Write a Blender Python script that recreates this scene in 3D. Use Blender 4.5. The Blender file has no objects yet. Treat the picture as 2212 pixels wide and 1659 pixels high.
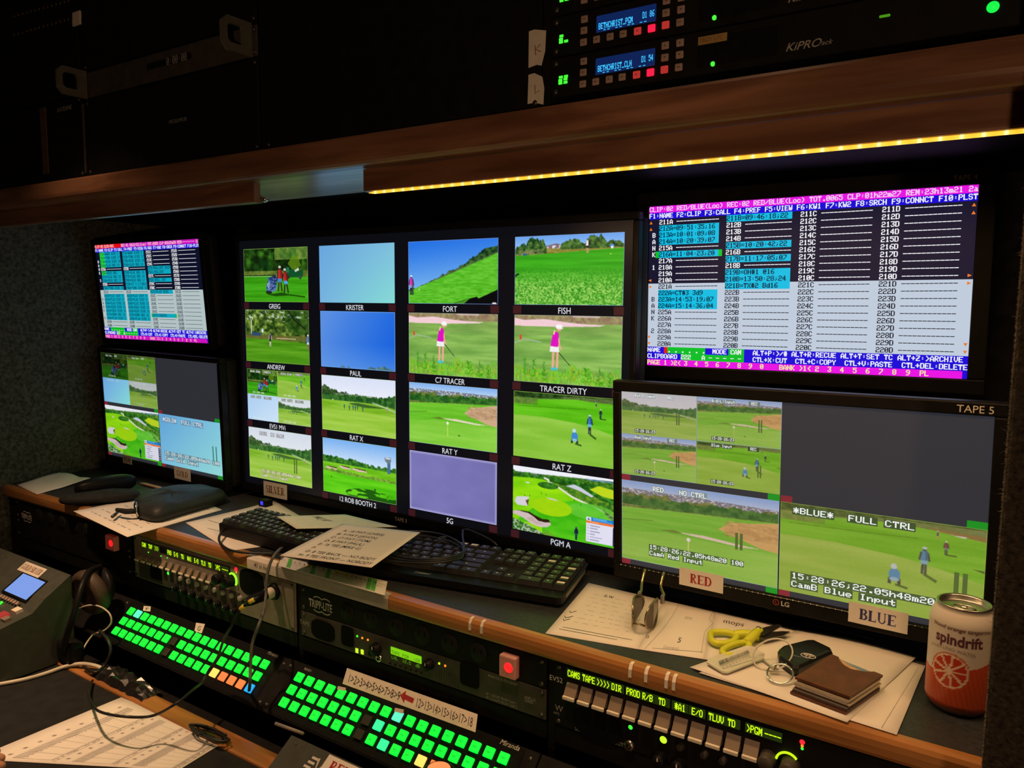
import bpy, bmesh, math, random
import numpy as np
from mathutils import Vector, Matrix

random.seed(7)
rng = np.random.default_rng(7)
S = bpy.context.scene
COL = S.collection
PI = math.pi

# ------------------------------------------------------------------ camera
CAM = np.array([0.0, 0.0, 1.30])
FPX, CXP, CYP = 1660.0, 1106.0, 829.5            # lens in pixels of a 2212 x 1659 frame
RM = np.array([[0.8374, 0.0652, -0.5428],        # world X, Y, Z axes in camera right / down / forward
               [0.5466, -0.0852, 0.8330],
               [0.0081, -0.9942, -0.1070]])
u_, _, v_ = np.linalg.svd(RM); RM = u_ @ v_
cam_d = bpy.data.cameras.new('camera'); cam = bpy.data.objects.new('camera', cam_d); COL.objects.link(cam)
cam_d.sensor_fit = 'HORIZONTAL'; cam_d.sensor_width = 36.0; cam_d.lens = 36.0 * FPX / 2212.0
cam_d.clip_start = 0.02; cam_d.clip_end = 30
mw = Matrix.Identity(4)
for i in range(3):
    mw[i][0] = RM[i, 0]; mw[i][1] = -RM[i, 1]; mw[i][2] = -RM[i, 2]; mw[i][3] = CAM[i]
cam.matrix_world = mw
S.camera = cam

# ------------------------------------------------------------------ world, exposure
wd = bpy.data.worlds.new('world'); S.world = wd; wd.use_nodes = True
wd.node_tree.nodes['Background'].inputs['Color'].default_value = (0.9, 0.75, 0.6, 1)
wd.node_tree.nodes['Background'].inputs['Strength'].default_value = 0.0
S.view_settings.view_transform = 'Standard'
S.view_settings.look = 'None'
S.view_settings.exposure = 0.0
S.view_settings.gamma = 1.0
S.view_settings.use_curve_mapping = False

# rectangular area lamp aimed at a target point
def area_light(name, loc, target, sx, sy, power, color, spread=180):
    l = bpy.data.lights.new(name, 'AREA'); l.shape = 'RECTANGLE'; l.size = sx; l.size_y = sy
    l.energy = power; l.color = color; l.spread = math.radians(spread)
    o = bpy.data.objects.new(name, l); COL.objects.link(o)
    d = (Vector(target) - Vector(loc)).normalized()
    o.location = loc; o.rotation_euler = d.to_track_quat('-Z', 'Y').to_euler()
    return o
FILL_LAMP_POWER = 3.2
STRIP_POWER = 4.6
DOWNLIGHT_POWER = 2.6

# ------------------------------------------------------------------ pixel -> point on a real plane
def ray(u, v):
    return RM @ np.array([(u - CXP) / FPX, (v - CYP) / FPX, 1.0])
def at(u, v, X=None, Y=None, Z=None):
    r = ray(u, v)
    if X is not None: t = (X - CAM[0]) / r[0]
    elif Y is not None: t = (Y - CAM[1]) / r[1]
    else: t = (Z - CAM[2]) / r[2]
    p = CAM + r * t
    return Vector(p)
def at_plane(u, v, p0, n):
    r = Vector(ray(u, v)); c = Vector(CAM)
    t = (Vector(p0) - c).dot(n) / r.dot(n)
    return c + r * t

# ------------------------------------------------------------------ colour and materials
def lin(c):
    c = np.asarray(c, float)
    return np.where(c <= 0.04045, c / 12.92, ((c + 0.055) / 1.055) ** 2.4)
def rgb(r, g, b):
    return tuple(float(x) for x in lin(np.array([r, g, b]) / 255.0)) + (1.0,)
MATS = {}
def mat(name, col=(0.5, 0.5, 0.5, 1), rough=0.5, metal=0.0, spec=0.5, emit=None, es=1.0, noise=0.0, nscale=60.0,
        bump=0.0, bscale=200.0, coat=0.0, trans=0.0, alpha=1.0, stretch=None):
    if name in MATS: return MATS[name]
    m = bpy.data.materials.new(name); m.use_nodes = True; MATS[name] = m
    nt = m.node_tree; p = nt.nodes['Principled BSDF']
    p.inputs['Roughness'].default_value = rough; p.inputs['Metallic'].default_value = metal
    p.inputs['Specular IOR Level'].default_value = spec
    p.inputs['Base Color'].default_value = col
    if coat: p.inputs['Coat Weight'].default_value = coat; p.inputs['Coat Roughness'].default_value = 0.15
    if trans: p.inputs['Transmission Weight'].default_value = trans
    if alpha < 1: p.inputs['Alpha'].default_value = alpha
    if emit is not None:
        p.inputs['Emission Color'].default_value = emit; p.inputs['Emission Strength'].default_value = es
    tc = nt.nodes.new('ShaderNodeTexCoord'); src = tc.outputs['Object']
    if stretch:
        mp = nt.nodes.new('ShaderNodeMapping'); mp.inputs['Scale'].default_value = stretch
        nt.links.new(src, mp.inputs['Vector']); src = mp.outputs['Vector']
    if noise > 0:
        n = nt.nodes.new('ShaderNodeTexNoise'); n.inputs['Scale'].default_value = nscale; n.inputs['Detail'].default_value = 4
        nt.links.new(src, n.inputs['Vector'])
        r = nt.nodes.new('ShaderNodeValToRGB')
        r.color_ramp.elements[0].position = 0.3; r.color_ramp.elements[1].position = 0.7
        r.color_ramp.elements[0].color = tuple(c * (1 - noise) for c in col[:3]) + (1,)
        r.color_ramp.elements[1].color = tuple(min(1, c * (1 + noise)) for c in col[:3]) + (1,)
        nt.links.new(n.outputs['Fac'], r.inputs['Fac']); nt.links.new(r.outputs['Color'], p.inputs['Base Color'])
    if bump > 0:
        n2 = nt.nodes.new('ShaderNodeTexNoise'); n2.inputs['Scale'].default_value = bscale; n2.inputs['Detail'].default_value = 3
        nt.links.new(src, n2.inputs['Vector'])
        b = nt.nodes.new('ShaderNodeBump'); b.inputs['Strength'].default_value = bump; b.inputs['Distance'].default_value = 0.002
        nt.links.new(n2.outputs['Fac'], b.inputs['Height']); nt.links.new(b.outputs['Normal'], p.inputs['Normal'])
    return m
def glow(name, col, s=1.0, body=None):
    return mat(name, col=body or (0.02, 0.02, 0.02, 1), rough=0.4, spec=0.3, emit=col, es=s)
def attr_glow(name, s=1.0):
    if name in MATS: return MATS[name]
    m = bpy.data.materials.new(name); m.use_nodes = True; MATS[name] = m
    nt = m.node_tree; p = nt.nodes['Principled BSDF']
    p.inputs['Base Color'].default_value = (0.004, 0.004, 0.005, 1); p.inputs['Roughness'].default_value = 0.35
    p.inputs['Specular IOR Level'].default_value = 0.25
    a = nt.nodes.new('ShaderNodeAttribute'); a.attribute_name = 'Col'
    nt.links.new(a.outputs['Color'], p.inputs['Emission Color']); p.inputs['Emission Strength'].default_value = s
    return m
def attr_print(name, rough=0.6):
    if name in MATS: return MATS[name]
    m = bpy.data.materials.new(name); m.use_nodes = True; MATS[name] = m
    nt = m.node_tree; p = nt.nodes['Principled BSDF']; p.inputs['Roughness'].default_value = rough
    a = nt.nodes.new('ShaderNodeAttribute'); a.attribute_name = 'Col'
    nt.links.new(a.outputs['Color'], p.inputs['Base Color'])
    return m
def wood(name, dark, light, rough=0.35, coat=0.3, scale=(1.0, 9, 9)):
    m = bpy.data.materials.new(name); m.use_nodes = True; MATS[name] = m
    nt = m.node_tree; p = nt.nodes['Principled BSDF']; p.inputs['Roughness'].default_value = rough
    p.inputs['Coat Weight'].default_value = coat; p.inputs['Coat Roughness'].default_value = 0.25
    tc = nt.nodes.new('ShaderNodeTexCoord'); mp = nt.nodes.new('ShaderNodeMapping'); mp.inputs['Scale'].default_value = scale
    nt.links.new(tc.outputs['Object'], mp.inputs['Vector'])
    n = nt.nodes.new('ShaderNodeTexNoise'); n.inputs['Scale'].default_value = 5; n.inputs['Detail'].default_value = 7; n.inputs['Distortion'].default_value = 0.6
    nt.links.new(mp.outputs['Vector'], n.inputs['Vector'])
    r = nt.nodes.new('ShaderNodeValToRGB'); r.color_ramp.elements[0].position = 0.36; r.color_ramp.elements[1].position = 0.66
    r.color_ramp.elements[0].color = dark; r.color_ramp.elements[1].color = light
    nt.links.new(n.outputs['Fac'], r.inputs['Fac']); nt.links.new(r.outputs['Color'], p.inputs['Base Color'])
    b = nt.nodes.new('ShaderNodeBump'); b.inputs['Strength'].default_value = 0.08; b.inputs['Distance'].default_value = 0.001
    nt.links.new(n.outputs['Fac'], b.inputs['Height']); nt.links.new(b.outputs['Normal'], p.inputs['Normal'])
    return m

M = {}
M['black_plastic'] = mat('black_plastic', (0.007, 0.007, 0.0075, 1), 0.42, spec=0.14, noise=0.2, nscale=90)
M['black_matte'] = mat('black_matte', (0.012, 0.012, 0.012, 1), 0.7, spec=0.2, noise=0.3, nscale=40)
M['rack_black'] = mat('rack_black', (0.008, 0.0075, 0.0075, 1), 0.6, spec=0.15, noise=0.25, nscale=50)
M['rack_dark_grey'] = mat('rack_dark_grey', (0.058, 0.050, 0.043, 1), 0.5, spec=0.3, noise=0.2, nscale=60)
M['rack_grey'] = mat('rack_grey', (0.22, 0.19, 0.155, 1), 0.5, spec=0.3, noise=0.15, nscale=60)
M['desk_laminate'] = mat('desk_laminate', (0.026, 0.028, 0.031, 1), 0.42, spec=0.4, noise=0.35, nscale=160, bump=0.1, bscale=400)
M['carpet_grey'] = mat('carpet_grey', (0.080, 0.084, 0.070, 1), 0.95, spec=0.05, noise=0.55, nscale=130, bump=0.9, bscale=260)
M['carpet_dark'] = mat('carpet_dark', (0.035, 0.029, 0.022, 1), 0.95, spec=0.05, noise=0.6, nscale=200, bump=0.9, bscale=350)
M['wall_black'] = mat('wall_black', (0.012, 0.012, 0.014, 1), 0.9, spec=0.1, noise=0.4, nscale=60, bump=0.4)
M['ceiling_dark'] = mat('ceiling_dark', (0.05, 0.045, 0.04, 1), 0.9, noise=0.2, nscale=20)
M['floor_dark'] = mat('floor_dark', (0.03, 0.03, 0.03, 1), 0.9, noise=0.3, nscale=50, bump=0.4)
M['wood_shelf'] = wood('wood_shelf', (0.13, 0.056, 0.031, 1), (0.26, 0.122, 0.068, 1))
M['wood_edge'] = wood('wood_edge', (0.30, 0.125, 0.034, 1), (0.46, 0.20, 0.062, 1), rough=0.3, coat=0.35)
M['paper'] = mat('paper', (0.74, 0.70, 0.64, 1), 0.85, spec=0.15, noise=0.03, nscale=15)
M['paper_grey'] = mat('paper_grey', (0.62, 0.60, 0.57, 1), 0.85, spec=0.15, noise=0.05, nscale=25)
M['tape'] = mat('tape', (0.72, 0.66, 0.58, 1), 0.7, spec=0.25, noise=0.06, nscale=80)
M['tape_grey'] = mat('tape_grey', (0.42, 0.39, 0.35, 1), 0.6, spec=0.3, noise=0.1, nscale=60)
M['ink_black'] = mat('ink_black', (0.02, 0.018, 0.018, 1), 0.7, noise=0.2)
M['ink_grey'] = mat('ink_grey', (0.33, 0.31, 0.30, 1), 0.8, noise=0.2)
M['ink_red'] = mat('ink_red', (0.36, 0.02, 0.03, 1), 0.7, noise=0.1)
M['ink_blue'] = mat('ink_blue', (0.03, 0.035, 0.16, 1), 0.7, noise=0.1)
M['ink_brown'] = mat('ink_brown', (0.20, 0.09, 0.035, 1), 0.7, noise=0.1)
M['print_white'] = mat('print_white', (0.62, 0.60, 0.56, 1), 0.6, noise=0.05)
M['print_grey'] = mat('print_grey', (0.36, 0.34, 0.32, 1), 0.6, noise=0.05)
M['chrome'] = mat('chrome', (0.75, 0.73, 0.70, 1), 0.18, metal=1.0, noise=0.05)
M['steel'] = mat('steel', (0.42, 0.41, 0.39, 1), 0.35, metal=1.0, noise=0.1)
M['silver_paint'] = mat('silver_paint', (0.16, 0.155, 0.13, 1), 0.5, metal=0.3, noise=0.1)
M['cable_black'] = mat('cable_black', (0.012, 0.012, 0.013, 1), 0.45, spec=0.4, noise=0.2)
M['cable_grey'] = mat('cable_grey', (0.10, 0.10, 0.095, 1), 0.5, noise=0.2)
M['cable_white'] = mat('cable_white', (0.55, 0.50, 0.40, 1), 0.5, noise=0.15, nscale=30)
M['key_black'] = mat('key_black', (0.022, 0.022, 0.022, 1), 0.45, spec=0.4, noise=0.2, nscale=120)
M['leather_brown'] = mat('leather_brown', (0.105, 0.034, 0.016, 1), 0.42, spec=0.35, noise=0.25, nscale=70, bump=0.25, bscale=600)
M['leather_edge'] = mat('leather_edge', (0.030, 0.013, 0.009, 1), 0.6, noise=0.2)
M['fabric_black'] = mat('fabric_black', (0.016, 0.018, 0.018, 1), 0.75, spec=0.2, noise=0.3, nscale=80, bump=0.35, bscale=500)
M['pouch_black'] = mat('pouch_black', (0.016, 0.019, 0.020, 1), 0.55, spec=0.35, noise=0.3, nscale=30, bump=0.3, bscale=120)

# ------------------------------------------------------------------ object helpers
def link(o, parent=None):
    COL.objects.link(o)
    if parent is not None: o.parent = parent
    return o
def tag(o, label=None, cat=None, group=None, kind=None):
    if label: o['label'] = label
    if cat: o['category'] = cat
    if group: o['group'] = group
    if kind: o['kind'] = kind
    return o
def empty(name, loc=(0, 0, 0), label=None, cat=None, group=None, mtx=None):
    o = bpy.data.objects.new(name, None); o.empty_display_size = 0.05
    COL.objects.link(o)
    if mtx is not None: o.matrix_world = mtx
    else: o.location = loc
    return tag(o, label, cat, group)
class MB:
    """collects shapes, links them as one mesh object"""
    def __init__(s): s.v = []; s.f = []; s.sm = []
    def add(s, verts, faces, smooth=False):
        n = len(s.v); s.v += [tuple(p) for p in verts]; s.f += [tuple(i + n for i in f) for f in faces]; s.sm += [smooth] * len(faces)
        return s
    def box(s, a, b):
        x0, y0, z0 = a; x1, y1, z1 = b
        return s.add([(x0, y0, z0), (x1, y0, z0), (x1, y1, z0), (x0, y1, z0), (x0, y0, z1), (x1, y0, z1), (x1, y1, z1), (x0, y1, z1)],
                     [(0, 3, 2, 1), (4, 5, 6, 7), (0, 1, 5, 4), (1, 2, 6, 5), (2, 3, 7, 6), (3, 0, 4, 7)])
    def rbox(s, a, b, r=0.002, seg=2):
        bm = bmesh.new(); bmesh.ops.create_cube(bm, size=1)
        c = [(a[i] + b[i]) / 2 for i in range(3)]; d = [abs(b[i] - a[i]) for i in range(3)]
        for v in bm.verts: v.co = Vector((v.co.x * d[0] + c[0], v.co.y * d[1] + c[1], v.co.z * d[2] + c[2]))
        bmesh.ops.bevel(bm, geom=bm.edges[:], offset=min(r, min(d) * 0.49), segments=seg, profile=0.5, affect='EDGES')
        bm.verts.index_update()
        s.add([v.co[:] for v in bm.verts], [[v.index for v in f.verts] for f in bm.faces]); bm.free(); return s
    def prism(s, poly, z0, z1, axis='z'):
        n = len(poly); P = lambda p, h: {'z': (p[0], p[1], h), 'y': (p[0], h, p[1]), 'x': (h, p[0], p[1])}[axis]
        return s.add([P(p, z0) for p in poly] + [P(p, z1) for p in poly],
                     [tuple(range(n))[::-1], tuple(range(n, 2 * n))] + [(i, (i + 1) % n, n + (i + 1) % n, n + i) for i in range(n)])
    def tube(s, pts, r, n=8, closed=False, caps=True):
        pts = [Vector(p) for p in pts]; m = len(pts); vs = []; rr = r if hasattr(r, '__len__') else [r] * m
        up = Vector((0.12, 0.21, 0.97))
        prev = None
        for i, p in enumerate(pts):
            if closed: t = pts[(i + 1) % m] - pts[i - 1]
            else: t = pts[min(i + 1, m - 1)] - pts[max(i - 1, 0)]
            t.normalize()
            if prev is None:
                a = t.cross(up)
                if a.length < 1e-3: a = t.cross(Vector((1, 0, 0)))
            else:
                a = prev - t * prev.dot(t)
            a.normalize(); prev = a; b = t.cross(a)
            for k in range(n):
                an = 2 * PI * k / n; vs.append(p + (a * math.cos(an) + b * math.sin(an)) * rr[i])
        fs = []
        for i in range(m if closed else m - 1):
            j = (i + 1) % m
            for k in range(n): fs.append((i * n + k, i * n + (k + 1) % n, j * n + (k + 1) % n, j * n + k))
        if caps and not closed: fs += [tuple(range(n))[::-1], tuple(range((m - 1) * n, m * n))]
        return s.add(vs, fs, True)
    def lathe(s, prof, n=24, c=(0, 0, 0), axis='z', cap=True):
        vs = []; fs = []
        for r, h in prof:
            for k in range(n):
                a = 2 * PI * k / n; x, y = r * math.cos(a), r * math.sin(a)
                p = {'z': (x, y, h), 'y': (x, h, y), 'x': (h, x, y)}[axis]
                vs.append((p[0] + c[0], p[1] + c[1], p[2] + c[2]))
        for i in range(len(prof) - 1):
            for k in range(n): fs.append((i * n + k, i * n + (k + 1) % n, (i + 1) * n + (k + 1) % n, (i + 1) * n + k))
        s.add(vs, fs, True)
        if cap: s.add([], []); s.f += [tuple(len(s.v) - len(vs) + k for k in range(n))[::-1], tuple(len(s.v) - n + k for k in range(n))]; s.sm += [False, False]
        return s
    def mesh(s, name):
        me = bpy.data.meshes.new(name); me.from_pydata([tuple(map(float, p)) for p in s.v], [], s.f)
        bm = bmesh.new(); bm.from_mesh(me); bmesh.ops.recalc_face_normals(bm, faces=bm.faces[:]); bm.to_mesh(me); bm.free()
        if any(s.sm): me.polygons.foreach_set('use_smooth', s.sm)
        return me
    def build(s, name, m, parent=None, **kw):
        me = s.mesh(name); me.materials.append(M[m] if isinstance(m, str) else m)
        o = link(bpy.data.objects.new(name, me), parent); return tag(o, **kw)
def inst(name, me, parent, loc, rot=None, scale=None):
    o = bpy.data.objects.new(name, me); o.location = loc
    if rot: o.rotation_euler = rot
    if scale: o.scale = scale
    return link(o, parent)
def meshof(mb, name, m):
    me = mb.mesh(name); me.materials.append(M[m] if isinstance(m, str) else m); return me
def spline(pts, n=8, closed=False):
    """Catmull-Rom through points"""
    P = [Vector(p) for p in pts]; out = []; m = len(P)
    for i in range(m if closed else m - 1):
        if closed: a, b, c, d = P[i - 1], P[i], P[(i + 1) % m], P[(i + 2) % m]
        else: a, b, c, d = P[max(i - 1, 0)], P[i], P[i + 1], P[min(i + 2, m - 1)]
        for k in range(n):
            t = k / n; out.append(0.5 * ((2 * b) + (c - a) * t + (2 * a - 5 * b + 4 * c - d) * t * t + (3 * b - a - 3 * c + d) * t ** 3))
    if not closed: out.append(P[-1].copy())
    return out
def frame(origin, ex, ey, ez):
    m = Matrix.Identity(4)
    for i in range(3): m[i][0] = ex[i]; m[i][1] = ey[i]; m[i][2] = ez[i]; m[i][3] = origin[i]
    return m

# ------------------------------------------------------------------ lettering: vector font outlines and a pixel font
_FT = {}
def font_geo(txt, bold=0.0):
    k = (txt, bold)
    if k in _FT: return _FT[k]
    cu = bpy.data.curves.new('lettering', 'FONT'); cu.body = txt; cu.size = 1.0; cu.resolution_u = 3; cu.offset = bold
    o = bpy.data.objects.new('lettering', cu); COL.objects.link(o)
    dg = bpy.context.evaluated_depsgraph_get(); dg.update()
    me = bpy.data.meshes.new_from_object(o.evaluated_get(dg))
    v = np.array([p.co[:2] for p in me.vertices]) if len(me.vertices) else np.zeros((0, 2)); f = [tuple(p.vertices) for p in me.polygons]
    bpy.data.objects.remove(o); bpy.data.curves.remove(cu); bpy.data.meshes.remove(me)
    _FT[k] = (v, f); return v, f
def text_shape(mb, txt, fn, size=1.0, x=0.0, y=0.0, align='l', bold=0.0, sx=1.0, shear=0.0):
    """adds lettering to mb, fn maps flat (x, y) to 3D"""
    v, f = font_geo(txt, bold)
    if not len(v): return mb
    w = v[:, 0].max(); h0 = 0
    off = {'l': 0, 'c': -w / 2, 'r': -w}[align]
    pts = [fn(x + ((p[0] + off) * sx + shear * p[1]) * size, y + p[1] * size) for p in v]
    return mb.add(pts, f)
F57 = {}
_src = '''20:0000000000 21:00005F0000 23:147F147F14 25:2313086462 27:0008070300 28:001C224100 29:0041221C00 2A:2A1C7F1C2A 2B:08083E0808 2C:0080703000 2D:0808080808 2E:0000606000 2F:2010080402
30:3E5149453E 31:00427F4000 32:7249494946 33:2141494D33 34:1814127F10 35:2745454539 36:3C4A494931 37:4121110907 38:3649494936 39:464949291E 3A:0000140000 3B:0040340000 3C:0008142241 3D:1414141414 3E:0041221408 40:3E415D594E
41:7C1211127C 42:7F49494936 43:3E41414122 44:7F4141413E 45:7F49494941 46:7F09090901 47:3E41415173 48:7F0808087F 49:00417F4100 4A:2040413F01 4B:7F08142241 4C:7F40404040 4D:7F021C027F 4E:7F0408107F 4F:3E4141413E 50:7F09090906 51:3E4151215E 52:7F09192946 53:2649494932 54:03017F0103 55:3F4040403F 56:1F2040201F 57:3F4038403F 58:6314081463 59:0304780403 5A:6159494D43 5F:4040404040
61:2054547840 62:7F28444438 63:3844444428 64:384444287F 65:3854545418 66:00087E0902 67:18A4A49C78 68:7F08040478 69:00447D4000 6A:2040403D00 6B:7F10284400 6C:00417F4000 6D:7C04780478 6E:7C08040478 6F:3844444438 70:FC18242418 71:18242418FC 72:7C08040408 73:4854545424 74:04043F4424 75:3C4040207C 76:1C2040201C 77:3C4030403C 78:4428102844 79:4C9090907C 7A:4464544C44'''
for tok in _src.split():
    k, h = tok.split(':'); F57[chr(int(k, 16))] = [int(h[i:i + 2], 16) for i in range(0, 10, 2)]
def pixel_text(quads, txt, x, y, cw, ch, fat=0.35):
    """appends (x0,y0,x1,y1) rectangles, y downwards, for a cell-based pixel font"""
    pw = cw / 6.2; ph = ch / 9.6
    for i, c in enumerate(txt):
        cols = F57.get(c)
        if cols is None or c == ' ': continue
        X = x + i * cw + pw * 0.5; Y = y + ph * 1.0
        for r in range(8):
            k = 0
            while k < 5:
                if cols[k] >> r & 1:
                    j = k
                    while j < 5 and cols[j] >> r & 1: j += 1
                    quads.append((X + k * pw, Y + r * ph, X + (j + fat) * pw, Y + (r + 1.02) * ph)); k = j
                else: k += 1
def quads_obj(name, rects, fn, m, parent=None, colors=None):
    """flat rectangles as one mesh; colors: one sRGB (0-255) per rect stored in 'Col'"""
    n = len(rects); V = np.zeros((n * 4, 3)); 
    for i, (x0, y0, x1, y1) in enumerate(rects):
        for k, (a, b) in enumerate(((x0, y1), (x1, y1), (x1, y0), (x0, y0))): V[i * 4 + k] = fn(a, b)
    me = bpy.data.meshes.new(name); me.from_pydata(V.tolist(), [], [(4 * i, 4 * i + 1, 4 * i + 2, 4 * i + 3) for i in range(n)])
    if colors is not None:
        a = me.color_attributes.new('Col', 'FLOAT_COLOR', 'POINT')
        c = np.ones((n * 4, 4)); c[:, :3] = np.repeat(lin(np.array(colors, float) / 255.0), 4, axis=0)
        a.data.foreach_set('color', c.ravel())
    me.materials.append(M[m] if isinstance(m, str) else m)
    return link(bpy.data.objects.new(name, me), parent)
# ------------------------------------------------------------------ heights and planes of the place
DESK = 0.85            # upper desk top
LOW = 0.60             # lower desk top
RY = 0.857             # front plane of the lower racks
UY = 0.79              # front plane of the upper racks
WALLX = -2.02
BAYS = [-1.977, -1.482, -0.988, -0.4925, 0.003]

def struct(mb, name, m): return mb.build(name, m, kind='structure')
struct(MB().box((WALLX - 0.06, 1.42, 0), (0.75, 1.48, 2.25)), 'wall_back', 'wall_black')
struct(MB().box((WALLX - 0.06, -1.6, 0), (WALLX, 1.42, 2.25)), 'wall_left', 'carpet_grey')
struct(MB().box((0.75, -1.6, 0), (0.81, 1.48, 2.25)), 'wall_right', 'carpet_dark')
struct(MB().box((WALLX - 0.06, -1.66, 0), (0.81, -1.6, 2.25)), 'wall_rear', 'carpet_dark')
struct(MB().box((WALLX - 0.06, -1.66, -0.05), (0.81, 1.48, 0)), 'floor', 'floor_dark')
struct(MB().box((WALLX - 0.06, -1.66, 2.25), (0.81, 1.48, 2.30)), 'ceiling', 'ceiling_dark')

# unseen gooseneck fill lamp added behind the viewer to light the fascia from below
CL = Vector((0.45, -0.70, 1.02))
t = empty('fill_lamp', (0.45, -0.85, 0.0), 'added unseen fill lamp on a black gooseneck stand behind the viewer', 'lamp')
def lpart(mb, nm, m): o = mb.build(nm, m, t); o.matrix_parent_inverse = Matrix.Translation(-Vector(t.location)); return o
lpart(MB().lathe([(0, 0.001), (0.12, 0.001), (0.12, 0.018), (0.02, 0.03), (0, 0.03)], 30, (0.45, -0.85, 0), cap=False), 'base', 'black_matte')
lpart(MB().tube([(0.45, -0.85, 0.02), (0.45, -0.85, 0.75), (0.45, -0.84, 0.92), (0.46, -0.80, 0.97), (0.46, -0.76, 0.99)], 0.009, 10), 'neck', 'black_matte')
_d = (Vector((-0.5, 0.77, 1.48)) - CL).normalized(); _q = _d.to_track_quat('Z', 'Y')
o = MB().lathe([(0, -0.06), (0.02, -0.06), (0.055, 0.0), (0.053, 0.0), (0.018, -0.055)], 28, cap=False).build('shade', 'black_matte', t); o.matrix_parent_inverse = Matrix.Translation(-Vector(t.location)); o.location = CL; o.rotation_euler = _q.to_euler()
o = MB().lathe([(0, -0.045), (0.018, -0.04), (0.026, -0.025), (0.018, -0.008), (0, -0.004)], 20, cap=False).build('bulb', glow('lamp_diffuser', (1, 0.62, 0.32, 1), 1.5), t); o.matrix_parent_inverse = Matrix.Translation(-Vector(t.location)); o.location = CL; o.rotation_euler = _q.to_euler(); M['lamp_diffuser'] = MATS['lamp_diffuser']
al = area_light('fill_lamp_light', CL + _d * 0.004, CL + _d, 0.08, 0.08, FILL_LAMP_POWER, (1.0, 0.60, 0.33), 130)
# assumed narrow downlights, unseen, added to light the papers on the counter
for dxl, dyl, labl, k_ in ((-1.42, 0.32, 'assumed unseen warm downlight over the left end of the counter', 1.0), (-0.35, 0.30, 'assumed unseen warm downlight over the right end of the counter', 0.35)):
    t = empty('assumed_downlight', (dxl, dyl, 2.25), labl, 'ceiling lamp', 'assumed downlights')
    MB().lathe([(0.045, -0.001), (0.06, -0.001), (0.062, -0.006), (0.045, -0.008)], 28, cap=False).build('trim_ring', 'silver_paint', t)
    MB().lathe([(0, -0.002), (0.044, -0.0025)], 24, cap=False).build('lens', 'lamp_diffuser', t)
    d_ = area_light('downlight', (dxl, dyl, 2.235), (dxl + 0.02, dyl + 0.22, 0.85), 0.07, 0.07, DOWNLIGHT_POWER * k_, (1.0, 0.60, 0.33), 52)

# carpeted post at the right edge of the frame
pt = empty('partition_post', (0.05, 0.785, 0), 'dark fuzzy carpeted post at the right edge, in front of the drink can', 'post')
px0 = at(2172, 1000, Y=0.74).x
MB().rbox((px0, 0.74, 0), (px0 + 0.11, 0.83, 2.245), 0.006, 3).build('carpet_cover', 'carpet_dark', pt).location = (-0.05, -0.785, 0)
fz = MB(); rr = random.Random(3)
for i in range(5000):
    z = rr.uniform(0.75, 1.75); a = rr.uniform(0, 1); L = rr.uniform(0.0006, 0.0020) * (1 + 2.2 * (rr.random() > 0.985)); 
    p = Vector((px0 + 0.0005, 0.742 + a * 0.01, z)); dx = Vector((-L, rr.uniform(-.6, .3) * L, rr.uniform(-.8, .8) * L))
    q = p + dx; w = rr.uniform(0.00008, 0.00016); e = p + dx * 0.5 + Vector((0, 0, rr.uniform(-.4, .4) * L))
    fz.add([p + Vector((0, 0, -w)), p + Vector((0, 0, w)), e + Vector((0, 0, w)), e + Vector((0, 0, -w)), q], [(0, 1, 2, 3), (3, 2, 4)])
M['fuzz'] = mat('fuzz', (0.30, 0.25, 0.19, 1), 0.9, noise=0.3)
o = fz.build('carpet_fuzz', 'fuzz', pt, kind='stuff'); o.location = (-0.05, -0.785, 0)

# ------------------------------------------------------------------ upper desk with wooden edge
dk = empty('equipment_desk', (-0.65, 1.1, DESK - 0.03), 'long black laminate worktop with an oak front edge under the monitors', 'desk')
def put(o, par):          # keep world placement of geometry modelled in world coordinates
    o.matrix_parent_inverse = par.matrix_world.inverted() if False else Matrix.Translation(-Vector(par.location)); return o
def wbuild(mb, name, m, par, **kw): return put(mb.build(name, m, par, **kw), par)
wbuild(MB().box((WALLX + .003, 0.866, DESK - 0.026), (0.70, 1.415, DESK)), 'worktop', 'desk_laminate', dk)
pr = [(0.8665, DESK - 0.0265), (0.8665, DESK), (0.859, DESK), (0.853, DESK - 0.0015), (0.8505, DESK - 0.006), (0.850, DESK - 0.013), (0.8505, DESK - 0.021), (0.853, DESK - 0.0255), (0.858, DESK - 0.0265)]
wbuild(MB().prism(pr, WALLX + .003, 0.70, 'x'), 'front_edge', 'wood_edge', dk)
# rack cabinet under the desk
cab = empty('lower_rack_cabinet', (-0.65, 1.1, 0.0), 'black rack cabinet carrying the equipment row below the desk edge', 'rack cabinet')
for x in BAYS: wbuild(MB().box((x - 0.005, RY + 0.004, 0.28), (x + 0.005, 1.355, DESK - 0.029)), 'upright', 'rack_black', cab)
wbuild(MB().box((WALLX + .005, 1.36, 0.2), (0.70, 1.405, DESK - 0.03)), 'back_panel', 'rack_black', cab)
wbuild(MB().box((BAYS[0] - 0.035, RY + 0.004, 0.28), (BAYS[0] - 0.006, 1.35, DESK - 0.03)), 'side_panel', 'rack_black', cab)

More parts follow.
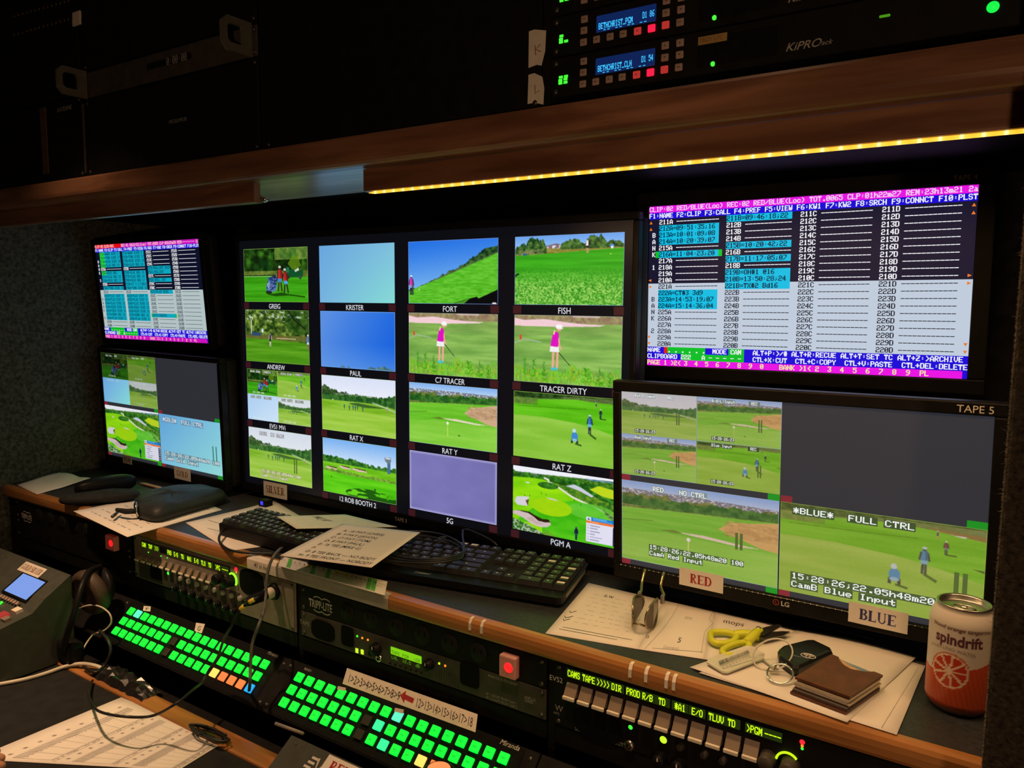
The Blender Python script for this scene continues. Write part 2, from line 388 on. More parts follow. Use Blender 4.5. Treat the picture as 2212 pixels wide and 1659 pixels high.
# lower desk: black mat surface with a wooden trim at its back
ld = empty('lower_desk', (-0.8, 0.4, LOW - 0.03), 'low black counter with a brown wooden back trim at the bottom left', 'desk')
wbuild(MB().box((WALLX + .003, 0.05, LOW - 0.026), (0.70, 0.705, LOW)), 'worktop', 'black_matte', ld)
M['wood_low'] = wood('wood_low', (0.20, 0.075, 0.02, 1), (0.40, 0.17, 0.05, 1))
wbuild(MB().rbox((WALLX + .003, 0.706, LOW - 0.026), (0.70, 0.742, LOW + 0.003), 0.003), 'back_trim', 'wood_low', ld)
wbuild(MB().box((WALLX + .003, 0.743, 0.3), (0.70, 0.765, LOW - 0.005)), 'apron', 'rack_black', ld)

# ------------------------------------------------------------------ overhead shelf, valances, light strip
SZ0, SZ1 = 1.480, 1.519
sh = empty('overhead_shelf', (-0.6, 0.9, SZ0), 'long brown wooden shelf running across above the monitors', 'shelf')
pr = [(0.770, SZ1), (0.767, SZ1 - 0.001), (0.766, SZ1 - 0.004), (0.766, SZ0 + 0.013), (0.7668, SZ0 + 0.0085), (0.769, SZ0 + 0.0045), (0.7725, SZ0 + 0.0015), (0.777, SZ0), (0.795, SZ0), (0.795, SZ1)]
wbuild(MB().prism(pr, WALLX + .003, 0.74, 'x'), 'fascia', 'wood_shelf', sh)
M['shelf_under'] = wood('shelf_under', (0.30, 0.25, 0.20, 1), (0.55, 0.48, 0.42, 1), rough=0.3, coat=0.4)
wbuild(MB().box((WALLX + .003, 0.7955, SZ0 + 0.0003), (0.74, 0.967, SZ1)), 'board', 'shelf_under', sh)
wbuild(MB().box((WALLX + .003, 0.968, SZ1 - 0.018), (0.74, 1.415, SZ1)), 'rear_board', 'rack_black', sh)
VZ = 1.300 + 0.1865 * 0.800
def valance(x0, x1, label):
    v = empty('light_valance', ((x0 + x1) / 2, 0.797, VZ), label, 'valance', 'boards under the shelf')
    pr = [(0.797, SZ0 - 0.0005), (0.797, VZ + 0.003), (0.7978, VZ + 0.0008), (0.80, VZ), (0.809, VZ), (0.809, SZ0 - 0.0005)]
    wbuild(MB().prism(pr, x0, x1, 'x'), 'board', 'wood_shelf', v)
    return v
xl = at(549, 420, Y=0.797).x
v1 = valance(WALLX + 0.01, xl, 'unlit brown valance board under the left half of the shelf')
c0 = at(560, 428, Y=0.81)
mb = MB().lathe([(0, 0), (0.004, 0), (0.005, 0.003), (0.004, 0.008), (0, 0.009)], 14, (0, 0, 0), 'x', cap=False)
o = mb.build('strip_connector', 'chrome', v1); put(o, v1); o.location = (xl - 0.001, 0.8145, VZ + 0.006)
mb = MB().box((WALLX + 0.02, 0.8095, VZ + 0.001), (xl - 0.004, 0.817, VZ + 0.012)); wbuild(mb, 'light_channel', 'silver_paint', v1)
xr = at(785, 390, Y=0.797).x
v2 = valance(xr, 0.72, 'brown valance board carrying the lit yellow light strip')
# LED strip: thin glowing diffuser lip in front, chips on its underside shine down on the desk
ls = empty('led_light_strip', (-0.2, 0.8, VZ), 'thin glowing warm yellow light strip under the brown valance', 'light strip')
sx0 = at(797, 416, Y=0.80).x; sx1 = 0.45
def strip_mat():
    m = bpy.data.materials.new('strip_diffuser'); m.use_nodes = True; nt = m.node_tree; p = nt.nodes['Principled BSDF']
    p.inputs['Base Color'].default_value = (0.6, 0.4, 0.15, 1)
    tc = nt.nodes.new('ShaderNodeTexCoord'); sp = nt.nodes.new('ShaderNodeSeparateXYZ'); nt.links.new(tc.outputs['Object'], sp.inputs[0])
    a = nt.nodes.new('ShaderNodeMath'); a.operation = 'MULTIPLY'; a.inputs[1].default_value = 2 * PI / 0.0166; nt.links.new(sp.outputs['X'], a.inputs[0])
    c = nt.nodes.new('ShaderNodeMath'); c.operation = 'COSINE'; nt.links.new(a.outputs[0], c.inputs[0])
    r = nt.nodes.new('ShaderNodeValToRGB'); cr = r.color_ramp
    cr.elements[0].position = 0.0; cr.elements[0].color = (1.0, 0.50, 0.03, 1); cr.elements[1].position = 1.0; cr.elements[1].color = (1.0, 0.95, 0.42, 1)
    e = cr.elements.new(0.86); e.color = (1.0, 0.60, 0.06, 1)
    mr = nt.nodes.new('ShaderNodeMapRange'); mr.inputs['From Min'].default_value = -1; nt.links.new(c.outputs[0], mr.inputs['Value'])
    nt.links.new(mr.outputs['Result'], r.inputs['Fac']); nt.links.new(r.outputs['Color'], p.inputs['Emission Color'])
    p.inputs['Emission Strength'].default_value = 1.25
    return m
sm = strip_mat(); M['strip_diffuser'] = sm
sb = MB().tube([(sx0, 0.8000, VZ - 0.0018), (sx0 + 0.01, 0.8000, VZ - 0.0018), (sx1, 0.8000, VZ - 0.0018)], [0.0004, 0.0019, 0.0019], 10)
wbuild(sb, 'diffuser_lip', 'strip_diffuser', ls)
wbuild(MB().box((sx0, 0.8025, VZ - 0.0012), (sx1, 0.8085, VZ - 0.0002)), 'strip_body', 'print_white', ls)
M['led_chip'] = glow('led_chip', (1, 0.55, 0.16, 1), 6.0)
lm = meshof(MB().box((-0.0016, -0.0013, -0.0007), (0.0016, 0.0013, 0)), 'led_chip', 'led_chip')
n = int((0.06 - sx0) / 0.0166)
for i in range(n):
    o = inst('led_chip', lm, ls, (sx0 + 0.012 + i * 0.0166, 0.8055, VZ - 0.0012)); put(o, ls)
sl = area_light('led_strip_light', ((sx0 + sx1) / 2, 0.8055, VZ - 0.0022), ((sx0 + sx1) / 2, 0.8055, 0.5), sx1 - sx0 - 0.02, 0.004, STRIP_POWER, (1.0, 0.57, 0.25))
sl.rotation_euler = (0, 0, 0)

# ------------------------------------------------------------------ picture painting for the screens (sRGB 0-255, y downwards)
def vnoise(h, w, sx, sy, seed, octv=4):
    r = np.random.default_rng(seed); out = np.zeros((h, w)); amp = 1.0; tot = 0
    for o in range(octv):
        nx, ny = max(2, int(sx * 2 ** o)) + 2, max(2, int(sy * 2 ** o)) + 2
        g = r.random((ny, nx)); X = np.linspace(0, nx - 2.001, w); Y = np.linspace(0, ny - 2.001, h)
        xi = X.astype(int); yi = Y.astype(int); fx = X - xi; fy = (Y - yi)[:, None]; fx = fx * fx * (3 - 2 * fx); fy = fy * fy * (3 - 2 * fy)
        a = g[np.ix_(yi, xi)]; b = g[np.ix_(yi, xi + 1)]; c = g[np.ix_(yi + 1, xi)]; d = g[np.ix_(yi + 1, xi + 1)]
        out += amp * ((a * (1 - fx) + b * fx) * (1 - fy) + (c * (1 - fx) + d * fx) * fy); tot += amp; amp *= 0.55
    out /= tot
    return np.clip((out - 0.5) * 1.9 + 0.5, 0, 1)
class Pic:
    def __init__(s, w, h):
        s.w, s.h = w, h; s.W, s.H = w * 2, h * 2; s.a = np.zeros((s.H, s.W, 3))
        s.x = (np.arange(s.W) + 0.5) / s.W; s.y = (np.arange(s.H) + 0.5) / s.H; s.X, s.Y = np.meshgrid(s.x, s.y)
    def vgrad(s, stops, m=None):
        ys = [q[0] for q in stops]; c = np.stack([np.interp(s.Y, ys, [q[1][k] for q in stops]) for k in range(3)], -1)
        s.put(c, m)
    def put(s, c, m=None, al=1.0):
        c = np.asarray(c, float)
        if m is None: s.a = s.a * (1 - al) + c * al
        else:
            k = (m * al)[..., None]; s.a = s.a * (1 - k) + c * k
    def noise(s, sx, sy, seed, o=4): return vnoise(s.H, s.W, sx, sy, seed, o)
    def mix(s, c0, c1, n): return np.array(c0) * (1 - n[..., None]) + np.array(c1) * n[..., None]
    def poly(s, pts, c, al=1.0):
        P = np.array(pts, float); x0, x1 = P[:, 0].min(), P[:, 0].max(); y0, y1 = P[:, 1].min(), P[:, 1].max()
        i0, i1 = max(0, int(x0 * s.W) - 1), min(s.W, int(x1 * s.W) + 2); j0, j1 = max(0, int(y0 * s.H) - 1), min(s.H, int(y1 * s.H) + 2)
        if i1 <= i0 or j1 <= j0: return
        X = s.X[j0:j1, i0:i1]; Y = s.Y[j0:j1, i0:i1]; ins = np.zeros(X.shape, bool); n = len(P)
        for k in range(n):
            xa, ya = P[k]; xb, yb = P[(k + 1) % n]
            if ya == yb: continue
            cnd = (Y < ya) != (Y < yb); ins ^= cnd & (X < (xb - xa) * (Y - ya) / (yb - ya) + xa)
        t = s.a[j0:j1, i0:i1]; t[ins] = t[ins] * (1 - al) + np.array(c, float) * al
    def ell(s, cx, cy, rx, ry, c, al=1.0):
        m = (((s.X - cx) / rx) ** 2 + ((s.Y - cy) / ry) ** 2 < 1).astype(float); s.put(c, m, al)
    def line(s, pts, w, c, al=1.0):
        asp = s.W / s.H
        for (xa, ya), (xb, yb) in zip(pts[:-1], pts[1:]):
            dx, dy = (xb - xa) * asp, (yb - ya); L = math.hypot(dx, dy) or 1; nx, ny = -dy / L * w / asp, dx / L * w
            s.poly([(xa + nx, ya + ny), (xb + nx, yb + ny), (xb - nx, yb - ny), (xa - nx, ya - ny)], c, al)
    def rect(s, x0, y0, x1, y1, c, al=1.0): s.poly([(x0, y0), (x1, y0), (x1, y1), (x0, y1)], c, al)
    def grass(s, m, c0, c1, seed, sx=5, sy=30, o=4): s.put(s.mix(c0, c1, s.noise(sx, sy, seed, o)), m)
    def below(s, ys): return (s.Y > np.interp(s.x, [q[0] for q in ys], [q[1] for q in ys])[None, :]).astype(float)
    def trees(s, y0, y1, amp, c0, c1, seed, sx=26, sc=30):
        """a tree belt between lines y0 and y1 (lists of points) with a lumpy top"""
        r = vnoise(2, s.W, sx, 1, seed, 4)[0]; top = np.interp(s.x, [q[0] for q in y0], [q[1] for q in y0]) - amp * (r - 0.3); bot = np.interp(s.x, [q[0] for q in y1], [q[1] for q in y1])
        m = ((s.Y > top[None, :]) & (s.Y < bot[None, :])).astype(float); n = s.noise(sc, sc * 0.6, seed + 1, 4)
        s.put(s.mix(c0, c1, n), m)
    def person(s, x, y, h, top, leg, skin=(180, 130, 100), hat=(235, 235, 235), lean=0.0, walk=0.0, crouch=False, shadow=None):
        """standing figure, feet at (x, y), height h in picture units"""
        k = s.H / s.W
        if shadow: s.line([(x, y), (x + shadow[0], y + shadow[1])], 0.05 * h, (30, 60, 20), 0.75)
        if crouch:
            s.ell(x, y - 0.40 * h, 0.20 * h * k, 0.24 * h, top); s.ell(x - 0.03 * h * k, y - 0.72 * h, 0.11 * h * k, 0.11 * h, hat)
            s.line([(x - 0.15 * h * k, y - 0.25 * h), (x - 0.17 * h * k, y)], 0.055 * h, (40, 40, 55)); s.line([(x + 0.15 * h * k, y - 0.25 * h), (x + 0.17 * h * k, y)], 0.055 * h, (40, 40, 55))
            s.ell(x, y - 0.20 * h, 0.17 * h * k, 0.08 * h, leg); return
        for d in (-1, 1):
            s.line([(x + d * 0.04 * h * k + lean * .3 * h * k, y - 0.45 * h), (x + d * (0.05 + walk) * h * k, y)], 0.038 * h, skin)
        s.poly([(x - .10 * h * k + lean * .4 * h * k, y - .53 * h), (x + .10 * h * k + lean * .4 * h * k, y - .53 * h), (x + .11 * h * k, y - .36 * h), (x - .11 * h * k, y - .36 * h)], leg)
        s.poly([(x - .10 * h * k + lean * h * k, y - .85 * h), (x + .10 * h * k + lean * h * k, y - .85 * h), (x + .11 * h * k + lean * .4 * h * k, y - .50 * h), (x - .11 * h * k + lean * .4 * h * k, y - .50 * h)], top)
        s.line([(x + .10 * h * k + lean * h * k, y - .80 * h), (x + (.16 + lean) * h * k, y - .48 * h)], 0.032 * h, skin)
        s.line([(x - .10 * h * k + lean * h * k, y - .80 * h), (x - (.15 - lean) * h * k, y - .50 * h)], 0.030 * h, skin); s.poly([(x + .02 * h * k + lean * h * k, y - .84 * h), (x + .10 * h * k + lean * h * k, y - .84 * h), (x + .11 * h * k + lean * .4 * h * k, y - .50 * h), (x + .04 * h * k + lean * .4 * h * k, y - .50 * h)], tuple(c * .72 for c in top))
        s.ell(x + lean * 1.15 * h * k, y - .91 * h, .065 * h * k, .075 * h, skin); s.ell(x + lean * 1.15 * h * k, y - .95 * h, .075 * h * k, .05 * h, hat)
    def done(s, border=None):
        a = np.clip(s.a, 0, 255).reshape(s.h, 2, s.w, 2, 3).mean((1, 3)); a = np.clip(a * (1 + (.012 if s.w >= 120 else 0) * np.random.default_rng(s.w).standard_normal((s.h, s.w, 1))), 0, 255)
        if border is not None: a[0, :] = border; a[-1, :] = border; a[:, 0] = border; a[:, -1] = border
        return a

def pic_greig(w, h):
    p = Pic(w, h); p.put(p.mix((8, 28, 6), (62, 120, 28), p.noise(14, 10, 11, 5) ** 1.5))
    n = p.noise(9, 7, 12); p.put(p.mix((10, 30, 8), (20, 70, 20), n), ((p.X > .12) & (p.X < .45) & (p.Y > .2) & (p.Y < .46)).astype(float) * n)
    p.put(p.mix((60, 120, 40), (150, 165, 70), p.noise(20, 14, 13)), ((p.X > .5) & (p.Y < .22)).astype(float), .75)
    p.poly([(.70, .3), (.78, .14), (.86, .2), (.9, .34), (.78, .42)], (95, 135, 20), .8)
    p.grass((p.Y > .42).astype(float), (70, 90, 25), (120, 140, 60), 14, 30, 20)
    p.rect(0, .495, .5, .515, (20, 40, 10)); p.rect(.66, .53, 1, .56, (170, 180, 160)); p.rect(0, .515, .6, .53, (120, 190, 90))
    p.grass((p.Y > .53).astype(float), (48, 140, 10), (70, 175, 28), 15, 2, 30)
    p.poly([(.66, .46), (.72, .40), (.93, .42), (.92, .54), (.68, .55)], (15, 80, 40)); p.poly([(.8, .42), (.86, .37), (.87, .42), (.81, .45)], (205, 215, 190))
    p.ell(.705, .54, .022, .035, (40, 50, 40)); p.ell(.885, .55, .022, .035, (60, 70, 60)); p.rect(.68, .36, .72, .46, (30, 110, 80))
    p.line([(.55, .84), (.95, .9)], .012, (25, 70, 5)); p.poly([(.36, .86), (.6, .82), (.78, .87), (.5, .89)], (25, 75, 8))
    p.person(.575, .80, .47, (190, 45, 40), (70, 130, 200), (60, 40, 30), (205, 200, 190), 0, .06)
    p.person(.67, .83, .45, (190, 35, 35), (80, 160, 225), (40, 35, 30), (205, 200, 190), -.06, .07)
    p.poly([(.40, .55), (.50, .50), (.545, .56), (.50, .78), (.36, .82), (.36, .70)], (35, 55, 110)); p.poly([(.37, .68), (.41, .58), (.43, .62), (.40, .76)], (170, 185, 215))
    for i in range(40):
        x, y = .37 + rng.random() * .15, .55 + rng.random() * .25; p.ell(x, y, .012, .016, (60 + 60 * rng.random(), 90 + 60 * rng.random(), 150 + 60 * rng.random()))
    p.ell(.40, .82, .05, .03, (25, 45, 20)); p.ell(.49, .53, .03, .04, (40, 45, 70))
    return p.done((150, 190, 90))
def pic_sky1(w, h, c=((104, 164, 222), (126, 190, 222), (118, 178, 224), (134, 220, 212))):
    p = Pic(w, h); X = p.X[..., None]; Y = p.Y[..., None]; c = [np.array(q, float) for q in c]
    p.put((c[0] * (1 - X) + c[1] * X) * (1 - Y) + (c[2] * (1 - X) + c[3] * X) * Y); return p.done()
def pic_fort(w, h):
    p = Pic(w, h); d = np.clip((p.Y * 1.0 + (p.X) * 0.15) / .9, 0, 1); p.put(p.mix((35, 112, 228), (135, 190, 240), d ** 1.2))
    ln = [(0, .80), (.45, .55), (1, .22)]
    p.trees([(0, .80), (.15, .73), (.45, .52), (.62, .40), (.75, .27), (.85, .17), (1, .12)], [(0, .84), (.45, .58), (1, .26)], .04, (15, 45, 25), (75, 120, 50), 21, 30, 34)
    p.put(p.mix((85, 105, 60), (130, 145, 90), p.noise(30, 20, 22)), p.below([(0, .80), (.45, .52), (1, .2)]) * (1 - p.below(ln)), .5)
    p.grass(p.below(ln), (72, 172, 26), (112, 206, 58), 23, 16, 60)
    p.poly([(.5, 1), (.62, .94), (.78, .88), (.79, .91), (1, .77), (1, 1)], (6, 8, 10)); p.poly([(.53, .99), (.7, .91), (.63, 1)], (70, 150, 30))
    p.person(.035, .86, .32, (225, 60, 190), (150, 150, 190), (45, 40, 40), (230, 225, 225)); p.rect(.04, .70, .065, .86, (40, 50, 60), .6)
    p.ell(.96, .985, .022, .018, (235, 235, 235)); p.ell(.13, .77, .006, .008, (255, 255, 255))
    return p.done((120, 150, 215))
def pic_fish(w, h):
    p = Pic(w, h); p.vgrad([(0, (105, 160, 235)), (.2, (150, 195, 245))])
    p.poly([(.27, .16), (.4, .12), (.5, .17), (.5, .2), (.27, .2)], (120, 105, 125)); p.put(p.mix((130, 110, 120), (235, 230, 225), (p.noise(60, 40, 31) > .62).astype(float)), ((p.X > .28) & (p.X < .46) & (p.Y > .15) & (p.Y < .2)).astype(float))
    p.grass((p.Y > .19).astype(float), (120, 120, 40), (165, 150, 75), 32, 30, 40)
    def clump(x0, x1, yt, yb, seed): p.trees([(x0, yb), (x0 + .02, yt + .06), ((x0 + x1) / 2, yt), (x1 - .02, yt + .06), (x1, yb)], [(x0, yb), (x1, yb)], .06, (18, 55, 22), (95, 140, 60), seed, 20, 30) if False else None
    for (x0, x1, yt, yb, sd) in ((0, .14, .12, .28, 1), (.1, .31, .03, .26, 2), (.43, .68, .08, .21, 3), (.66, .86, .02, .21, 4), (.84, 1, .1, .2, 5)):
        r = vnoise(2, p.W, 40, 1, 40 + sd, 4)[0]; sh_ = np.clip(1 - ((p.x - (x0 + x1) / 2) / ((x1 - x0) / 2)) ** 2, 0, 1) ** .45
        top = yb - (yb - yt) * sh_ * (0.8 + .35 * r); m = ((p.Y > top[None, :]) & (p.Y < yb) & (p.X > x0) & (p.X < x1)).astype(float)
        p.put(p.mix((14, 50, 18), (100, 140, 62), p.noise(44, 30, 50 + sd)), m)
    for i in range(24): p.line([(rng.random() * .3, .2), (rng.random() * .3, .28)], .003, (170, 150, 110), .5)
    g = [(0, .285), (.3, .265), (1, .21)]
    p.grass(p.below(g), (46, 150, 20), (70, 180, 34), 33, 2, 24)
    n = p.noise(90, 60, 34, 2); k = np.clip((p.Y - .45) / .3, 0, 1) * p.below(g)
    p.put(p.mix((40, 135, 22), (190, 232, 120), n), k, .85)
    p.poly([(0, .57), (.04, .53), (.045, .55), (0, .6)], (10, 25, 30))
    p.person(.682, .27, .20, (235, 235, 235), (25, 30, 30), (190, 150, 120), (60, 60, 60)); p.rect(.69, .10, .705, .17, (30, 35, 35)); p.ell(.895, .18, .018, .02, (90, 150, 230)); p.rect(.885, .185, .905, .215, (235, 240, 250)); p.ell(.883, .29, .005, .008, (240, 240, 120)); p.ell(.1, .265, .02, .015, (40, 90, 150))
    return p.done((130, 160, 200))
def pic_andrew(w, h):
    p = Pic(w, h); p.put(p.mix((14, 42, 8), (135, 160, 62), p.noise(24, 18, 61, 5)))
    p.put(p.mix((10, 40, 8), (70, 110, 35), p.noise(20, 16, 62)), (((p.X - .85) / .22) ** 2 + ((p.Y - .15) / .3) ** 2 < 1).astype(float), .8)
    p.put(np.array((190, 205, 200)), (p.noise(26, 22, 63) > .8).astype(float) * (p.Y < .22), .8)
    p.line([(.68, 0), (.8, .2), (.95, .35)], .012, (25, 30, 15)); p.line([(.1, .18), (.1, .48)], .008, (225, 230, 215)); p.ell(.1, .17, .02, .03, (225, 230, 215)); p.ell(.1, .18, .01, .02, (60, 80, 40))
    p.put(p.mix((120, 95, 50), (90, 110, 45), p.noise(40, 20, 64)), ((p.Y > .48) & (p.Y < .58)).astype(float), .8)
    p.rect(.1, .44, .25, .5, (45, 75, 110)); p.rect(.5, .525, .8, .54, (205, 195, 150))
    p.grass(p.below([(0, .55), (.4, .56), (1, .6)]), (62, 130, 14), (98, 165, 34), 65, 2, 22)
    p.person(.40, .69, .26, (50, 50, 55), (35, 35, 40), (200, 190, 185), (60, 60, 60)); p.person(.98, .72, .28, (70, 130, 200), (190, 205, 225), (140, 100, 80), (230, 230, 230))
    p.ell(.28, .40, .015, .04, (210, 225, 240))
    return p.done((130, 165, 90))
def pic_paul(w, h):
    p = Pic(w, h); d = np.clip(p.X * .9 + .3 * p.Y - .1, 0, 1); p.put(p.mix((90, 142, 226), (22, 98, 222), d)); 
    m = np.clip((p.Y - .55) / .45, 0, 1); p.put((115, 165, 232), m, .55)
    p.trees([(0, 1.05), (.2, 1.02), (.3, .96), (.45, .99), (.5, 1.02), (.62, 1.0), (.7, .97), (.85, .95), (1, .97)], [(0, 1.2), (1, 1.2)], .06, (40, 80, 70), (110, 150, 150), 71, 20, 30)
    p.put(p.a[-2:-1].mean((0, 1)), None, 0)
    return p.done((110, 165, 235))
def pic_tracer(w, h, dirty=False):
    p = Pic(w, h); p.grass((p.Y > -1).astype(float), (108, 158, 68), (150, 195, 95), 81, 3, 16)
    p.put((128, 150, 82), ((p.Y > .1) & (p.Y < .3)).astype(float) * p.noise(4, 10, 82), .6)
    p.put(p.mix((140, 110, 90), (165, 160, 105), p.noise(40, 20, 83)), (p.Y < .12).astype(float))
    p.poly([(0, .05), (.1, .08), (.3, .06), (.5, .1), (.65, .12), (.85, .13), (.8, .15), (.4, .17), (0, .165)], (242, 205, 212))
    p.rect(.56, 0, .8, .03, (220, 190, 195), .8)
    p.line([(0, .43), (.1, .36), (.27, .40)], .007, (165, 180, 160)); p.rect(.055, .30, .075, .37, (220, 70, 55))
    p.line([(.43, .53), (.54, .72)] if dirty else [(.42, .49), (.53, .68)], .006, (35, 70, 30)); p.ell(.57, .80, .016, .015, (15, 25, 20)); p.ell(.64, .8, .006, .008, (250, 250, 250))
    x = .405 if dirty else .385; y = .80; hh = .62
    k = p.H / p.W
    for d in (-.02, .02): p.line([(x + d, y - .30), (x + d - .005, y - .03)], .018, (240, 170, 150))
    p.ell(x - .01, y - .02, .035, .025, (70, 195, 205))
    p.poly([(x - .05, y - .35), (x + .03, y - .35), (x + .035, y - .27), (x - .055, y - .27)], (240, 240, 240))
    p.poly([(x - .02, y - .57), (x + .025, y - .55), (x + .035, y - .42), (x + .02, y - .34), (x - .05, y - .35), (x - .035, y - .48)], (222, 20, 190))
    p.line([(x + .03, y - .47), (x + .035, y - .36), (x + .055, y - .30)], .012, (240, 170, 150)); p.ell(x + .03, y - .60, .022, .03, (235, 165, 145)); p.ell(x + .03, y - .635, .032, .034, (245, 245, 245)); p.poly([(x + .03, y - .63), (x + .075, y - .605), (x + .03, y - .60)], (245, 245, 245)); p.line([(x - .01, y - .58), (x - .02, y - .52)], .012, (240, 215, 150))
    r = np.random.default_rng(84)
    env = vnoise(2, 64, 9, 1, 86, 3)[0]
    for i in range(900):
        xx = r.random(); t = .84 - .16 * env[int(xx * 63)] + r.random() * .22
        c = (80 + 90 * r.random(), 150 + 75 * r.random(), 25 + 40 * r.random()); L = .03 + .06 * r.random(); p.line([(xx, t + L), (xx + r.normal() * .012, t)], .003 + .005 * r.random(), c, .85)
    for xx, t in ((.11, .62), (.2, .62), (.30, .68), (.69, .68), (.81, .72), (.9, .78)):
        for j in range(26): yy = t + r.random() * .26; q = (yy - t) * .10 + .006; p.line([(xx + r.normal() * q * .4, yy + .03), (xx + r.normal() * q, yy)], .005, (40 + 50 * r.random(), 125 + 50 * r.random(), 20), .9)
    return p.done((150, 170, 140))
def pic_ratx(w, h, pale=0):
    p = Pic(w, h); p.vgrad([(0, (216, 224, 246)), (.35, (234, 238, 250))])
    p.trees([(0, .20), (.12, .24), (.2, .29), (.45, .33), (.7, .36), (1, .30)], [(0, .36), (.3, .38), (1, .44)], .06, (24, 52, 20), (95, 125, 70), 91, 24, 36)
    p.put(p.mix((150, 160, 150), (120, 140, 90), p.noise(50, 30, 92)), ((p.X > .2) & (p.X < .75) & (p.Y > .31) & (p.Y < .36)).astype(float), .6); p.rect(.33, .27, .355, .31, (70, 90, 80)); p.rect(.34, .3, .345, .36, (160, 170, 165))
    p.grass(p.below([(0, .36), (.3, .375), (1, .44)]), (112, 172, 26), (150, 196, 66), 93, 3, 20)
    p.trees([(.78, .34), (.9, .30), (1, .28)], [(.78, .44), (1, .50)], .05, (22, 70, 25), (70, 125, 50), 94, 20, 30)
    p.poly([(.38, .47), (.5, .45), (.65, .47), (.92, .50), (.6, .52), (.42, .49)], (58, 98, 38)); p.line([(.7, .42), (.85, .48), (1, .55)], .012, (190, 205, 190), .7)
    p.grass(p.below([(0, .62), (.5, .60), (1, .63)]), (140, 192, 50), (168, 208, 82), 95, 2, 14)
    for x in (.32, .39, .44, .47, .50, .57): p.person(x, .57 + .012 * (x * 20 % 2), .09, (50, 110, 130), (40, 70, 90), (50, 60, 60), (120, 150, 160))
    p.person(.89, .56, .10, (230, 235, 235), (60, 80, 60)); p.ell(.16, .43, .008, .01, (235, 235, 215))
    if pale: p.put((150, 165, 110), None, pale)
    return p.done((170, 195, 140))
def pic_raty(w, h, pale=0):
    p = Pic(w, h); p.vgrad([(0, (125, 172, 236)), (.13, (180, 210, 242))])
    p.put(p.mix((108, 114, 130), (205, 208, 210), (p.noise(110, 90, 101, 2) > .68).astype(float)), p.below([(0, .10), (.5, .105), (1, .12)]) * (p.Y < .17))
    p.trees([(0, .17), (.3, .16), (.35, .18), (.9, .17), (1, .15)], [(0, .34), (1, .27)], .05, (50, 78, 30), (128, 140, 66), 102, 26, 34)
    p.trees([(.33, .2), (.5, .19), (.7, .17), (.88, .16)], [(.33, .3), (.88, .26)], .04, (24, 78, 25), (70, 128, 45), 103, 30, 36)
    p.grass(p.below([(0, .34), (.3, .31), (.86, .27), (1, .26)]), (92, 182, 32), (128, 204, 58), 104, 2, 20)
    p.poly([(.64, .43), (.72, .34), (1, .26), (1, .6), (.9, .58), (.76, .50)], (212, 172, 96) if pale else (205, 170, 135)); p.put(p.mix((215, 178, 105) if pale else (215, 180, 140), (150, 105, 55) if pale else (150, 105, 75), p.noise(40, 60, 105)), ((p.X > .68) & (p.Y > .31) & (p.Y < .5) & (p.X - .6 > (.42 - p.Y))).astype(float), .55)
    p.poly([(.38, .55), (.55, .54), (.75, .57), (.9, .585), (.78, .60), (.5, .57)], (228, 212, 188))
    p.line([(0, .5), (.22, .46)], .006, (60, 120, 25), .6); p.poly([(.26, .56), (.36, .53), (.42, .56), (.36, .57)], (90, 110, 35), .7)
    p.grass(p.below([(0, .66), (.3, .58), (.6, .6), (1, .62)]), (122, 196, 54), (146, 210, 74), 106, 2, 12)
    p.line([(.455, .62), (.455, .84)], .005, (235, 235, 120)); p.ell(.455, .62, .012, .022, (245, 245, 245)); p.ell(.585, .8, .012, .01, (40, 80, 20))
    if pale: p.put((176, 166, 110), None, pale)
    return p.done((160, 190, 190))
def pic_ratz(w, h, pale=0, orange=False):
    p = Pic(w, h); p.put(p.mix((12, 40, 12), (70, 105, 40), p.noise(30, 24, 111)))
    p.put(p.mix((90, 100, 60), (110, 140, 70), p.noise(40, 40, 112)), p.below([(0, .1), (.45, .07), (.5, .03), (1, .02)]), .8)
    p.grass(p.below([(0, .19), (.15, .19), (.25, .10), (.6, .06), (.75, .08), (1, .09)]), (78, 176, 12), (108, 200, 34), 113, 2, 16)
    p.put(p.mix((70, 120, 35), (120, 150, 60), p.noise(40, 20, 114)), ((p.X < .24) & (p.Y > .09) & (p.Y < .19)).astype(float), .7)
    p.line([(.05, .22), (.3, .21), (.55, .2), (.7, .185)], .004, (55, 105, 10), .7)
    p.grass(p.below([(0, .36), (.3, .36), (.6, .40), (.8, .46), (1, .55)]), (128, 188, 52), (150, 202, 74), 115, 2, 10)
    if orange:
        p.poly([(.72, .06), (1, .08), (1, .13), (.8, .09)], (120, 95, 50)); p.poly([(.84, .1), (.92, .105), (.9, .12)], (220, 225, 220))
    p.person(.785, .16, .08, (30, 70, 90), (30, 60, 60)); p.person(.825, .31, .14, (110, 40, 60) if orange else (25, 45, 60), (90, 110, 130) if orange else (30, 60, 90), (30, 40, 50), shadow=(.05, .0))
    p.person(.73, .54, .28, (55, 125, 185), (110, 175, 220), (40, 50, 60), (180, 215, 230), shadow=(.06, .06)); p.person(.595, .70, .26, (60, 135, 205), (130, 190, 225), hat=(190, 220, 235), crouch=True); p.line([(.6, .70), (.66, .72)], .012, (25, 70, 20), .8)
    p.poly([(.94, .41), (1, .41), (1, .44)], (45, 80, 20))
    if pale: p.put((178, 168, 92), None, pale)
    return p.done((150, 195, 80))
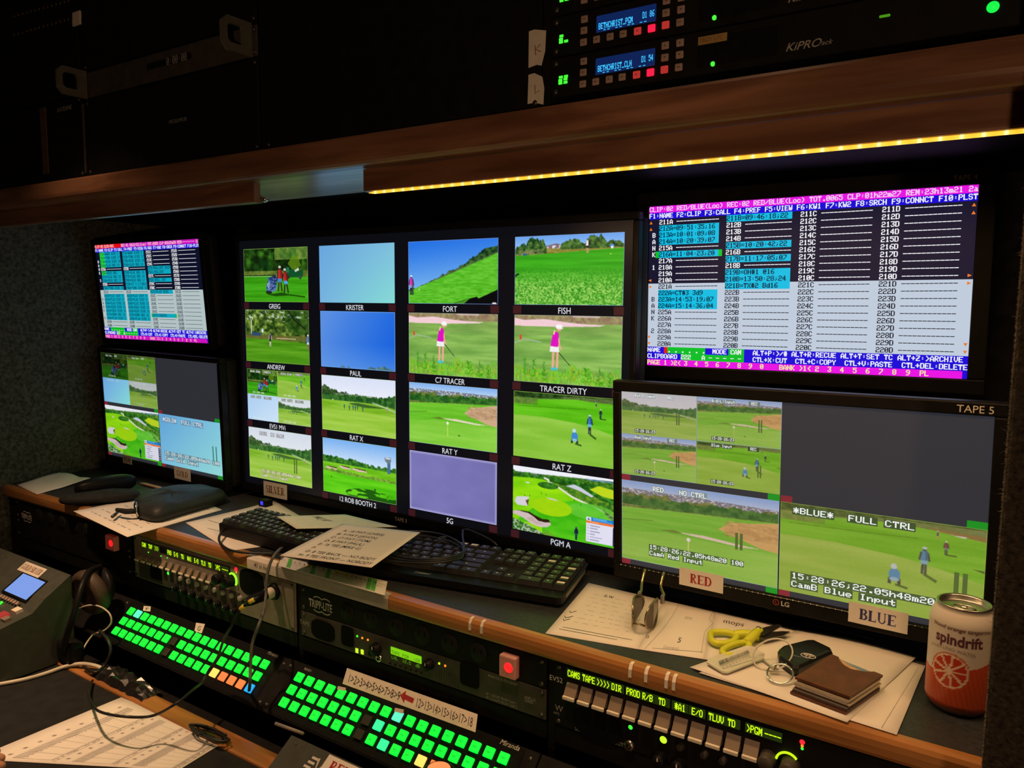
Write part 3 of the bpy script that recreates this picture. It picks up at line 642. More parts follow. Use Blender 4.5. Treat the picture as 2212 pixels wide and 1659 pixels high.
def pic_rob(w, h):
    p = Pic(w, h); p.vgrad([(0, (120, 175, 240)), (.4, (205, 225, 248))])
    p.trees([(0, .32), (.15, .34), (.35, .34), (.6, .38), (.85, .40), (1, .39)], [(0, .5), (1, .46)], .05, (18, 75, 20), (80, 150, 50), 121, 26, 34)
    p.grass(p.below([(0, .44), (.4, .44), (1, .45)]), (100, 182, 20), (132, 205, 42), 122, 3, 18)
    for x0, x1, y in ((.03, .2, .545), (.4, .6, .505), (.22, .38, .5)): p.poly([(x0, y), (x0 + .05, y - .03), (x1, y - .01), (x1 + .02, y + .02), ((x0 + x1) / 2, y + .025)], (215, 190, 170)); p.poly([(x0 + .04, y - .035), (x1, y - .025), (x1, y - .005), (x0 + .06, y - .02)], (60, 50, 20))
    p.trees([(0, .56), (.4, .58), (.9, .6)], [(0, .60), (.4, .625), (.92, .635)], .03, (80, 130, 30), (140, 180, 70), 123, 40, 40)
    p.rect(.885, .28, .925, .48, (70, 110, 140)); p.poly([(.85, .2), (.93, .19), (.935, .26), (.91, .29), (.88, .29), (.855, .26)], (110, 125, 140)); p.rect(.862, .2, .925, .225, (215, 215, 215))
    p.grass(p.below([(0, .61), (.5, .63), (1, .64)]), (70, 185, 12), (104, 212, 26), 124, 2, 14)
    m = ((p.noise(9, 30, 125) > .42) & (((p.X - .72) / .4) ** 2 + ((p.Y - .93) / .12) ** 2 < 1)).astype(float); p.put((14, 70, 8), m, .85)
    p.ell(.12, .70, .008, .012, (30, 50, 40)); p.ell(.72, .80, .01, .016, (25, 35, 35))
    return p.done((150, 190, 120))
def pic_lavender(w, h):
    p = Pic(w, h); p.put(p.mix((112, 108, 170), (124, 120, 184), p.noise(3, 3, 131)) ); return p.done((170, 165, 215))
def pic_pgm(w, h, duller=0):
    p = Pic(w, h); p.put((238, 240, 248)); 
    p.put(p.mix((40, 90, 45), (130, 160, 110), p.noise(40, 40, 141)), p.below([(0, .09), (.3, .08), (1, .03)])); 
    p.put(p.mix((50, 90, 170), (170, 195, 235), p.noise(40, 30, 142)), ((p.X > .72) & (p.Y > .05) & (p.Y < .16)).astype(float) * p.below([(.7, .03), (1, .05)]), .9)
    p.trees([(0, .12), (.15, .13), (.35, .10)], [(0, .18), (.35, .16)], .04, (15, 60, 18), (55, 120, 40), 143, 30, 40)
    p.grass(p.below([(0, .18), (.16, .16), (.34, .13), (.38, .16), (.55, .3), (1, .6)]), (112, 200, 8), (156, 225, 18), 144, 3, 10)
    p.put(p.mix((30, 100, 25), (125, 160, 40), p.noise(40, 40, 145)), p.below([(0, -1), (.33, .08), (1, .06)]) * (1 - p.below([(0, -1), (.33, .13), (.46, .26), (.62, .38), (1, .60)])) * (p.X > .33))
    p.trees([(.3, .11), (.5, .10), (.8, .13), (1, .3)], [(.3, .16), (.6, .22), (.8, .3), (1, .4)], .06, (12, 60, 10), (70, 150, 40), 146, 26, 36)
    p.poly([(.74, .20), (.82, .13), (1, .17), (1, .3), (.85, .27)], (190, 215, 30)); p.poly([(.52, .20), (.6, .16), (.66, .19), (.78, .29), (.76, .31), (.64, .24)], (200, 205, 220))
    p.line([(.31, .13), (.36, .15), (.35, .18), (.45, .24), (.58, .35), (.72, .42), (.85, .48), (1, .58)], .014, (225, 222, 205))
    p.put(p.mix((25, 85, 20), (70, 140, 35), p.noise(40, 30, 147)), (((p.X - .35) / .1) ** 2 + ((p.Y - .24) / .05) ** 2 < 1).astype(float)); p.ell(.15, .24, .022, .012, (215, 215, 205))
    p.grass(p.below([(0, .9), (.25, .55), (.6, .40), (.75, .42), (1, .6)]) * (1 - ((p.X < .3) & (p.Y > .85)).astype(float)), (52, 172, 12), (96, 205, 30), 148, 5, 8)
    p.put(p.mix((120, 205, 60), (90, 190, 60), p.noise(6, 6, 149)), (((p.X - .76) / .22) ** 2 + ((p.Y - .53) / .12) ** 2 < 1).astype(float), .7)
    g = (((p.X - .385) / .195) ** 2 + ((p.Y - .555) / .135) ** 2 < 1).astype(float); p.put(p.mix((140, 205, 10), (168, 215, 15), p.noise(4, 4, 150)), g)
    p.poly([(.02, .56), (.04, .48), (.12, .46), (.165, .46), (.155, .57), (.15, .60), (.05, .61)], (212, 208, 216)); p.poly([(.13, .52), (.165, .49), (.155, .6)], (95, 75, 40))
    p.poly([(0, .72), (.05, .69), (.17, .69), (.22, .73), (.3, .77), (.37, .76), (.385, .82), (.35, .87), (.28, .89), (.2, .87), (.1, .79), (0, .75)], (208, 188, 186)); p.poly([(.03, .69), (.17, .685), (.22, .72), (.3, .76), (.36, .75), (.38, .79), (.33, .805), (.26, .80), (.21, .745), (.16, .71)], (42, 28, 14)); p.poly([(.14, .80), (.2, .74), (.24, .81), (.33, .83), (.25, .86)], (190, 165, 160), .8)
    p.poly([(.33, .42), (.42, .42), (.46, .45), (.36, .44)], (205, 205, 190)); 
    n = (p.noise(60, 50, 151) > .5).astype(float); p.put(p.mix((40, 110, 20), (170, 180, 160), n), p.below([(0, .82), (.15, .88), (.35, 1.0)]) * (p.X < .36)); p.put(p.mix((80, 150, 30), (150, 150, 60), p.noise(30, 30, 152)), p.below([(.3, 1), (.33, .92), (.5, 1.02)]) * (p.X > .3) * (p.X < .52), .6)
    p.put(p.mix((35, 90, 20), (150, 165, 120), p.noise(50, 50, 153)), (p.below([(.85, .45), (.9, .55), (1, .66)]) == 0) * p.below([(.8, .40), (.9, .5), (1, .58)]) * (p.X > .85))
    for x, y in ((.12, .43), (.17, .42), (.285, .36), (.33, .37), (.6, .38), (.66, .43)): p.rect(x, y, x + .006, y + .025, (25, 60, 40))
    p.person(.625, .98, .2, (20, 30, 70), (25, 70, 80), (20, 50, 60), (60, 80, 110))
    # leaderboard graphic
    p.rect(.715, .60, 1.0, .655, (20, 120, 205)); p.rect(.715, .655, 1.0, .69, (235, 120, 50)); p.rect(.715, .69, 1.0, .965, (224, 222, 240)); p.rect(.955, .70, .99, .965, (20, 25, 60)); p.rect(.715, .60, .76, .655, (215, 225, 240)); p.poly([(.725, .64), (.737, .615), (.75, .64)], (30, 40, 60))
    for i in range(6):
        y = .715 + i * .042; p.rect(.73, y, .737, y + .012, (110, 110, 140)); p.rect(.75, y, .75 + (.09, .07, .09, .045, .11, .085)[i], y + .013, (140, 140, 165)); p.rect(.965, y, .982, y + .016, (220, 220, 235))
    p.rect(.775, .612, .90, .622, (120, 190, 235)); p.rect(.775, .632, .95, .641, (120, 190, 235)); p.rect(.75, .668, .83, .676, (250, 190, 150))
    if duller: p.put((70, 85, 70), None, duller)
    return p.done()
def pic_quad(w, h, dim=0):
    a = np.zeros((h, w, 3)); hw, hh = w // 2, h // 2
    a[:hh, :hw] = pic_greig(hw, hh); a[:hh, hw:hw * 2] = pic_ratz(hw, hh, .2); a[hh:hh * 2, :hw] = pic_sky1(hw, hh, ((170, 205, 240), (190, 215, 245), (185, 215, 245), (205, 228, 245))); a[hh:hh * 2, hw:hw * 2] = pic_ratx(hw, hh, .15)
    return a
# ------------------------------------------------------------------ monitors
PIX = attr_glow('screen_picture', 1.0); M['screen_picture'] = PIX
M['screen_black'] = mat('screen_black', (0.006, 0.006, 0.008, 1), 0.30, spec=0.3, emit=rgb(14, 16, 24), es=0.6, noise=0.05)
M['screen_grey'] = glow('screen_grey', rgb(44, 46, 53), 1.0)
M['osd_white'] = glow('osd_white', rgb(240, 242, 236), 1.0)
M['caption_white'] = glow('caption_white', rgb(226, 228, 236), 1.0)
M['tally_red'] = glow('tally_red', rgb(58, 18, 26), 1.0)
M['tally_red2'] = glow('tally_red2', rgb(128, 36, 48), 1.0)
M['tally_green'] = glow('tally_green', rgb(20, 140, 32), 1.0)
class Mon:
    def __init__(s, name, pose, w, h, label, bez=(0.014, 0.016, 0.021), depth=0.045, group=None):
        """pose: yaw, tilt, roll, x, y, z (z relative to the camera height) of the screen centre"""
        yaw, tilt, roll, x, y, z = pose; s.w, s.h = w, h
        def tr(a, b):
            a, b = a * math.cos(roll) - b * math.sin(roll), a * math.sin(roll) + b * math.cos(roll)
            q = (a, b * math.sin(tilt), b * math.cos(tilt)); return Vector((q[0] * math.cos(yaw) - q[1] * math.sin(yaw), q[0] * math.sin(yaw) + q[1] * math.cos(yaw), q[2]))
        s.o = Vector((x, y, z + CAM[2])); s.ex = tr(1, 0); s.ez = tr(0, 1); s.ey = s.ez.cross(s.ex)
        s.mtx = frame(s.o, s.ex, s.ey, s.ez)
        s.root = empty(name, mtx=s.mtx, label=label, cat='monitor', group=group)
        bs, bt, bb = bez; x0, x1, z0, z1 = -w / 2 - bs, w / 2 + bs, -h / 2 - bb, h / 2 + bt; s.out = (x0, x1, z0, z1)
        f = MB(); d0, d1 = -0.004, 0.014
        for a, b in (((x0, d0, h / 2), (x1, d1, z1)), ((x0, d0, z0), (x1, d1, -h / 2)), ((x0, d0, -h / 2 + .0002), (-w / 2, d1, h / 2 - .0002)), ((w / 2, d0, -h / 2 + .0002), (x1, d1, h / 2 - .0002))): f.rbox(a, b, 0.0022, 2)
        f.build('bezel', 'black_plastic', s.root)
        MB().rbox((x0 + 0.003, 0.0142, z0 + 0.003), (x1 - 0.003, depth, z1 - 0.003), 0.012, 3).build('back_housing', 'black_matte', s.root)
        s.scr = MB().box((-w / 2, 0.0, -h / 2), (w / 2, 0.0140, h / 2)).build('screen', 'screen_black', s.root)
        s.k = 0
    def fx(s, f): return (f - 0.5) * s.w
    def fz(s, f): return (0.5 - f) * s.h
    def px(s, u, v):
        p = at_plane(u, v, s.o, s.ey) - s.o; return p.dot(s.ex), p.dot(s.ez)
    def lay(s): s.k += 1; return -0.0004 - 0.00002 * s.k
    def pic(s, arr, x0, z0, x1, z1, name='picture', y=None):
        """z0 top, z1 bottom, local metres"""
        y = -0.0004 if y is None else y
        h, w = arr.shape[:2]; X, Z = np.meshgrid(np.linspace(x0, x1, w), np.linspace(z0, z1, h))
        V = np.stack([X, np.full_like(X, y), Z], -1).reshape(-1, 3)
        i = (np.arange(h - 1)[:, None] * w + np.arange(w - 1)[None, :]).ravel()
        F = np.stack([i, i + w, i + w + 1, i + 1], -1)
        me = bpy.data.meshes.new(name); me.vertices.add(len(V)); me.vertices.foreach_set('co', V.ravel())
        me.loops.add(F.size); me.loops.foreach_set('vertex_index', F.ravel()); me.polygons.add(len(F))
        me.polygons.foreach_set('loop_start', np.arange(len(F)) * 4); me.polygons.foreach_set('loop_total', np.full(len(F), 4)); me.update()
        a = me.color_attributes.new('Col', 'FLOAT_COLOR', 'POINT'); c = np.ones((h * w, 4)); c[:, :3] = lin(arr.reshape(-1, 3) / 255.0); a.data.foreach_set('color', c.ravel().astype(np.float32))
        me.materials.append(PIX); return link(bpy.data.objects.new(name, me), s.scr)
    def rect(s, x0, z0, x1, z1, m, name='colour_block', y=None):
        y = s.lay() if y is None else y
        return MB().add([(x0, y, z1), (x1, y, z1), (x1, y, z0), (x0, y, z0)], [(0, 1, 2, 3)]).build(name, m, s.scr)
    def cap(s, txt, xc, zc, size, m='caption_white', name='caption', sx=1.0, bold=0.01, align='c'):
        y = s.lay(); mb = MB(); text_shape(mb, txt, lambda a, b: (a, y, b), size, xc, zc, align, bold, sx); return mb.build(name, m, s.scr)
    def osd(s, txt, f_x, f_y, cw, ch, fg=(240, 242, 236), bg=(84, 104, 60), name='overlay_text', fat=0.3):
        """pixel-font line, cell size in fractions of the screen, with backing boxes per word"""
        x, z = s.fx(f_x), f_y * s.h; W, H = cw * s.w, ch * s.h; R = []; C = []
        y = s.lay()
        if bg is not None:
            i = 0
            while i < len(txt):
                if txt[i] != ' ':
                    j = i
                    while j < len(txt) and txt[j] != ' ': j += 1
                    R.append((x + i * W - 0.1 * W, z, x + j * W + 0.1 * W, z + H)); C.append(bg); i = j
                else: i += 1
        nb = len(R); pixel_text(R, txt, x, z, W, H, fat); C += [fg] * (len(R) - nb)
        Y = [y] * 1
        fn = lambda a, b: (a, y, s.h / 2 - b)
        o = quads_obj(name, R, fn, PIX, s.scr, C)
        # lift the letters off the boxes
        v = o.data.vertices
        for i in range(nb * 4, len(v)): v[i].co.y -= 0.00012
        return o

# ---- centre multiviewer
CW = 0.2045; CH = 0.1150; PX_ = 0.2393; PZ = 0.1323; CX0 = -1.4434; CZ0 = 0.1095; CY = 1.12
bw, bh = 0.952, 0.545; ccx = (-1.4434 - 0.5208) / 2; ccz = (0.128 - 0.418) / 2
MC = Mon('multiview_monitor', (0, 0, 0, ccx, CY, ccz), bw, bh, 'wide black monitor in the middle showing sixteen golf pictures in a grid', (0.010, 0.014, 0.018), 0.05)
LX = lambda X: X - ccx; LZ = lambda Z: Z - ccz
caps = [['GREIG', 'KRISTER', 'FORT', 'FISH'], ['ANDREW', 'PAUL', 'C7 TRACER', 'TRACER DIRTY'], ['EVS1 MVi', 'RAT X', 'RAT Y', 'RAT Z'], [None, '12 ROB BOOTH 2', '5G', 'PGM A']]
GW, GH = 200, 113
pics = [[pic_greig, lambda w, h: pic_sky1(40, 24), pic_fort, pic_fish], [pic_andrew, lambda w, h: pic_paul(100, 60), lambda w, h: pic_tracer(w, h), lambda w, h: pic_tracer(w, h, True)],
        [pic_quad, pic_ratx, pic_raty, pic_ratz], [lambda w, h: pic_ratx(w, h, .10), pic_rob, lambda w, h: pic_lavender(40, 24), pic_pgm]]
for r in range(4):
    for c in range(4):
        x0 = LX(CX0 + c * PX_); z0 = LZ(CZ0 - r * PZ)
        MC.pic(pics[r][c](GW, GH), x0, z0, x0 + CW, z0 - CH, 'picture')
        if caps[r][c]:
            MC.cap(caps[r][c], x0 + CW * 0.48, z0 - CH - 0.0145, 0.0148, sx=0.90, bold=0.0)
            MC.rect(x0 - 0.003, z0 - CH - 0.0018, x0 + 0.014, z0 - CH - 0.0155, 'tally_red', 'tally_block'); MC.rect(x0 + CW - 0.016, z0 - CH - 0.0018, x0 + CW + 0.002, z0 - CH - 0.0155, 'tally_red', 'tally_block')
def frac(Mo, x, z): return (x / Mo.w + 0.5, 0.5 - z / Mo.h)
# little overlays inside the quad picture and the silver picture
x0 = LX(CX0); z0 = LZ(CZ0 - 2 * PZ)
for dx, dz in ((0, 0), (.5, 0), (0, .5), (.5, .5)):
    f = frac(MC, x0 + (dx + .06) * CW, z0 - (dz + .02) * CH); MC.osd('Gld Inp  (REC)', f[0], f[1], 0.0052, 0.0105, (225, 228, 222), (110, 118, 105)); f = frac(MC, x0 + (dx + .09) * CW, z0 - (dz + .43) * CH); MC.osd('15:28:26', f[0], f[1], 0.0052, 0.0095, (225, 228, 222), None)
x0 = LX(CX0); z0 = LZ(CZ0 - 3 * PZ)
f = frac(MC, x0 + .19 * CW, z0 - .06 * CH); MC.osd('SILV  NO CTRL', f[0], f[1], 0.0065, 0.016, (220, 222, 226), (150, 152, 158))
f = frac(MC, x0 + .2 * CW, z0 - .80 * CH); MC.osd('15:28:26;22.05h48m 100', f[0], f[1], 0.0062, 0.0155, (222, 226, 200), (150, 160, 90)); f = frac(MC, x0 + .2 * CW, z0 - .885 * CH); MC.osd('CamB Silv Input', f[0], f[1], 0.0062, 0.0155, (222, 226, 200), (150, 160, 90))
M['bar_dark'] = glow('bar_dark', rgb(82, 100, 48), 1.0)
for dx in (.735, .768): MC.rect(x0 + dx * CW, z0 - .50 * CH, x0 + (dx + .016) * CW, z0 - .78 * CH, 'bar_dark', 'level_bar')
MC.cap('TAPE 3', *[(lambda q: (q[0], MC.out[2] + 0.004))(MC.px(870, 1122))][0], 0.0105, M['print_white'], 'bezel_label', bold=0.0).location.y = -0.0045
# ---- VGA style list displays (80 x 25 cells)
def list_display(Mo, kind):
    R = []; C = []; T = []; K = []
    cw, ch = Mo.w / 80, Mo.h / 25
    def bg(c0, r0, c1, r1, col): R.append((-Mo.w / 2 + c0 * cw, r0 * ch, -Mo.w / 2 + c1 * cw, r1 * ch)); C.append(col)
    def tx(s_, c, r, col, fat=0.6):
        n = len(T); pixel_text(T, s_, -Mo.w / 2 + c * cw, r * ch, cw, ch, fat); K.extend([col] * (len(T) - n))
    MAG, BLU, NAV, WHT, CYN, GRN = (232, 20, 226), (28, 10, 214), (24, 22, 46), (192, 204, 220), (14, 188, 226), (10, 190, 40)
    if kind == 'L': WHT, CYN, MAG = (178, 194, 196), (12, 166, 190), (205, 18, 190); NAV = (12, 16, 40)
    bg(0, 0, 80, 1, MAG); bg(0, 1, 80, 2, BLU); bg(0, 2, 80, 12, NAV); bg(0, 12, 80, 22, WHT); bg(0, 22, 80, 24, BLU); bg(0, 24, 79, 25, MAG); bg(79, 24, 80, 25, BLU)
    W_, Y_, D_ = (244, 244, 250), (240, 236, 150), (8, 10, 30)
    if kind == 'R': tx('CLIP:02 RED/BLUE(Loc) REC:02 RED/BLUE(Loc) TOT.0065 CLP:01h22m27 REM:23h13m21 2a', 0, 0, (246, 210, 244))
    else: bg(0, 0, 22, 1, (226, 10, 16)); tx('CLIP:05 GLDS/ORG      REC:01 GOLD/SIL(Loc) TOT.0305 CLP:06h22m50 REM:--:--:-- 2a', 0, 0, (250, 190, 200))
    F = 'F1:NAME F2:CLIP F3:CALL F4:PREF F5:VIEW F6:KW1 F7:KW2 F8:SRCH F9:CONNCT F10:PLST'; tx(F, 0, 1, W_)
    base = {'R': ('21', '22'), 'L': ('25', '26')}[kind]
    if kind == 'R':
        cy = {('A', 1): '09:51:35;16', ('A', 2): '10:01:09;08', ('A', 3): '10:20:39;07', ('A', 5): '11:04:23;20', ('B', 0): '09:46:18;22', ('B', 4): '10:20:42;22', ('B', 6): '11:17:05;07', ('B', 8): 'OH#1 @16', ('B', 9): '13:50:28;24', ('B', 10): 'TX#2 Bd16', ('A', 11): 'CT#3 3d9', ('A', 12): '14:53:19;07', ('A', 13): '15:14:36;04'}
        bank = {2: 'B', 3: 'A', 4: 'N', 5: 'K', 7: '1', 12: 'B', 13: 'A', 14: 'N', 15: 'K', 17: '2'}
    else:
        e = ['WAW5 BIRD 9', 'TOM6 BIRD 17', 'KEN2 BIRD 10', 'SLA2 BRG 18', None, 'KEN3 BRD', 'SLA2 BRG 18', 'KEN3 BRG 17', None, 'TOM6 BIRD 18']
        cy = {('A', i): q for i, q in enumerate(e) if q}; cy.update({('B', i): q for i, q in enumerate(e[:4] + [None] + ['SLA2 BRG 18', 'SLA2 BRG 18', 'KEN3 BRG 17', 'CT 3 17-HOLE', 'TOM6 BIRD 18']) if q})
        cy.update({('A', i): q for i, q in zip(range(11, 18), ['PLA7 CHIP 9', 'PLA3 CHIP 9', 'SLA3 BIRD 18', 'KEN2 BIRD 18', 'KEN3 BIRD 18', 'DOM4 BRG 18', 'PLA4 BIRD 9'])}); cy.update({('B', i): cy[('A', i)] for i in range(11, 18)})
        cy.update({('C', 4): 'ROLLOUT CHIP', ('C', 5): 'ROLLOUT', ('C', 7): 'ROLL OUT', ('C', 10): 'PLA5 BERG', ('C', 16): 'CHEERS'})
        bank = {2: 'B', 3: 'A', 4: 'N', 5: 'K', 7: '5', 12: 'B', 13: 'A', 14: 'N', 15: 'K', 17: '6'}
    for ci, col in enumerate('ABCD'):
        for i in range(20):
            pre = base[i // 10]; num = (i % 10 + 1) % 10; c0 = 3 + 19 * ci; r = 2 + i
            nm = f'{pre}{num}{col}'
            if (col, i) in cy:
                bg(c0, r, c0 + 17, r + 1, CYN)
                if kind == 'L' and col == 'A' and i in (0, 1, 2, 3, 5): bg(c0, r, c0 + 4, r + 1, (40, 220, 40))
                tx(nm + '=' + cy[(col, i)], c0, r, (2, 20, 50) if kind == 'R' else (6, 70, 96))
            else: tx(nm + ' ' + ('------------'), c0, r, W_ if i < 10 else D_)
    for i, q in bank.items(): tx(q, 1, 2 + i, W_ if i < 10 else D_)
    if kind == 'R': bg(2, 7, 3, 8, GRN); bg(20, 7, 21, 8, GRN)
    else: bg(40, 18, 41, 19, GRN); bg(58, 18, 59, 19, GRN)
    tx('NAME', 0, 22, W_); bg(5, 22, 17, 23, GRN); bg(10, 23, 27.7, 24, GRN); bg(23.5, 22, 27.7, 23, GRN)
    if kind == 'R': bg(5, 22, 6, 23, (230, 30, 20))
    tx('. . . . . .', 6, 22, W_); tx('MODE CAM', 19, 22, W_); tx('CLIPBOARD ' + ('222' if kind == 'R' else '237') + '   A - - - - -', 0, 23, W_)
    tx('ALT+P:>/# ALT+R:RECUE ALT+T:SET TC ALT+Z:>ARCHIVE', 30, 22, W_); tx('CTL+X:CUT  CTL+C:COPY  CTL+V:PASTE  CTL+DEL:DELETE', 30, 23, W_)
    tx('PAGE 1 >2< 3  4  5  6  7  8  9  0    BANK >1< 2  3  4  5  6  7  8  9  PL', 0, 24, Y_ if kind == 'R' else (246, 180, 170))
    fn = lambda y: (lambda a, b: (a, y, Mo.h / 2 - b))
    for i in range(len(R)): pass
    ob = quads_obj('list_background', R, fn(-0.0004), PIX, Mo.scr, C)
    for i in range(len(R)):
        for k in range(4): ob.data.vertices[i * 4 + k].co.y -= 0.000004 * i
    quads_obj('list_text', T, fn(-0.0015), PIX, Mo.scr, K)
    tr = MB(); 
    for (c, r, d) in ((79.3, 2.5, 'u'), (79.3, 3.5, 'u'), (79.3, 11.5, 'r'), (79.3, 12.5, 'r'), (79.3, 20.5, 'd'), (79.3, 21.5, 'd'), (.6, 2.5, 'u'), (.6, 3.5, 'u'), (.5, 11.5, 'l'), (.5, 12.5, 'l'), (.5, 20.5, 'd'), (.5, 21.5, 'd')):
        a = 0.0026; q = {'u': [(-a, -a), (a, -a), (0, a)], 'd': [(-a, a), (0, -a), (a, a)], 'r': [(-a, -a), (a, 0), (-a, a)], 'l': [(a, -a), (a, a), (-a, 0)]}[d]
        x, z = -Mo.w / 2 + c * cw, Mo.h / 2 - r * ch
        if kind == 'R': tr.add([(x + p[0], -0.0017, z + p[1] * 0.9) for p in q], [(0, 1, 2)])
    if kind == 'R': tr.build('arrow_marks', glow('arrow_orange', rgb(236, 120, 40), 1.0), Mo.scr, kind='stuff')
UR = Mon('list_monitor', (0.03142, -0.0119, 0.00811, -0.29046, 1.24321, 0.02831), 0.476, 0.26775, 'black monitor at upper right listing clip times under a magenta bar, CLIP:02 RED/BLUE', (0.022, 0.024, 0.022))
list_display(UR, 'R')
lx, lz = UR.px(2085, 385); UR.cap('TAPE 4', lx, UR.h / 2 + 0.007, 0.0095, mat('tape_label_orange_sheen', (0.85, 0.45, 0.22, 1), 0.3, noise=0.4, nscale=400), 'bezel_label', bold=0.0).location.y = -0.0045  # orange reflected light is put into the lettering colour
UL = Mon('list_monitor', (0.01369, -0.07264, 0.00213, -1.75938, 1.08878, 0.01569), 0.42, 0.23625, 'small black monitor at upper left listing clips, with a red block in its magenta bar', (0.014, 0.014, 0.016))
list_display(UL, 'L')
# ---- right-hand quad monitor
def quad_layout(Mo, small, left, right, res, blocks=True):
    X = Mo.fx; Z = Mo.fz; fr = [0, .24, .474, .507, .970, 1.0]
    Mo.rect(X(0), Z(0), X(1), Z(1), 'screen_grey', 'grey_field', -0.0002)
    for k, (c, r) in enumerate(((0, 0), (1, 0), (0, 1), (1, 1))):
        Mo.pic(small[k], X(c * .248), Z(fr[r]), X(c * .248 + .2475), Z(fr[r + 1] - .0008), 'picture')
    Mo.pic(left, X(0), Z(fr[3]), X(.495), Z(fr[4])); Mo.pic(right, X(.4985), Z(fr[3] if not blocks else .507), X(1), Z(fr[4]))
    for x0, x1, y0, y1, m in ((0, .03, fr[2], fr[3], 'r'), (.462, .496, fr[2], fr[3], 'g'), (.4985, .530, fr[2], fr[3], 'r'), (.955, 1, fr[2], fr[3], 'g'), (0, .03, fr[4], 1, 'r'), (.462, .496, fr[4], 1, 'g'), (.4985, .530, fr[4], 1, 'r'), (.955, 1, fr[4], 1, 'g')):
        Mo.rect(X(x0), Z(y0), X(x1), Z(y1), 'tally_red2' if m == 'r' else 'tally_green', 'tally_block', -0.0006)
    Mo.rect(X(.4955), Z(fr[3]), X(.498), Z(1), 'screen_black', 'divider', -0.0006)
LG = Mon('quad_monitor', (-0.02051, -0.03896, 0.0103, -0.24881, 1.0516, -0.26425), 0.476, 0.26775, 'front right black monitor with red and blue paper labels under golf pictures', (0.0135, 0.0165, 0.023))
TON = np.array([.95, .88, .93])
quad_layout(LG, [pic_ratx(130, 68, .35) * TON, pic_raty(130, 68, .25) * TON, pic_raty(130, 68, .25) * TON, pic_ratz(130, 68, .25) * TON], pic_raty(260, 140, .22) * TON, pic_ratz(270, 146, .34, True) * TON, 1)
sm = (238, 240, 236)
for k, (c, r, a, b) in enumerate(((0, 0, 'Rat X Input', 'REC'), (1, 0, 'R/B L Input', '[REC]'), (0, 1, 'Red Input', '[REC]'), (1, 1, 'Blue Input', '[REC]'))):
    bgc = (150, 156, 158) if (c, r) == (0, 0) else (110, 122, 120) if r == 0 or c == 0 else (60, 74, 50)
    LG.osd(a, .046 + c * .248, (.008 if r == 0 else .243), .0062, .022, sm, bgc); LG.osd(b, .155 + c * .248, (.008 if r == 0 else .243), .0062, .022, sm, bgc)
    LG.osd('15:28:26;23', .046 + c * .248, (.205 if r == 0 else .438), .0062, .022, sm, (70, 84, 46))
    for d in (0, .007): LG.rect(LG.fx(.183 + c * .248 + d), LG.fz(.10 + r * .235), LG.fx(.187 + c * .248 + d), LG.fz(.165 + r * .235), 'bar_dark', 'level_bar')
LG.osd('RED    NO CTRL', .1064, .520, .0125, .036, sm, (128, 140, 142)); LG.osd('15:28:26;22.05h48m20 100', .0957, .858, .0125, .034, sm, (74, 98, 50)); LG.osd('CamA Red Input', .0957, .893, .0125, .034, sm, (74, 98, 50))
LG.osd('*BLUE*  FULL CTRL', .5325, .522, .0181, .042, sm, (66, 84, 46)); LG.osd('15:28:26;22.05h48m20', .5322, .862, .0181, .042, sm, (74, 90, 50)); LG.osd('CamB Blue Input', .5322, .905, .0181, .042, sm, (74, 90, 50))
for x, y0, y1, w in ((.370, .709, .80, .0085), (.384, .709, .80, .0085), (.934, .722, .88, .011), (.953, .722, .88, .011)): LG.rect(LG.fx(x), LG.fz(y0), LG.fx(x + w), LG.fz(y1), 'bar_dark', 'level_bar')
# bottom trim line, beads shaped as the light strip's reflected glints, brand mark, tape label
tr = MB(); tr.tube([(LG.out[0] + .012, -0.0045, -LG.h / 2 - .0022), (LG.out[1] - .006, -0.0045, -LG.h / 2 - .0022)], 0.00035, 6); tr.build('trim_line', 'steel', LG.root)
M['glint'] = mat('glint', (0.9, 0.85, 0.75, 1), 0.35, metal=1.0, emit=(1, .9, .7, 1), es=.0)
sp = MB()
for i in range(62): sp.lathe([(0, -.0012), (.0011, 0), (0, .0012)], 8, (LG.fx(-.0 + i / 61), -0.0047, -LG.h / 2 - .0022), cap=False)
sp.build('glint_beads', 'glint', LG.root)
def on_bezel(Mo, mb, name, m): return mb.build(name, m, Mo.root)
c = MB(); r_ = 0.0042; lx0, lz0 = LG.fx(.4945), LG.fz(1.037)
n = 24; c.add([(lx0 + r_ * math.cos(2 * PI * k / n), -0.0048, lz0 + r_ * math.sin(2 * PI * k / n)) for k in range(n)] + [(lx0 + r_ * .84 * math.cos(2 * PI * k / n), -0.0048, lz0 + r_ * .84 * math.sin(2 * PI * k / n)) for k in range(n)], [(k, (k + 1) % n, n + (k + 1) % n, n + k) for k in range(n)])
text_shape(c, 'L', lambda a, b: (a, -0.0048, b), 0.0045, lx0 - 0.0008, lz0 - 0.0016, 'l', 0.0); c.add([(lx0 - .0018, -0.0048, lz0 + .0008), (lx0 - .001, -0.0048, lz0 + .0008), (lx0 - .001, -0.0048, lz0 + .0016), (lx0 - .0018, -0.0048, lz0 + .0016)], [(0, 1, 2, 3)])
on_bezel(LG, c, 'round_emblem', mat('emblem_red', (0.45, 0.06, 0.07, 1), 0.4, noise=0.1))
c = MB(); text_shape(c, 'LG', lambda a, b: (a, -0.0048, b), 0.0095, lx0 + .0065, lz0 - .0034, 'l', 0.02); on_bezel(LG, c, 'brand_letters', mat('brand_silver', (0.55, 0.52, 0.48, 1), 0.4, noise=0.05))
c = MB(); text_shape(c, 'TAPE 5', lambda a, b: (a, -0.0046, b), 0.0125, LG.fx(.998), LG.h / 2 + .0035, 'r', 0.0); on_bezel(LG, c, 'bezel_label', 'print_white')
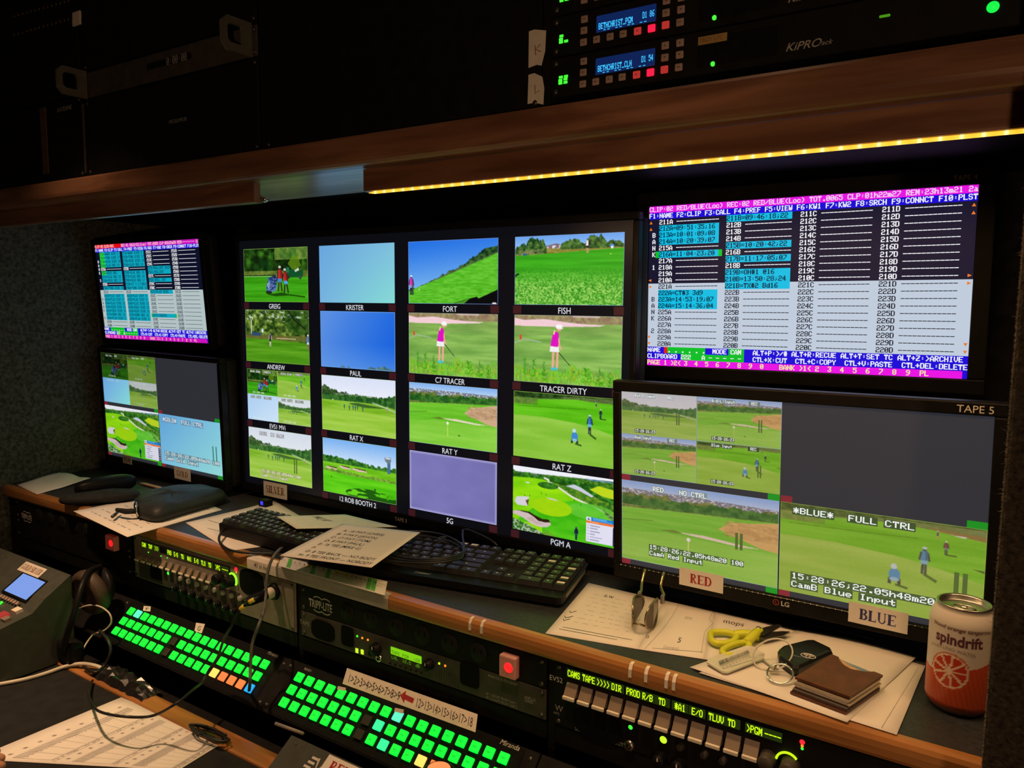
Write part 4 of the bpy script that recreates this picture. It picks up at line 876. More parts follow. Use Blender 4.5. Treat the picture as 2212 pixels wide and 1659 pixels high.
# ---- left-hand quad monitor
LL = Mon('quad_monitor', (-0.00022, -0.03335, -0.01013, -1.72471, 1.07886, -0.27497), 0.476, 0.26775, 'front left black monitor with GOLD slip, golf aerial and pale blue sky', (0.012, 0.012, 0.026), 0.05)
quad_layout(LL, [pic_greig(70, 40) * .55, pic_ratz(70, 40, .2) * .7, pic_sky1(24, 14), pic_ratx(70, 40, .25) * .85], pic_pgm(160, 90, .08), pic_sky1(40, 24, ((92, 158, 214), (128, 196, 220), (120, 186, 218), (146, 216, 212))), 1)
for c, r in ((0, 0), (1, 0), (0, 1), (1, 1)):
    LL.osd('Gld Inp  [REC]', .045 + c * .248, .012 + r * .236, .0085, .024, (190, 196, 196), None); LL.osd('15:28:26', .06 + c * .248, .205 + r * .235, .0085, .022, (170, 176, 176), None)
LL.osd('*GOLD*  FULL CTRL', .53, .53, .0195, .05, (205, 220, 232), (104, 140, 168)); LL.osd('15:28:26;22.05h48m20 100', .53, .845, .0185, .042, (214, 226, 232), (100, 138, 150)); LL.osd('CamA Gold Input', .53, .89, .0185, .042, (214, 226, 232), (100, 138, 150))
M['bar_teal'] = glow('bar_teal', rgb(50, 120, 110), 1.0)
for x in (.925, .95): LL.rect(LL.fx(x), LL.fz(.72), LL.fx(x + .008), LL.fz(.88), 'bar_teal', 'level_bar')
# ---- stands and mounts
def foot(Mo, x0, x1, y0, y1, name='stand_base'):
    zt = Mo.out[2]; o = Mo.o; zd = DESK - o.z
    mb = MB().rbox((x0, y0, 0), (x1, y1, 0.006), 0.002); b = mb.build(name, 'black_plastic', Mo.root)
    b.matrix_parent_inverse = Mo.mtx.inverted(); b.location = (o.x, o.y, DESK + 0.0003)
    n_ = MB().rbox((-0.03, 0.047, 0.0062), (0.03, 0.066, o.z - DESK), 0.004).build('stand_neck', 'black_plastic', Mo.root); n_.matrix_parent_inverse = Mo.mtx.inverted(); n_.location = (o.x, o.y, DESK)
foot(LG, -0.12, 0.12, 0.035, 0.17); foot(LL, -0.12, 0.12, 0.03, 0.17); foot(MC, -0.22, 0.22, 0.035, 0.2)
def wall_mount(Mo):
    d = 1.419 - Mo.o.y
    b = MB().rbox((-0.05, 0.047, -0.05), (0.05, 0.055, 0.05), 0.002).rbox((-0.02, 0.054, -0.02), (0.02, d - .01, 0.02), 0.002).build('wall_mount', 'rack_black', Mo.root)
wall_mount(UR); wall_mount(UL)

# ------------------------------------------------------------------ serif lettering for the paper labels
def ribbon(pts, w):
    P = [np.array(p, float) for p in pts]; L = []; Rr = []
    for i, p in enumerate(P):
        t = P[min(i + 1, len(P) - 1)] - P[max(i - 1, 0)]; t /= (np.linalg.norm(t) or 1); n_ = np.array((-t[1], t[0])); ww = w[i] if hasattr(w, '__len__') else w
        L.append(p + n_ * ww / 2); Rr.append(p - n_ * ww / 2)
    return [(L[i], L[i + 1], Rr[i + 1], Rr[i]) for i in range(len(P) - 1)]
def arc(cx, cy, rx, ry, a0, a1, n=12): return [(cx + rx * math.cos(math.radians(a0 + (a1 - a0) * i / n)), cy + ry * math.sin(math.radians(a0 + (a1 - a0) * i / n))) for i in range(n + 1)]
def bx(x0, y0, x1, y1): return [((x0, y0), (x1, y0), (x1, y1), (x0, y1))]
def vw(n, lo, hi): return [lo + (hi - lo) * math.sin(PI * i / n) for i in range(n + 1)]
def serif_glyph(c):
    st, th = .22, .08
    stem = lambda x: bx(x, 0, x + st, 1) + bx(x - .06, 0, x + st + .06, th) + bx(x - .06, 1 - th, x + st + .06, 1)
    if c == 'R': return stem(.08) + ribbon(arc(.32, .75, .24, .225, 90, -90), vw(12, .06, .17)) + bx(.2, .97, .34, 1.0) + bx(.2, .5, .34, .55) + ribbon([(.34, .52), (.62, .04)], .16) + bx(.5, 0, .78, th), .80
    if c == 'E': return stem(.08) + bx(.2, 1 - th, .68, 1) + bx(.2, 0, .70, th) + bx(.2, .48, .52, .54) + bx(.63, .78, .68, 1) + bx(.65, 0, .70, .24) + bx(.48, .40, .52, .62), .76
    if c == 'D': return stem(.08) + ribbon(arc(.34, .5, .36, .47, 90, -90, 16), vw(16, .06, .19)) + bx(.2, .94, .36, 1) + bx(.2, 0, .36, .06), .84
    if c == 'B': return stem(.08) + ribbon(arc(.34, .76, .22, .21, 90, -90), vw(12, .06, .17)) + ribbon(arc(.34, .275, .27, .245, 90, -90), vw(12, .06, .18)) + bx(.2, .94, .36, 1) + bx(.2, .5, .36, .55) + bx(.2, 0, .36, .06), .74
    if c == 'L': return stem(.08) + bx(.2, 0, .66, th) + bx(.61, 0, .66, .26), .72
    if c == 'U': return bx(.1, .3, .26, 1) + bx(.03, .94, .33, 1) + bx(.62, .3, .69, 1) + bx(.54, .94, .77, 1) + ribbon(arc(.42, .32, .24, .28, 180, 360), vw(12, .12, .09)), .84
    if c == 'G': return ribbon(arc(.42, .5, .36, .46, 50, 330, 20), vw(20, .06, .17)) + bx(.62, .06, .78, .42) + bx(.55, .38, .84, .44) + bx(.63, .68, .69, .98), .88
    if c == 'O': return ribbon(arc(.42, .5, .34, .46, 90, 450, 28), [.08 + .10 * abs(math.sin(2 * PI * i / 28 )) for i in range(29)]), .86
    if c == 'S': return ribbon(arc(.34, .73, .22, .22, 20, 250, 12) + arc(.34, .27, .24, .23, 80, -160, 12), [.06 + .09 * math.sin(PI * i / 25) for i in range(26)]) + bx(.52, .72, .57, .98) + bx(.09, .03, .14, .28), .66
    if c == 'I': return stem(.10), .38
    if c == 'V': return ribbon([(.10, 1), (.40, 0)], .17) + ribbon([(.70, 1), (.42, 0)], .07) + bx(0, .94, .30, 1) + bx(.56, .94, .82, 1), .82
    if c == 'P': return stem(.08) + ribbon(arc(.34, .73, .26, .24, 90, -90), vw(12, .06, .17)) + bx(.2, .94, .36, 1) + bx(.2, .46, .36, .52), .72
    if c == 'M': return bx(.1, 0, .17, 1) + bx(.72, 0, .88, 1) + ribbon([(.13, 1), (.45, .05)], .16) + ribbon([(.78, 1), (.45, .05)], .08) + bx(.02, 0, .25, th) + bx(.64, 0, .96, th), 1.0
    if c == '/': return ribbon([(.1, -.05), (.35, 1.05)], .08), .45
    return [], .35
def serif_text(mb, txt, fn, h, xc, y0, sx=1.0):
    gl = [serif_glyph(c) for c in txt]; W = sum(g[1] for g in gl) * h * sx; x = xc - W / 2
    for q, w in gl:
        for f in q: mb.add([fn(x + p[0] * h * sx, y0 + p[1] * h) for p in f], [(0, 1, 2, 3)])
        x += w * h * sx
    return mb
def paper_label(Mo, txt, fx0, fy0, fx1, fy1, ink, label, hh=.55, rot=0.0, sx=1.0, m='paper'):
    """a paper slip stuck to a monitor's lower bezel"""
    x0, x1, z0, z1 = Mo.fx(fx0), Mo.fx(fx1), Mo.fz(fy1), Mo.fz(fy0); cx_, cz_ = (x0 + x1) / 2, (z0 + z1) / 2
    e = empty('paper_label', mtx=Mo.mtx @ Matrix.Translation((cx_, -0.0062, cz_)) @ Matrix.Rotation(rot, 4, 'Y'), label=label, cat='label', group='paper name slips')
    w, h = x1 - x0, z1 - z0
    MB().box((-w / 2, -0.0002, -h / 2), (w / 2, 0.0002, h / 2)).build('slip', m, e)
    mb = MB(); serif_text(mb, txt, lambda a, b: (a, -0.00035, b), h * hh, 0, -h * hh * .5, sx); mb.build('lettering', ink, e)
    return e
paper_label(LG, 'RED', .2013, .951, .340, 1.050, 'ink_red', 'white paper slip reading RED on the right monitor', .52, .01)
paper_label(LG, 'BLUE', .690, .952, .836, 1.055, 'ink_blue', 'white paper slip reading BLUE on the right monitor', .52, .012)
paper_label(LL, 'GOLD', .620, .965, .755, 1.075, 'ink_brown', 'tan paper slip reading GOLD on the left monitor', .45, .0)
paper_label(LL, 'PGM', .160, .962, .245, 1.045, 'ink_brown', 'small curled tan slip reading PGM on the left monitor', .5, .0)
x, z = MC.px(574, 1039); x2, z2 = MC.px(625, 1071); fa = frac(MC, x, z + .002); fb = frac(MC, x2, z2 - .002)
paper_label(MC, 'SILVER', fa[0], fa[1], fb[0], fb[1] + .012, 'ink_brown', 'tan paper slip reading SILVER under the middle monitor', .5, .0, .9)
# ------------------------------------------------------------------ lower rack row (front plane y = RY)
def F(u, v, y=None): return at(u, v, Y=RY if y is None else y)
FZ = DESK - 0.0285                       # top of the rack opening
U1 = 0.04445
class Rack:
    """a rack unit: root at the lower left front corner, local x right, y inwards, z up"""
    def __init__(s, name, x0, x1, z0, z1, y, label, cat, m='rack_black', depth=0.25, group=None, ears=True):
        s.x0, s.z0, s.y = x0, z0, y; s.w = x1 - x0; s.h = z1 - z0
        s.root = empty(name, (x0, y, z0), label, cat, group)
        MB().rbox((0.001, 0.0, 0.0006), (s.w - 0.001, 0.003, s.h - 0.0006), 0.0008, 1).build('face_panel', m, s.root)
        MB().box((0.02, 0.0032, 0.002), (s.w - 0.02, depth, s.h - 0.002)).build('chassis', 'rack_black', s.root)
        if ears:
            sc = meshof(MB().lathe([(0, -.0022), (.0022, -.002), (.0035, -.0006), (.0035, 0)], 12, axis='y', cap=False), 'screw', 'steel_dark')
            for x in (0.008, s.w - 0.008):
                for z in ((0.0065, s.h - 0.0065)): inst('screw', sc, s.root, (x, 0, z))
    def L(s, u, v):
        p = at(u, v, Y=s.y); return p.x - s.x0, p.z - s.z0
    def text(s, txt, u, v, size, m='print_grey', align='l', bold=0.0, name='lettering', sx=1.0, shear=0.0, y=-0.0004):
        x, z = s.L(u, v); mb = MB(); text_shape(mb, txt, lambda a, b: (a, y, b), size, x, z, align, bold, sx, shear); return mb.build(name, m, s.root)
    def box(s, u0, v0, u1, v1, m, name, d=0.002, r=0.001, y=0.0):
        x0, z0 = s.L(u0, v0); x1, z1 = s.L(u1, v1); return MB().rbox((min(x0, x1), y - d, min(z0, z1)), (max(x0, x1), y - 0.0001, max(z0, z1)), r, 2).build(name, m, s.root)
    def led(s, u, v, r, m, name='indicator_light'):
        x, z = s.L(u, v); return MB().lathe([(0, -.0018), (r * .7, -.0014), (r, -.0002)], 12, (x, 0, z), 'y', cap=False).build(name, m, s.root)
    def knob(s, u, v, r, d, m='black_plastic', name='knob', mark=True):
        x, z = s.L(u, v); k = MB().lathe([(0, -d), (r * .85, -d), (r, -d * .9), (r, -d * .25), (r * 1.15, -0.0002)], 20, (x, 0, z), 'y', cap=False).build(name, m, s.root)
        if mark: MB().add([(x - r * .12, -d - .0002, z + r * .2), (x + r * .12, -d - .0002, z + r * .2), (x + r * .12, -d - .0002, z + r * .8), (x - r * .12, -d - .0002, z + r * .8)], [(0, 1, 2, 3)]).build('pointer', 'print_white', k)
        return k
    def oval(s, u, v, rx, rz, m, name, n=28, p=3.2, y=-0.0006, d=0.001):
        x, z = s.L(u, v); pl = []
        for k in range(n):
            a = 2 * PI * k / n; c, si = math.cos(a), math.sin(a); pl.append((x + rx * math.copysign(abs(c) ** (2 / p), c), z + rz * math.copysign(abs(si) ** (2 / p), si)))
        return MB().prism(pl, y - d, y + 0.0004, 'y').build(name, m, s.root)
M['steel_dark'] = mat('steel_dark', (0.10, 0.095, 0.09, 1), 0.4, metal=0.8, noise=0.1)
M['led_green'] = glow('led_green', rgb(60, 235, 50), 1.6); M['led_red'] = glow('led_red', rgb(235, 30, 40), 1.8); M['led_orange'] = glow('led_orange', rgb(255, 130, 30), 1.6); M['led_lime'] = glow('led_lime', rgb(190, 235, 40), 1.3)
M['vfd_green'] = glow('vfd_green', rgb(196, 240, 20), 1.25); M['vfd_back'] = glow('vfd_back', rgb(26, 44, 6), 1.0); M['lcd_lime'] = glow('lcd_lime', rgb(128, 208, 18), 1.0)
M['speaker_black'] = mat('speaker_black', (0.004, 0.004, 0.004, 1), 0.8, spec=0.1, noise=0.3, nscale=300)
M['lever_grey'] = mat('lever_grey', (0.22, 0.17, 0.13, 1), 0.4, noise=0.1); M['lever_white'] = mat('lever_white', (0.75, 0.68, 0.55, 1), 0.5, noise=0.06)
M['switch_clear'] = mat('switch_clear', (0.50, 0.30, 0.27, 1), 0.25, spec=0.5, emit=rgb(120, 20, 20), es=0.25, noise=0.1)
M['switch_glow'] = glow('switch_glow', rgb(255, 20, 24), 2.2)

def power_strip(bay, label, logo_uv, sw_uv, logo_size):
    x0, x1 = BAYS[bay] + .0055, BAYS[bay + 1] - .0055
    z1 = FZ; z0 = z1 - U1
    r = Rack('power_strip', x0, x1, z0, z1, RY, label, 'power strip', 'rack_black', 0.1, 'rack power strips')
    # row of outlets
    om = meshof(MB().lathe([(0, -.0012), (.0145, -.0012), (.0155, -.0002)], 20, axis='y', cap=False), 'outlet', 'black_matte'); slot = meshof(MB().box((-.001, -.0016, -.0035), (.001, -.0011, .0035)), 'slot', 'speaker_black')
    for k in range(6):
        o = inst('outlet', om, r.root, (0.11 + k * 0.052, 0, r.h / 2))
        for dx in (-.006, .006): inst('slot', slot, o, (dx, 0, .003))
    sw = r.box(sw_uv[0], sw_uv[1], sw_uv[2], sw_uv[3], 'switch_clear', 'switch_cover', 0.012, 0.002)
    xa, za = r.L((sw_uv[0] + sw_uv[2]) / 2 + 3, (sw_uv[1] + sw_uv[3]) / 2); MB().lathe([(0, -.0145), (.0045, -.0138), (.0070, -.0125), (.0070, -.0119)], 18, (xa, 0, za), 'y', cap=False).build('switch_light', 'switch_glow', sw)
    # logo: lettering over a ring mark
    t = r.text('TRIPP-LITE', *logo_uv, logo_size, 'print_white', 'l', 0.02, 'logo_letters', .62)
    x, z = r.L(*logo_uv); mb = MB()
    for dx in (logo_size * 1.1, logo_size * 2.1): mb.add([(x + dx + a, -.0003, z + logo_size * .35 + b) for a, b in arc(0, 0, logo_size * .84, logo_size * .74, 50, 130, 10)] + [(x + dx + a, -.0003, z + logo_size * .35 + b) for a, b in arc(0, 0, logo_size * .76, logo_size * .64, 50, 130, 10)], [(k, k + 1, 12 + k, 11 + k) for k in range(10)]); mb.add([(x + dx + a, -.0003, z + logo_size * .35 + b) for a, b in arc(0, 0, logo_size * .84, logo_size * .74, 230, 310, 10)] + [(x + dx + a, -.0003, z + logo_size * .35 + b) for a, b in arc(0, 0, logo_size * .76, logo_size * .64, 230, 310, 10)], [(k, k + 1, 12 + k, 11 + k) for k in range(10)])
    mb.build('logo_rings', 'print_white', r.root)
    return r
psA = power_strip(0, 'black power strip with a red switch left of the tan intercom', (47, 1118), (238, 1152, 259, 1189), 0.017)
psC = power_strip(2, 'black power strip with a red switch above the TAPE speaker unit', (668, 1308), (1088, 1406, 1123, 1464), 0.019)
bl = Rack('blank_panel', BAYS[0] + .0055, BAYS[1] - .0055, FZ - 2 * U1, FZ - U1, RY, 'plain black panel below the leftmost power strip', 'rack panel', 'rack_black', 0.05)
# black closing strips under the two-unit row
for b in range(4): 
    Rack('filler_panel', BAYS[b] + .0055, BAYS[b + 1] - .0055, 0.705, FZ - 2 * U1 - .001, RY + .002, ['narrow black panel above the headset', 'narrow black panel above the left button panel', 'narrow black panel above the numbered tape', 'black panel below the right intercom'][b], 'rack panel', 'rack_black', 0.03, 'closing panels', False)

# ---- audio monitor unit marked TAPE (bay C, second unit)
ta = Rack('audio_monitor', BAYS[2] + .0055, BAYS[3] - .0055, FZ - 2 * U1, FZ - U1, RY, 'dark grey audio monitor with a lime display under the middle power strip', 'audio unit', 'rack_dark_grey', 0.2)
ta.text('TAPE', 648, 1346, 0.0105, 'print_grey', 'l', 0.0)
ta.oval(698, 1362, 0.027, 0.0165, 'speaker_black', 'speaker_grille'); ta.oval(751, 1374, 0.0135, 0.0165, 'speaker_black', 'speaker_grille', p=6); ta.oval(1015, 1458, 0.017, 0.0175, 'speaker_black', 'speaker_grille', p=6)
ta.box(845, 1396, 911, 1434, 'lcd_lime', 'display', 0.0015, 0.0005)
x, z = ta.L(847, 1402); q = []; pixel_text(q, 'TAPE PGM  -20', 0, 0, 0.0044, 0.0075); pixel_text(q, 'LVL  18.5  dB', 0, 0.0085, 0.0044, 0.0075); quads_obj('display_text', q, lambda a, b: (x + a, -0.0017, z - b), mat('lcd_ink', (0.05, 0.10, 0.02, 1), 0.6, emit=rgb(70, 120, 12), es=1), ta.root)
for u, v, m in ((772, 1374, 'led_green'), (783, 1378, 'led_orange'), (795, 1382, 'led_orange'), (949, 1433, 'led_lime'), (962, 1438, 'led_orange')): ta.led(u, v, 0.0019, m)
for u in (771.5, 783): ta.box(u - 3, 1399 + (u - 771) * .25, u + 3, 1411 + (u - 771) * .25, 'led_lime', 'level_meter', 0.0012, 0.0004)
ta.knob(815, 1400, 0.0085, 0.012); ta.knob(929, 1434, 0.0075, 0.012); ta.knob(803, 1410, 0.004, 0.006, mark=False)
j = ta.L(819, 1422); MB().lathe([(0.0028, -.003), (.0055, -.0032), (.0062, -.0002)], 18, (j[0], 0, j[1]), 'y', cap=False).build('headphone_jack', 'chrome', ta.root)
bmn = meshof(MB().lathe([(0, -.0022), (.0016, -.002), (.002, 0)], 8, axis='y', cap=False), 'small_button', 'black_plastic')
for k in range(7):
    x, z = ta.L(843 + k * 11.3, 1432 + k * 3.4); inst('small_button', bmn, ta.root, (x, 0, z))
gr = MB()
for a in range(9):
    for b in range(7): gr.lathe([(0, -.0004), (.0008, -.0003)], 5, (ta.L(950, 1452)[0] + a * .0043, 0, ta.L(950, 1452)[1] - .002 - b * .0034 + .006), 'y', cap=False)
gr.build('vent_holes', 'speaker_black', ta.root, kind='stuff')
ta.text('ANALOG IS PROGRAM', 1054, 1461, 0.0062, 'print_grey', sx=.8); ta.text('RF 1 LOOPS FROM CAM 1', 1050, 1500, 0.0058, 'print_grey', sx=.8); ta.text('RF 2 LOOPS FROM TAPE 2', 1050, 1508, 0.0058, 'print_grey', sx=.8)
ta.text('AMPLUS', 1133, 1508, 0.0062, 'print_grey', sx=.8); ta.text('SERIES', 1134, 1515, 0.0062, 'print_grey', sx=.8)

# ---- intercom stations (bays B and D, two units high)
LV = MB(); LV.add([(-.0085, 0, .011), (.0085, 0, .011), (.0085, -.010, -.004), (-.0085, -.010, -.004), (-.0085, 0, -.007), (.0085, 0, -.007)], [(0, 1, 2, 3), (2, 5, 4, 3), (0, 3, 4), (1, 5, 2), (0, 4, 5, 1)])
lev_m = meshof(LV, 'lever_body', 'lever_grey')
LC = MB().rbox((-.0086, -.0132, -.0078), (.0086, -.0098, -.0032), 0.0006, 1); lev_c = meshof(LC, 'lever_tip', 'lever_white')
def intercom(bay, label, m, words, lev0, lev1, txt0, txt1, lv_count=12, cell=.0047, lsc=(1, 1, 1)):
    x0, x1 = BAYS[bay] + .0055, BAYS[bay + 1] - .0055
    r = Rack('intercom_station', x0, x1, FZ - 2 * U1, FZ, RY, label, 'intercom', m, 0.2, 'rack intercom stations')
    # word window
    ax, az = r.L(*txt0); bx_, bz = r.L(*txt1)
    MB().rbox((ax - .008, -.0016, az - .006), (bx_ + .012, -.0002, az + .0075), .0005, 1).build('word_window', 'black_plastic', r.root)
    for w, u in words:
        cx_ = r.L(u, txt0[1] + (u - txt0[0]) * (txt1[1] - txt0[1]) / (txt1[0] - txt0[0]))[0]
        if w:
            MB().box((cx_ - cell * 2.2, -.0021, az - .0055), (cx_ + cell * 2.2, -.0017, az + .0062)).build('word_display', 'vfd_back', r.root)
            q = []; cw = cell; pixel_text(q, w, -cw * len(w) / 2, -.0055, cw, .0125, 0.5); quads_obj('word_text', q, lambda a, b: (cx_ + a, -.0023, az - b + .0005), 'vfd_green', r.root)
    lx0, lz0 = r.L(*lev0); lx1, lz1 = r.L(*lev1)
    for k in range(lv_count):
        x = lx0 + (lx1 - lx0) * k / (lv_count - 1); o = inst('lever_key', lev_m, r.root, (x, -.0002, lz0 + (lz1 - lz0) * k / (lv_count - 1)), None, lsc); inst('lever_tip', lev_c, o, (0, 0, 0))
    return r
iD = intercom(3, 'black intercom station with white lever keys at the lower right, marked EVS2', 'rack_black', [('CAMS', 1241), ('TAPE', 1273), ('>>>>', 1304), ('DIR', 1333), ('PROD', 1369), ('R/B', 1400), ('TD', 1431), ('*A1', 1470), ('E/O', 1507), ('TLUV', 1548), ('TD', 1581), ('>PGM', 1630), ('----', 1670)], (1237, 1493), (1625, 1618), (1241, 1456), (1670, 1591))
iD.text('EVS2', 1187, 1467, 0.0100, 'print_white', 'l', 0.0)
iD.oval(1292, 1567, 0.036, 0.020, 'speaker_black', 'speaker_grille', p=2.6)
for u, v in ((1228, 1477), (1259, 1487), (1322, 1508), (1356, 1518)): iD.led(u, v, 0.0014, 'led_green')
iD.led(1362, 1571, 0.0030, 'led_green'); iD.led(1433, 1598, 0.0048, 'led_lime', 'call_light')
iD.text('SOURCE IS EVO RES OUT 1-8', 1242, 1577, 0.0078, 'print_grey', 'l', 0.0, sx=.8)
jx, jz = iD.L(1360, 1610); MB().lathe([(.003, -.004), (.0065, -.0042), (.0075, -.0002)], 20, (jx, 0, jz), 'y', cap=False).build('headphone_jack', 'steel', iD.root)
iD.knob(1660, 1637, 0.0088, 0.016, 'rack_dark_grey', 'volume_knob', False); kx = iD.knob(1708, 1652, 0.0095, 0.018, 'rack_dark_grey', 'volume_knob', False)
x, z = iD.L(1702, 1640); MB().tube([(x + .0125 * math.cos(a), -.002, z - .004 + .0125 * math.sin(a)) for a in np.linspace(.7, 3.0, 12)], .0014, 6).build('knob_glow_ring', 'vfd_green', iD.root)
iD.led(1733, 1603, .0030, 'led_red'); iD.led(1733, 1611, .0017, 'led_orange'); iD.led(1733, 1617, .0017, 'led_green')
for u, v in ((1471, 1611), (1522, 1628), (1562, 1641)): iD.knob(u, v, .0045, .006, 'rack_dark_grey', 'push_button', False)
for u, v in ((1429, 1636), (1470, 1649)): iD.knob(u, v, .008, .014, 'black_plastic', 'rotary_knob')
mk = MB(); text_shape(mk, 'W', lambda a, b: (a, -.0004, b), .012, *iD.L(1199, 1533), 'l', .0); mk.build('maker_mark', 'print_grey', iD.root); iD.text('HTS', 1196, 1541, .005, 'print_grey')
iB = intercom(1, 'tan intercom station with cream lever keys in the left rack', 'rack_grey', [('CAM', 313), ('TAP', 327), ('>>>', 340), ('PRD', 368), ('E/O', 382), ('TD', 396), ('*A1', 411), ('E/O', 426), ('TLU', 441), ('TD', 455), ('>PG', 472), ('----', 488)], (304, 1203), (458, 1250), (312, 1176), (488, 1223), cell=.0045, lsc=(.72, .8, .72))
MB().rbox((.016, -.0009, .003), (.335, -.0001, .0385), .0006, 1).build('lower_plate', 'rack_dark_grey', iB.root)
for u, v in ((321, 1193), (348, 1201), (362, 1205)): iB.led(u, v, .0013, 'led_green')
iB.led(364, 1238, .0042, 'led_green', 'call_light'); iB.led(510, 1230, .0042, 'led_red'); iB.led(511, 1236, .0018, 'led_orange')
iB.oval(544, 1259, .0325, .0235, 'speaker_black', 'speaker_grille')
M['ring_lime'] = glow('ring_lime', rgb(150, 245, 40), 1.4)
x, z = iB.L(505, 1252); MB().tube([(x + .0115 * math.cos(a), -.003, z + .0125 * math.sin(a)) for a in np.linspace(-.6, 2.2, 12)], .0018, 6).build('knob_glow_ring', 'ring_lime', iB.root); iB.knob(500, 1254, .010, .016, 'black_plastic', 'volume_knob', False); iB.knob(478, 1248, .0095, .016, 'black_plastic', 'volume_knob', False)
# lower grey control row with push buttons and rotary knobs
for k in range(8):
    iB.knob(391 + k * 18.5, 1249 + k * 6.1, .0048, .005, 'print_grey', 'push_button', False)
for k in range(8): iB.knob(383 + k * 18.2, 1268 + k * 7.0, .0062, .011, 'black_plastic', 'rotary_knob')
iB.oval(338, 1238, .02, .013, 'speaker_black', 'side_grille', p=6); iB.text('HTS', 290, 1236, .006, 'print_grey')
MB().rbox((iB.w - .045, -.0014, .004), (iB.w - .004, -.0002, iB.h - .004), .001, 1).build('connector_plate', 'rack_grey', iB.root)
# headset connector plugged into the right end, with its yellow banded cable
px_, pz_ = iB.L(597, 1276)
hc = empty('headset_plug', (iB.x0 + px_, RY - .002, iB.z0 + pz_), 'black cable plug with a pale collar in the tan intercom', 'plug')
MB().lathe([(0, -.001), (.013, -.001), (.015, -.003), (.013, -.008), (.010, -.008)], 22, axis='y', cap=False).build('socket', 'black_plastic', hc)
MB().lathe([(.0095, -.008), (.0095, -.022), (.0, -.022)], 20, axis='y', cap=False).build('collar', 'lever_white', hc)
MB().lathe([(.0092, -.0222), (.0088, -.05), (.006, -.066), (.0035, -.068), (0, -.068)], 20, axis='y', cap=False).build('barrel', 'black_plastic', hc)
cbl = empty('headset_cable', (iB.x0 + px_, RY - .07, iB.z0 + pz_), 'thin black cable with two yellow bands hanging from the intercom plug', 'cable')
w0 = Vector((iB.x0 + px_, RY - .0715, iB.z0 + pz_)); pth = [w0, at(556, 1291, Y=.765), at(535, 1303, Y=.75), at(515, 1322, Y=.742), at(500, 1352, Y=.735), at(484, 1380, Y=.74), at(470, 1420, Y=.755), at(452, 1447, Y=.752), at(436, 1475, Y=.735), at(415, 1492, Y=.70), at(380, 1520, Y=.66), at(330, 1546, Z=LOW + .05), at(270, 1548, Z=LOW + .055), at(215, 1537, Z=LOW + .05), at(196, 1515, Z=LOW + .04), at(190, 1490, Z=LOW + .02), at(200, 1470, Z=LOW + .006)]
sp_ = spline(pth, 8); wbuild(MB().tube(sp_, .0022, 8), 'cable_sheath', 'cable_black', cbl)
M['yellow_band'] = mat('yellow_band', (0.75, 0.55, 0.05, 1), 0.5, noise=0.05)
for i0, i1 in ((12, 15), (19, 22)): wbuild(MB().tube(sp_[i0:i1 + 1], .0036, 10), 'yellow_band', 'yellow_band', cbl)

# ---- sloping button panels (48 degrees, three rows of eighteen lit keys)
TIL = math.radians(48.3)
kb_m = {}
def key_mesh(m):
    if m not in kb_m: kb_m[m] = meshof(MB().rbox((-.0072, -.0072, 0), (.0072, .0072, .0045), .0009, 2), 'lit_button', m)
    return kb_m[m]
M['btn_green'] = glow('btn_green', rgb(2, 250, 50), 1.5); M['btn_mint'] = glow('btn_mint', rgb(50, 255, 150), 1.2); M['btn_cyan'] = glow('btn_cyan', rgb(90, 255, 190), 1.2); M['btn_orange'] = glow('btn_orange', rgb(255, 132, 66), 1.1); M['btn_amber'] = glow('btn_amber', rgb(255, 200, 90), 1.5); M['btn_blue'] = glow('btn_blue', rgb(30, 175, 245), 1.1); M['btn_off'] = mat('btn_off', (0.030, 0.028, 0.018, 1), .5, noise=.2)
frm_m = meshof(MB().rbox((-.0098, -.0098, -.0001), (.0098, .0098, .0008), .0005, 1), 'button_socket', 'black_plastic')
lt_m = meshof(MB().add([(-.0032, -.0014, .0047), (.0032, -.0014, .0047), (.0032, .0014, .0047), (-.0032, .0014, .0047)], [(0, 1, 2, 3)]), 'button_legend', glow('btn_legend', rgb(2, 225, 45), 1.0))
class Slope:
    def __init__(s, name, xc, yc, zc, label):
        ex = Vector((1, 0, 0)); ey = Vector((0, math.sin(TIL), math.cos(TIL))); ez = Vector((0, -math.cos(TIL), math.sin(TIL)))
        s.o = Vector((xc, yc, zc)); s.ey, s.ez, s.ex = ey, ez, ex
        s.root = empty(name, mtx=frame(s.o, ex, ey, ez), label=label, cat='button panel', group='lit router panels')
    def px(s, u, v):
        p = at_plane(u, v, s.o, s.ez) - s.o; return p.dot(s.ex), p.dot(s.ey)
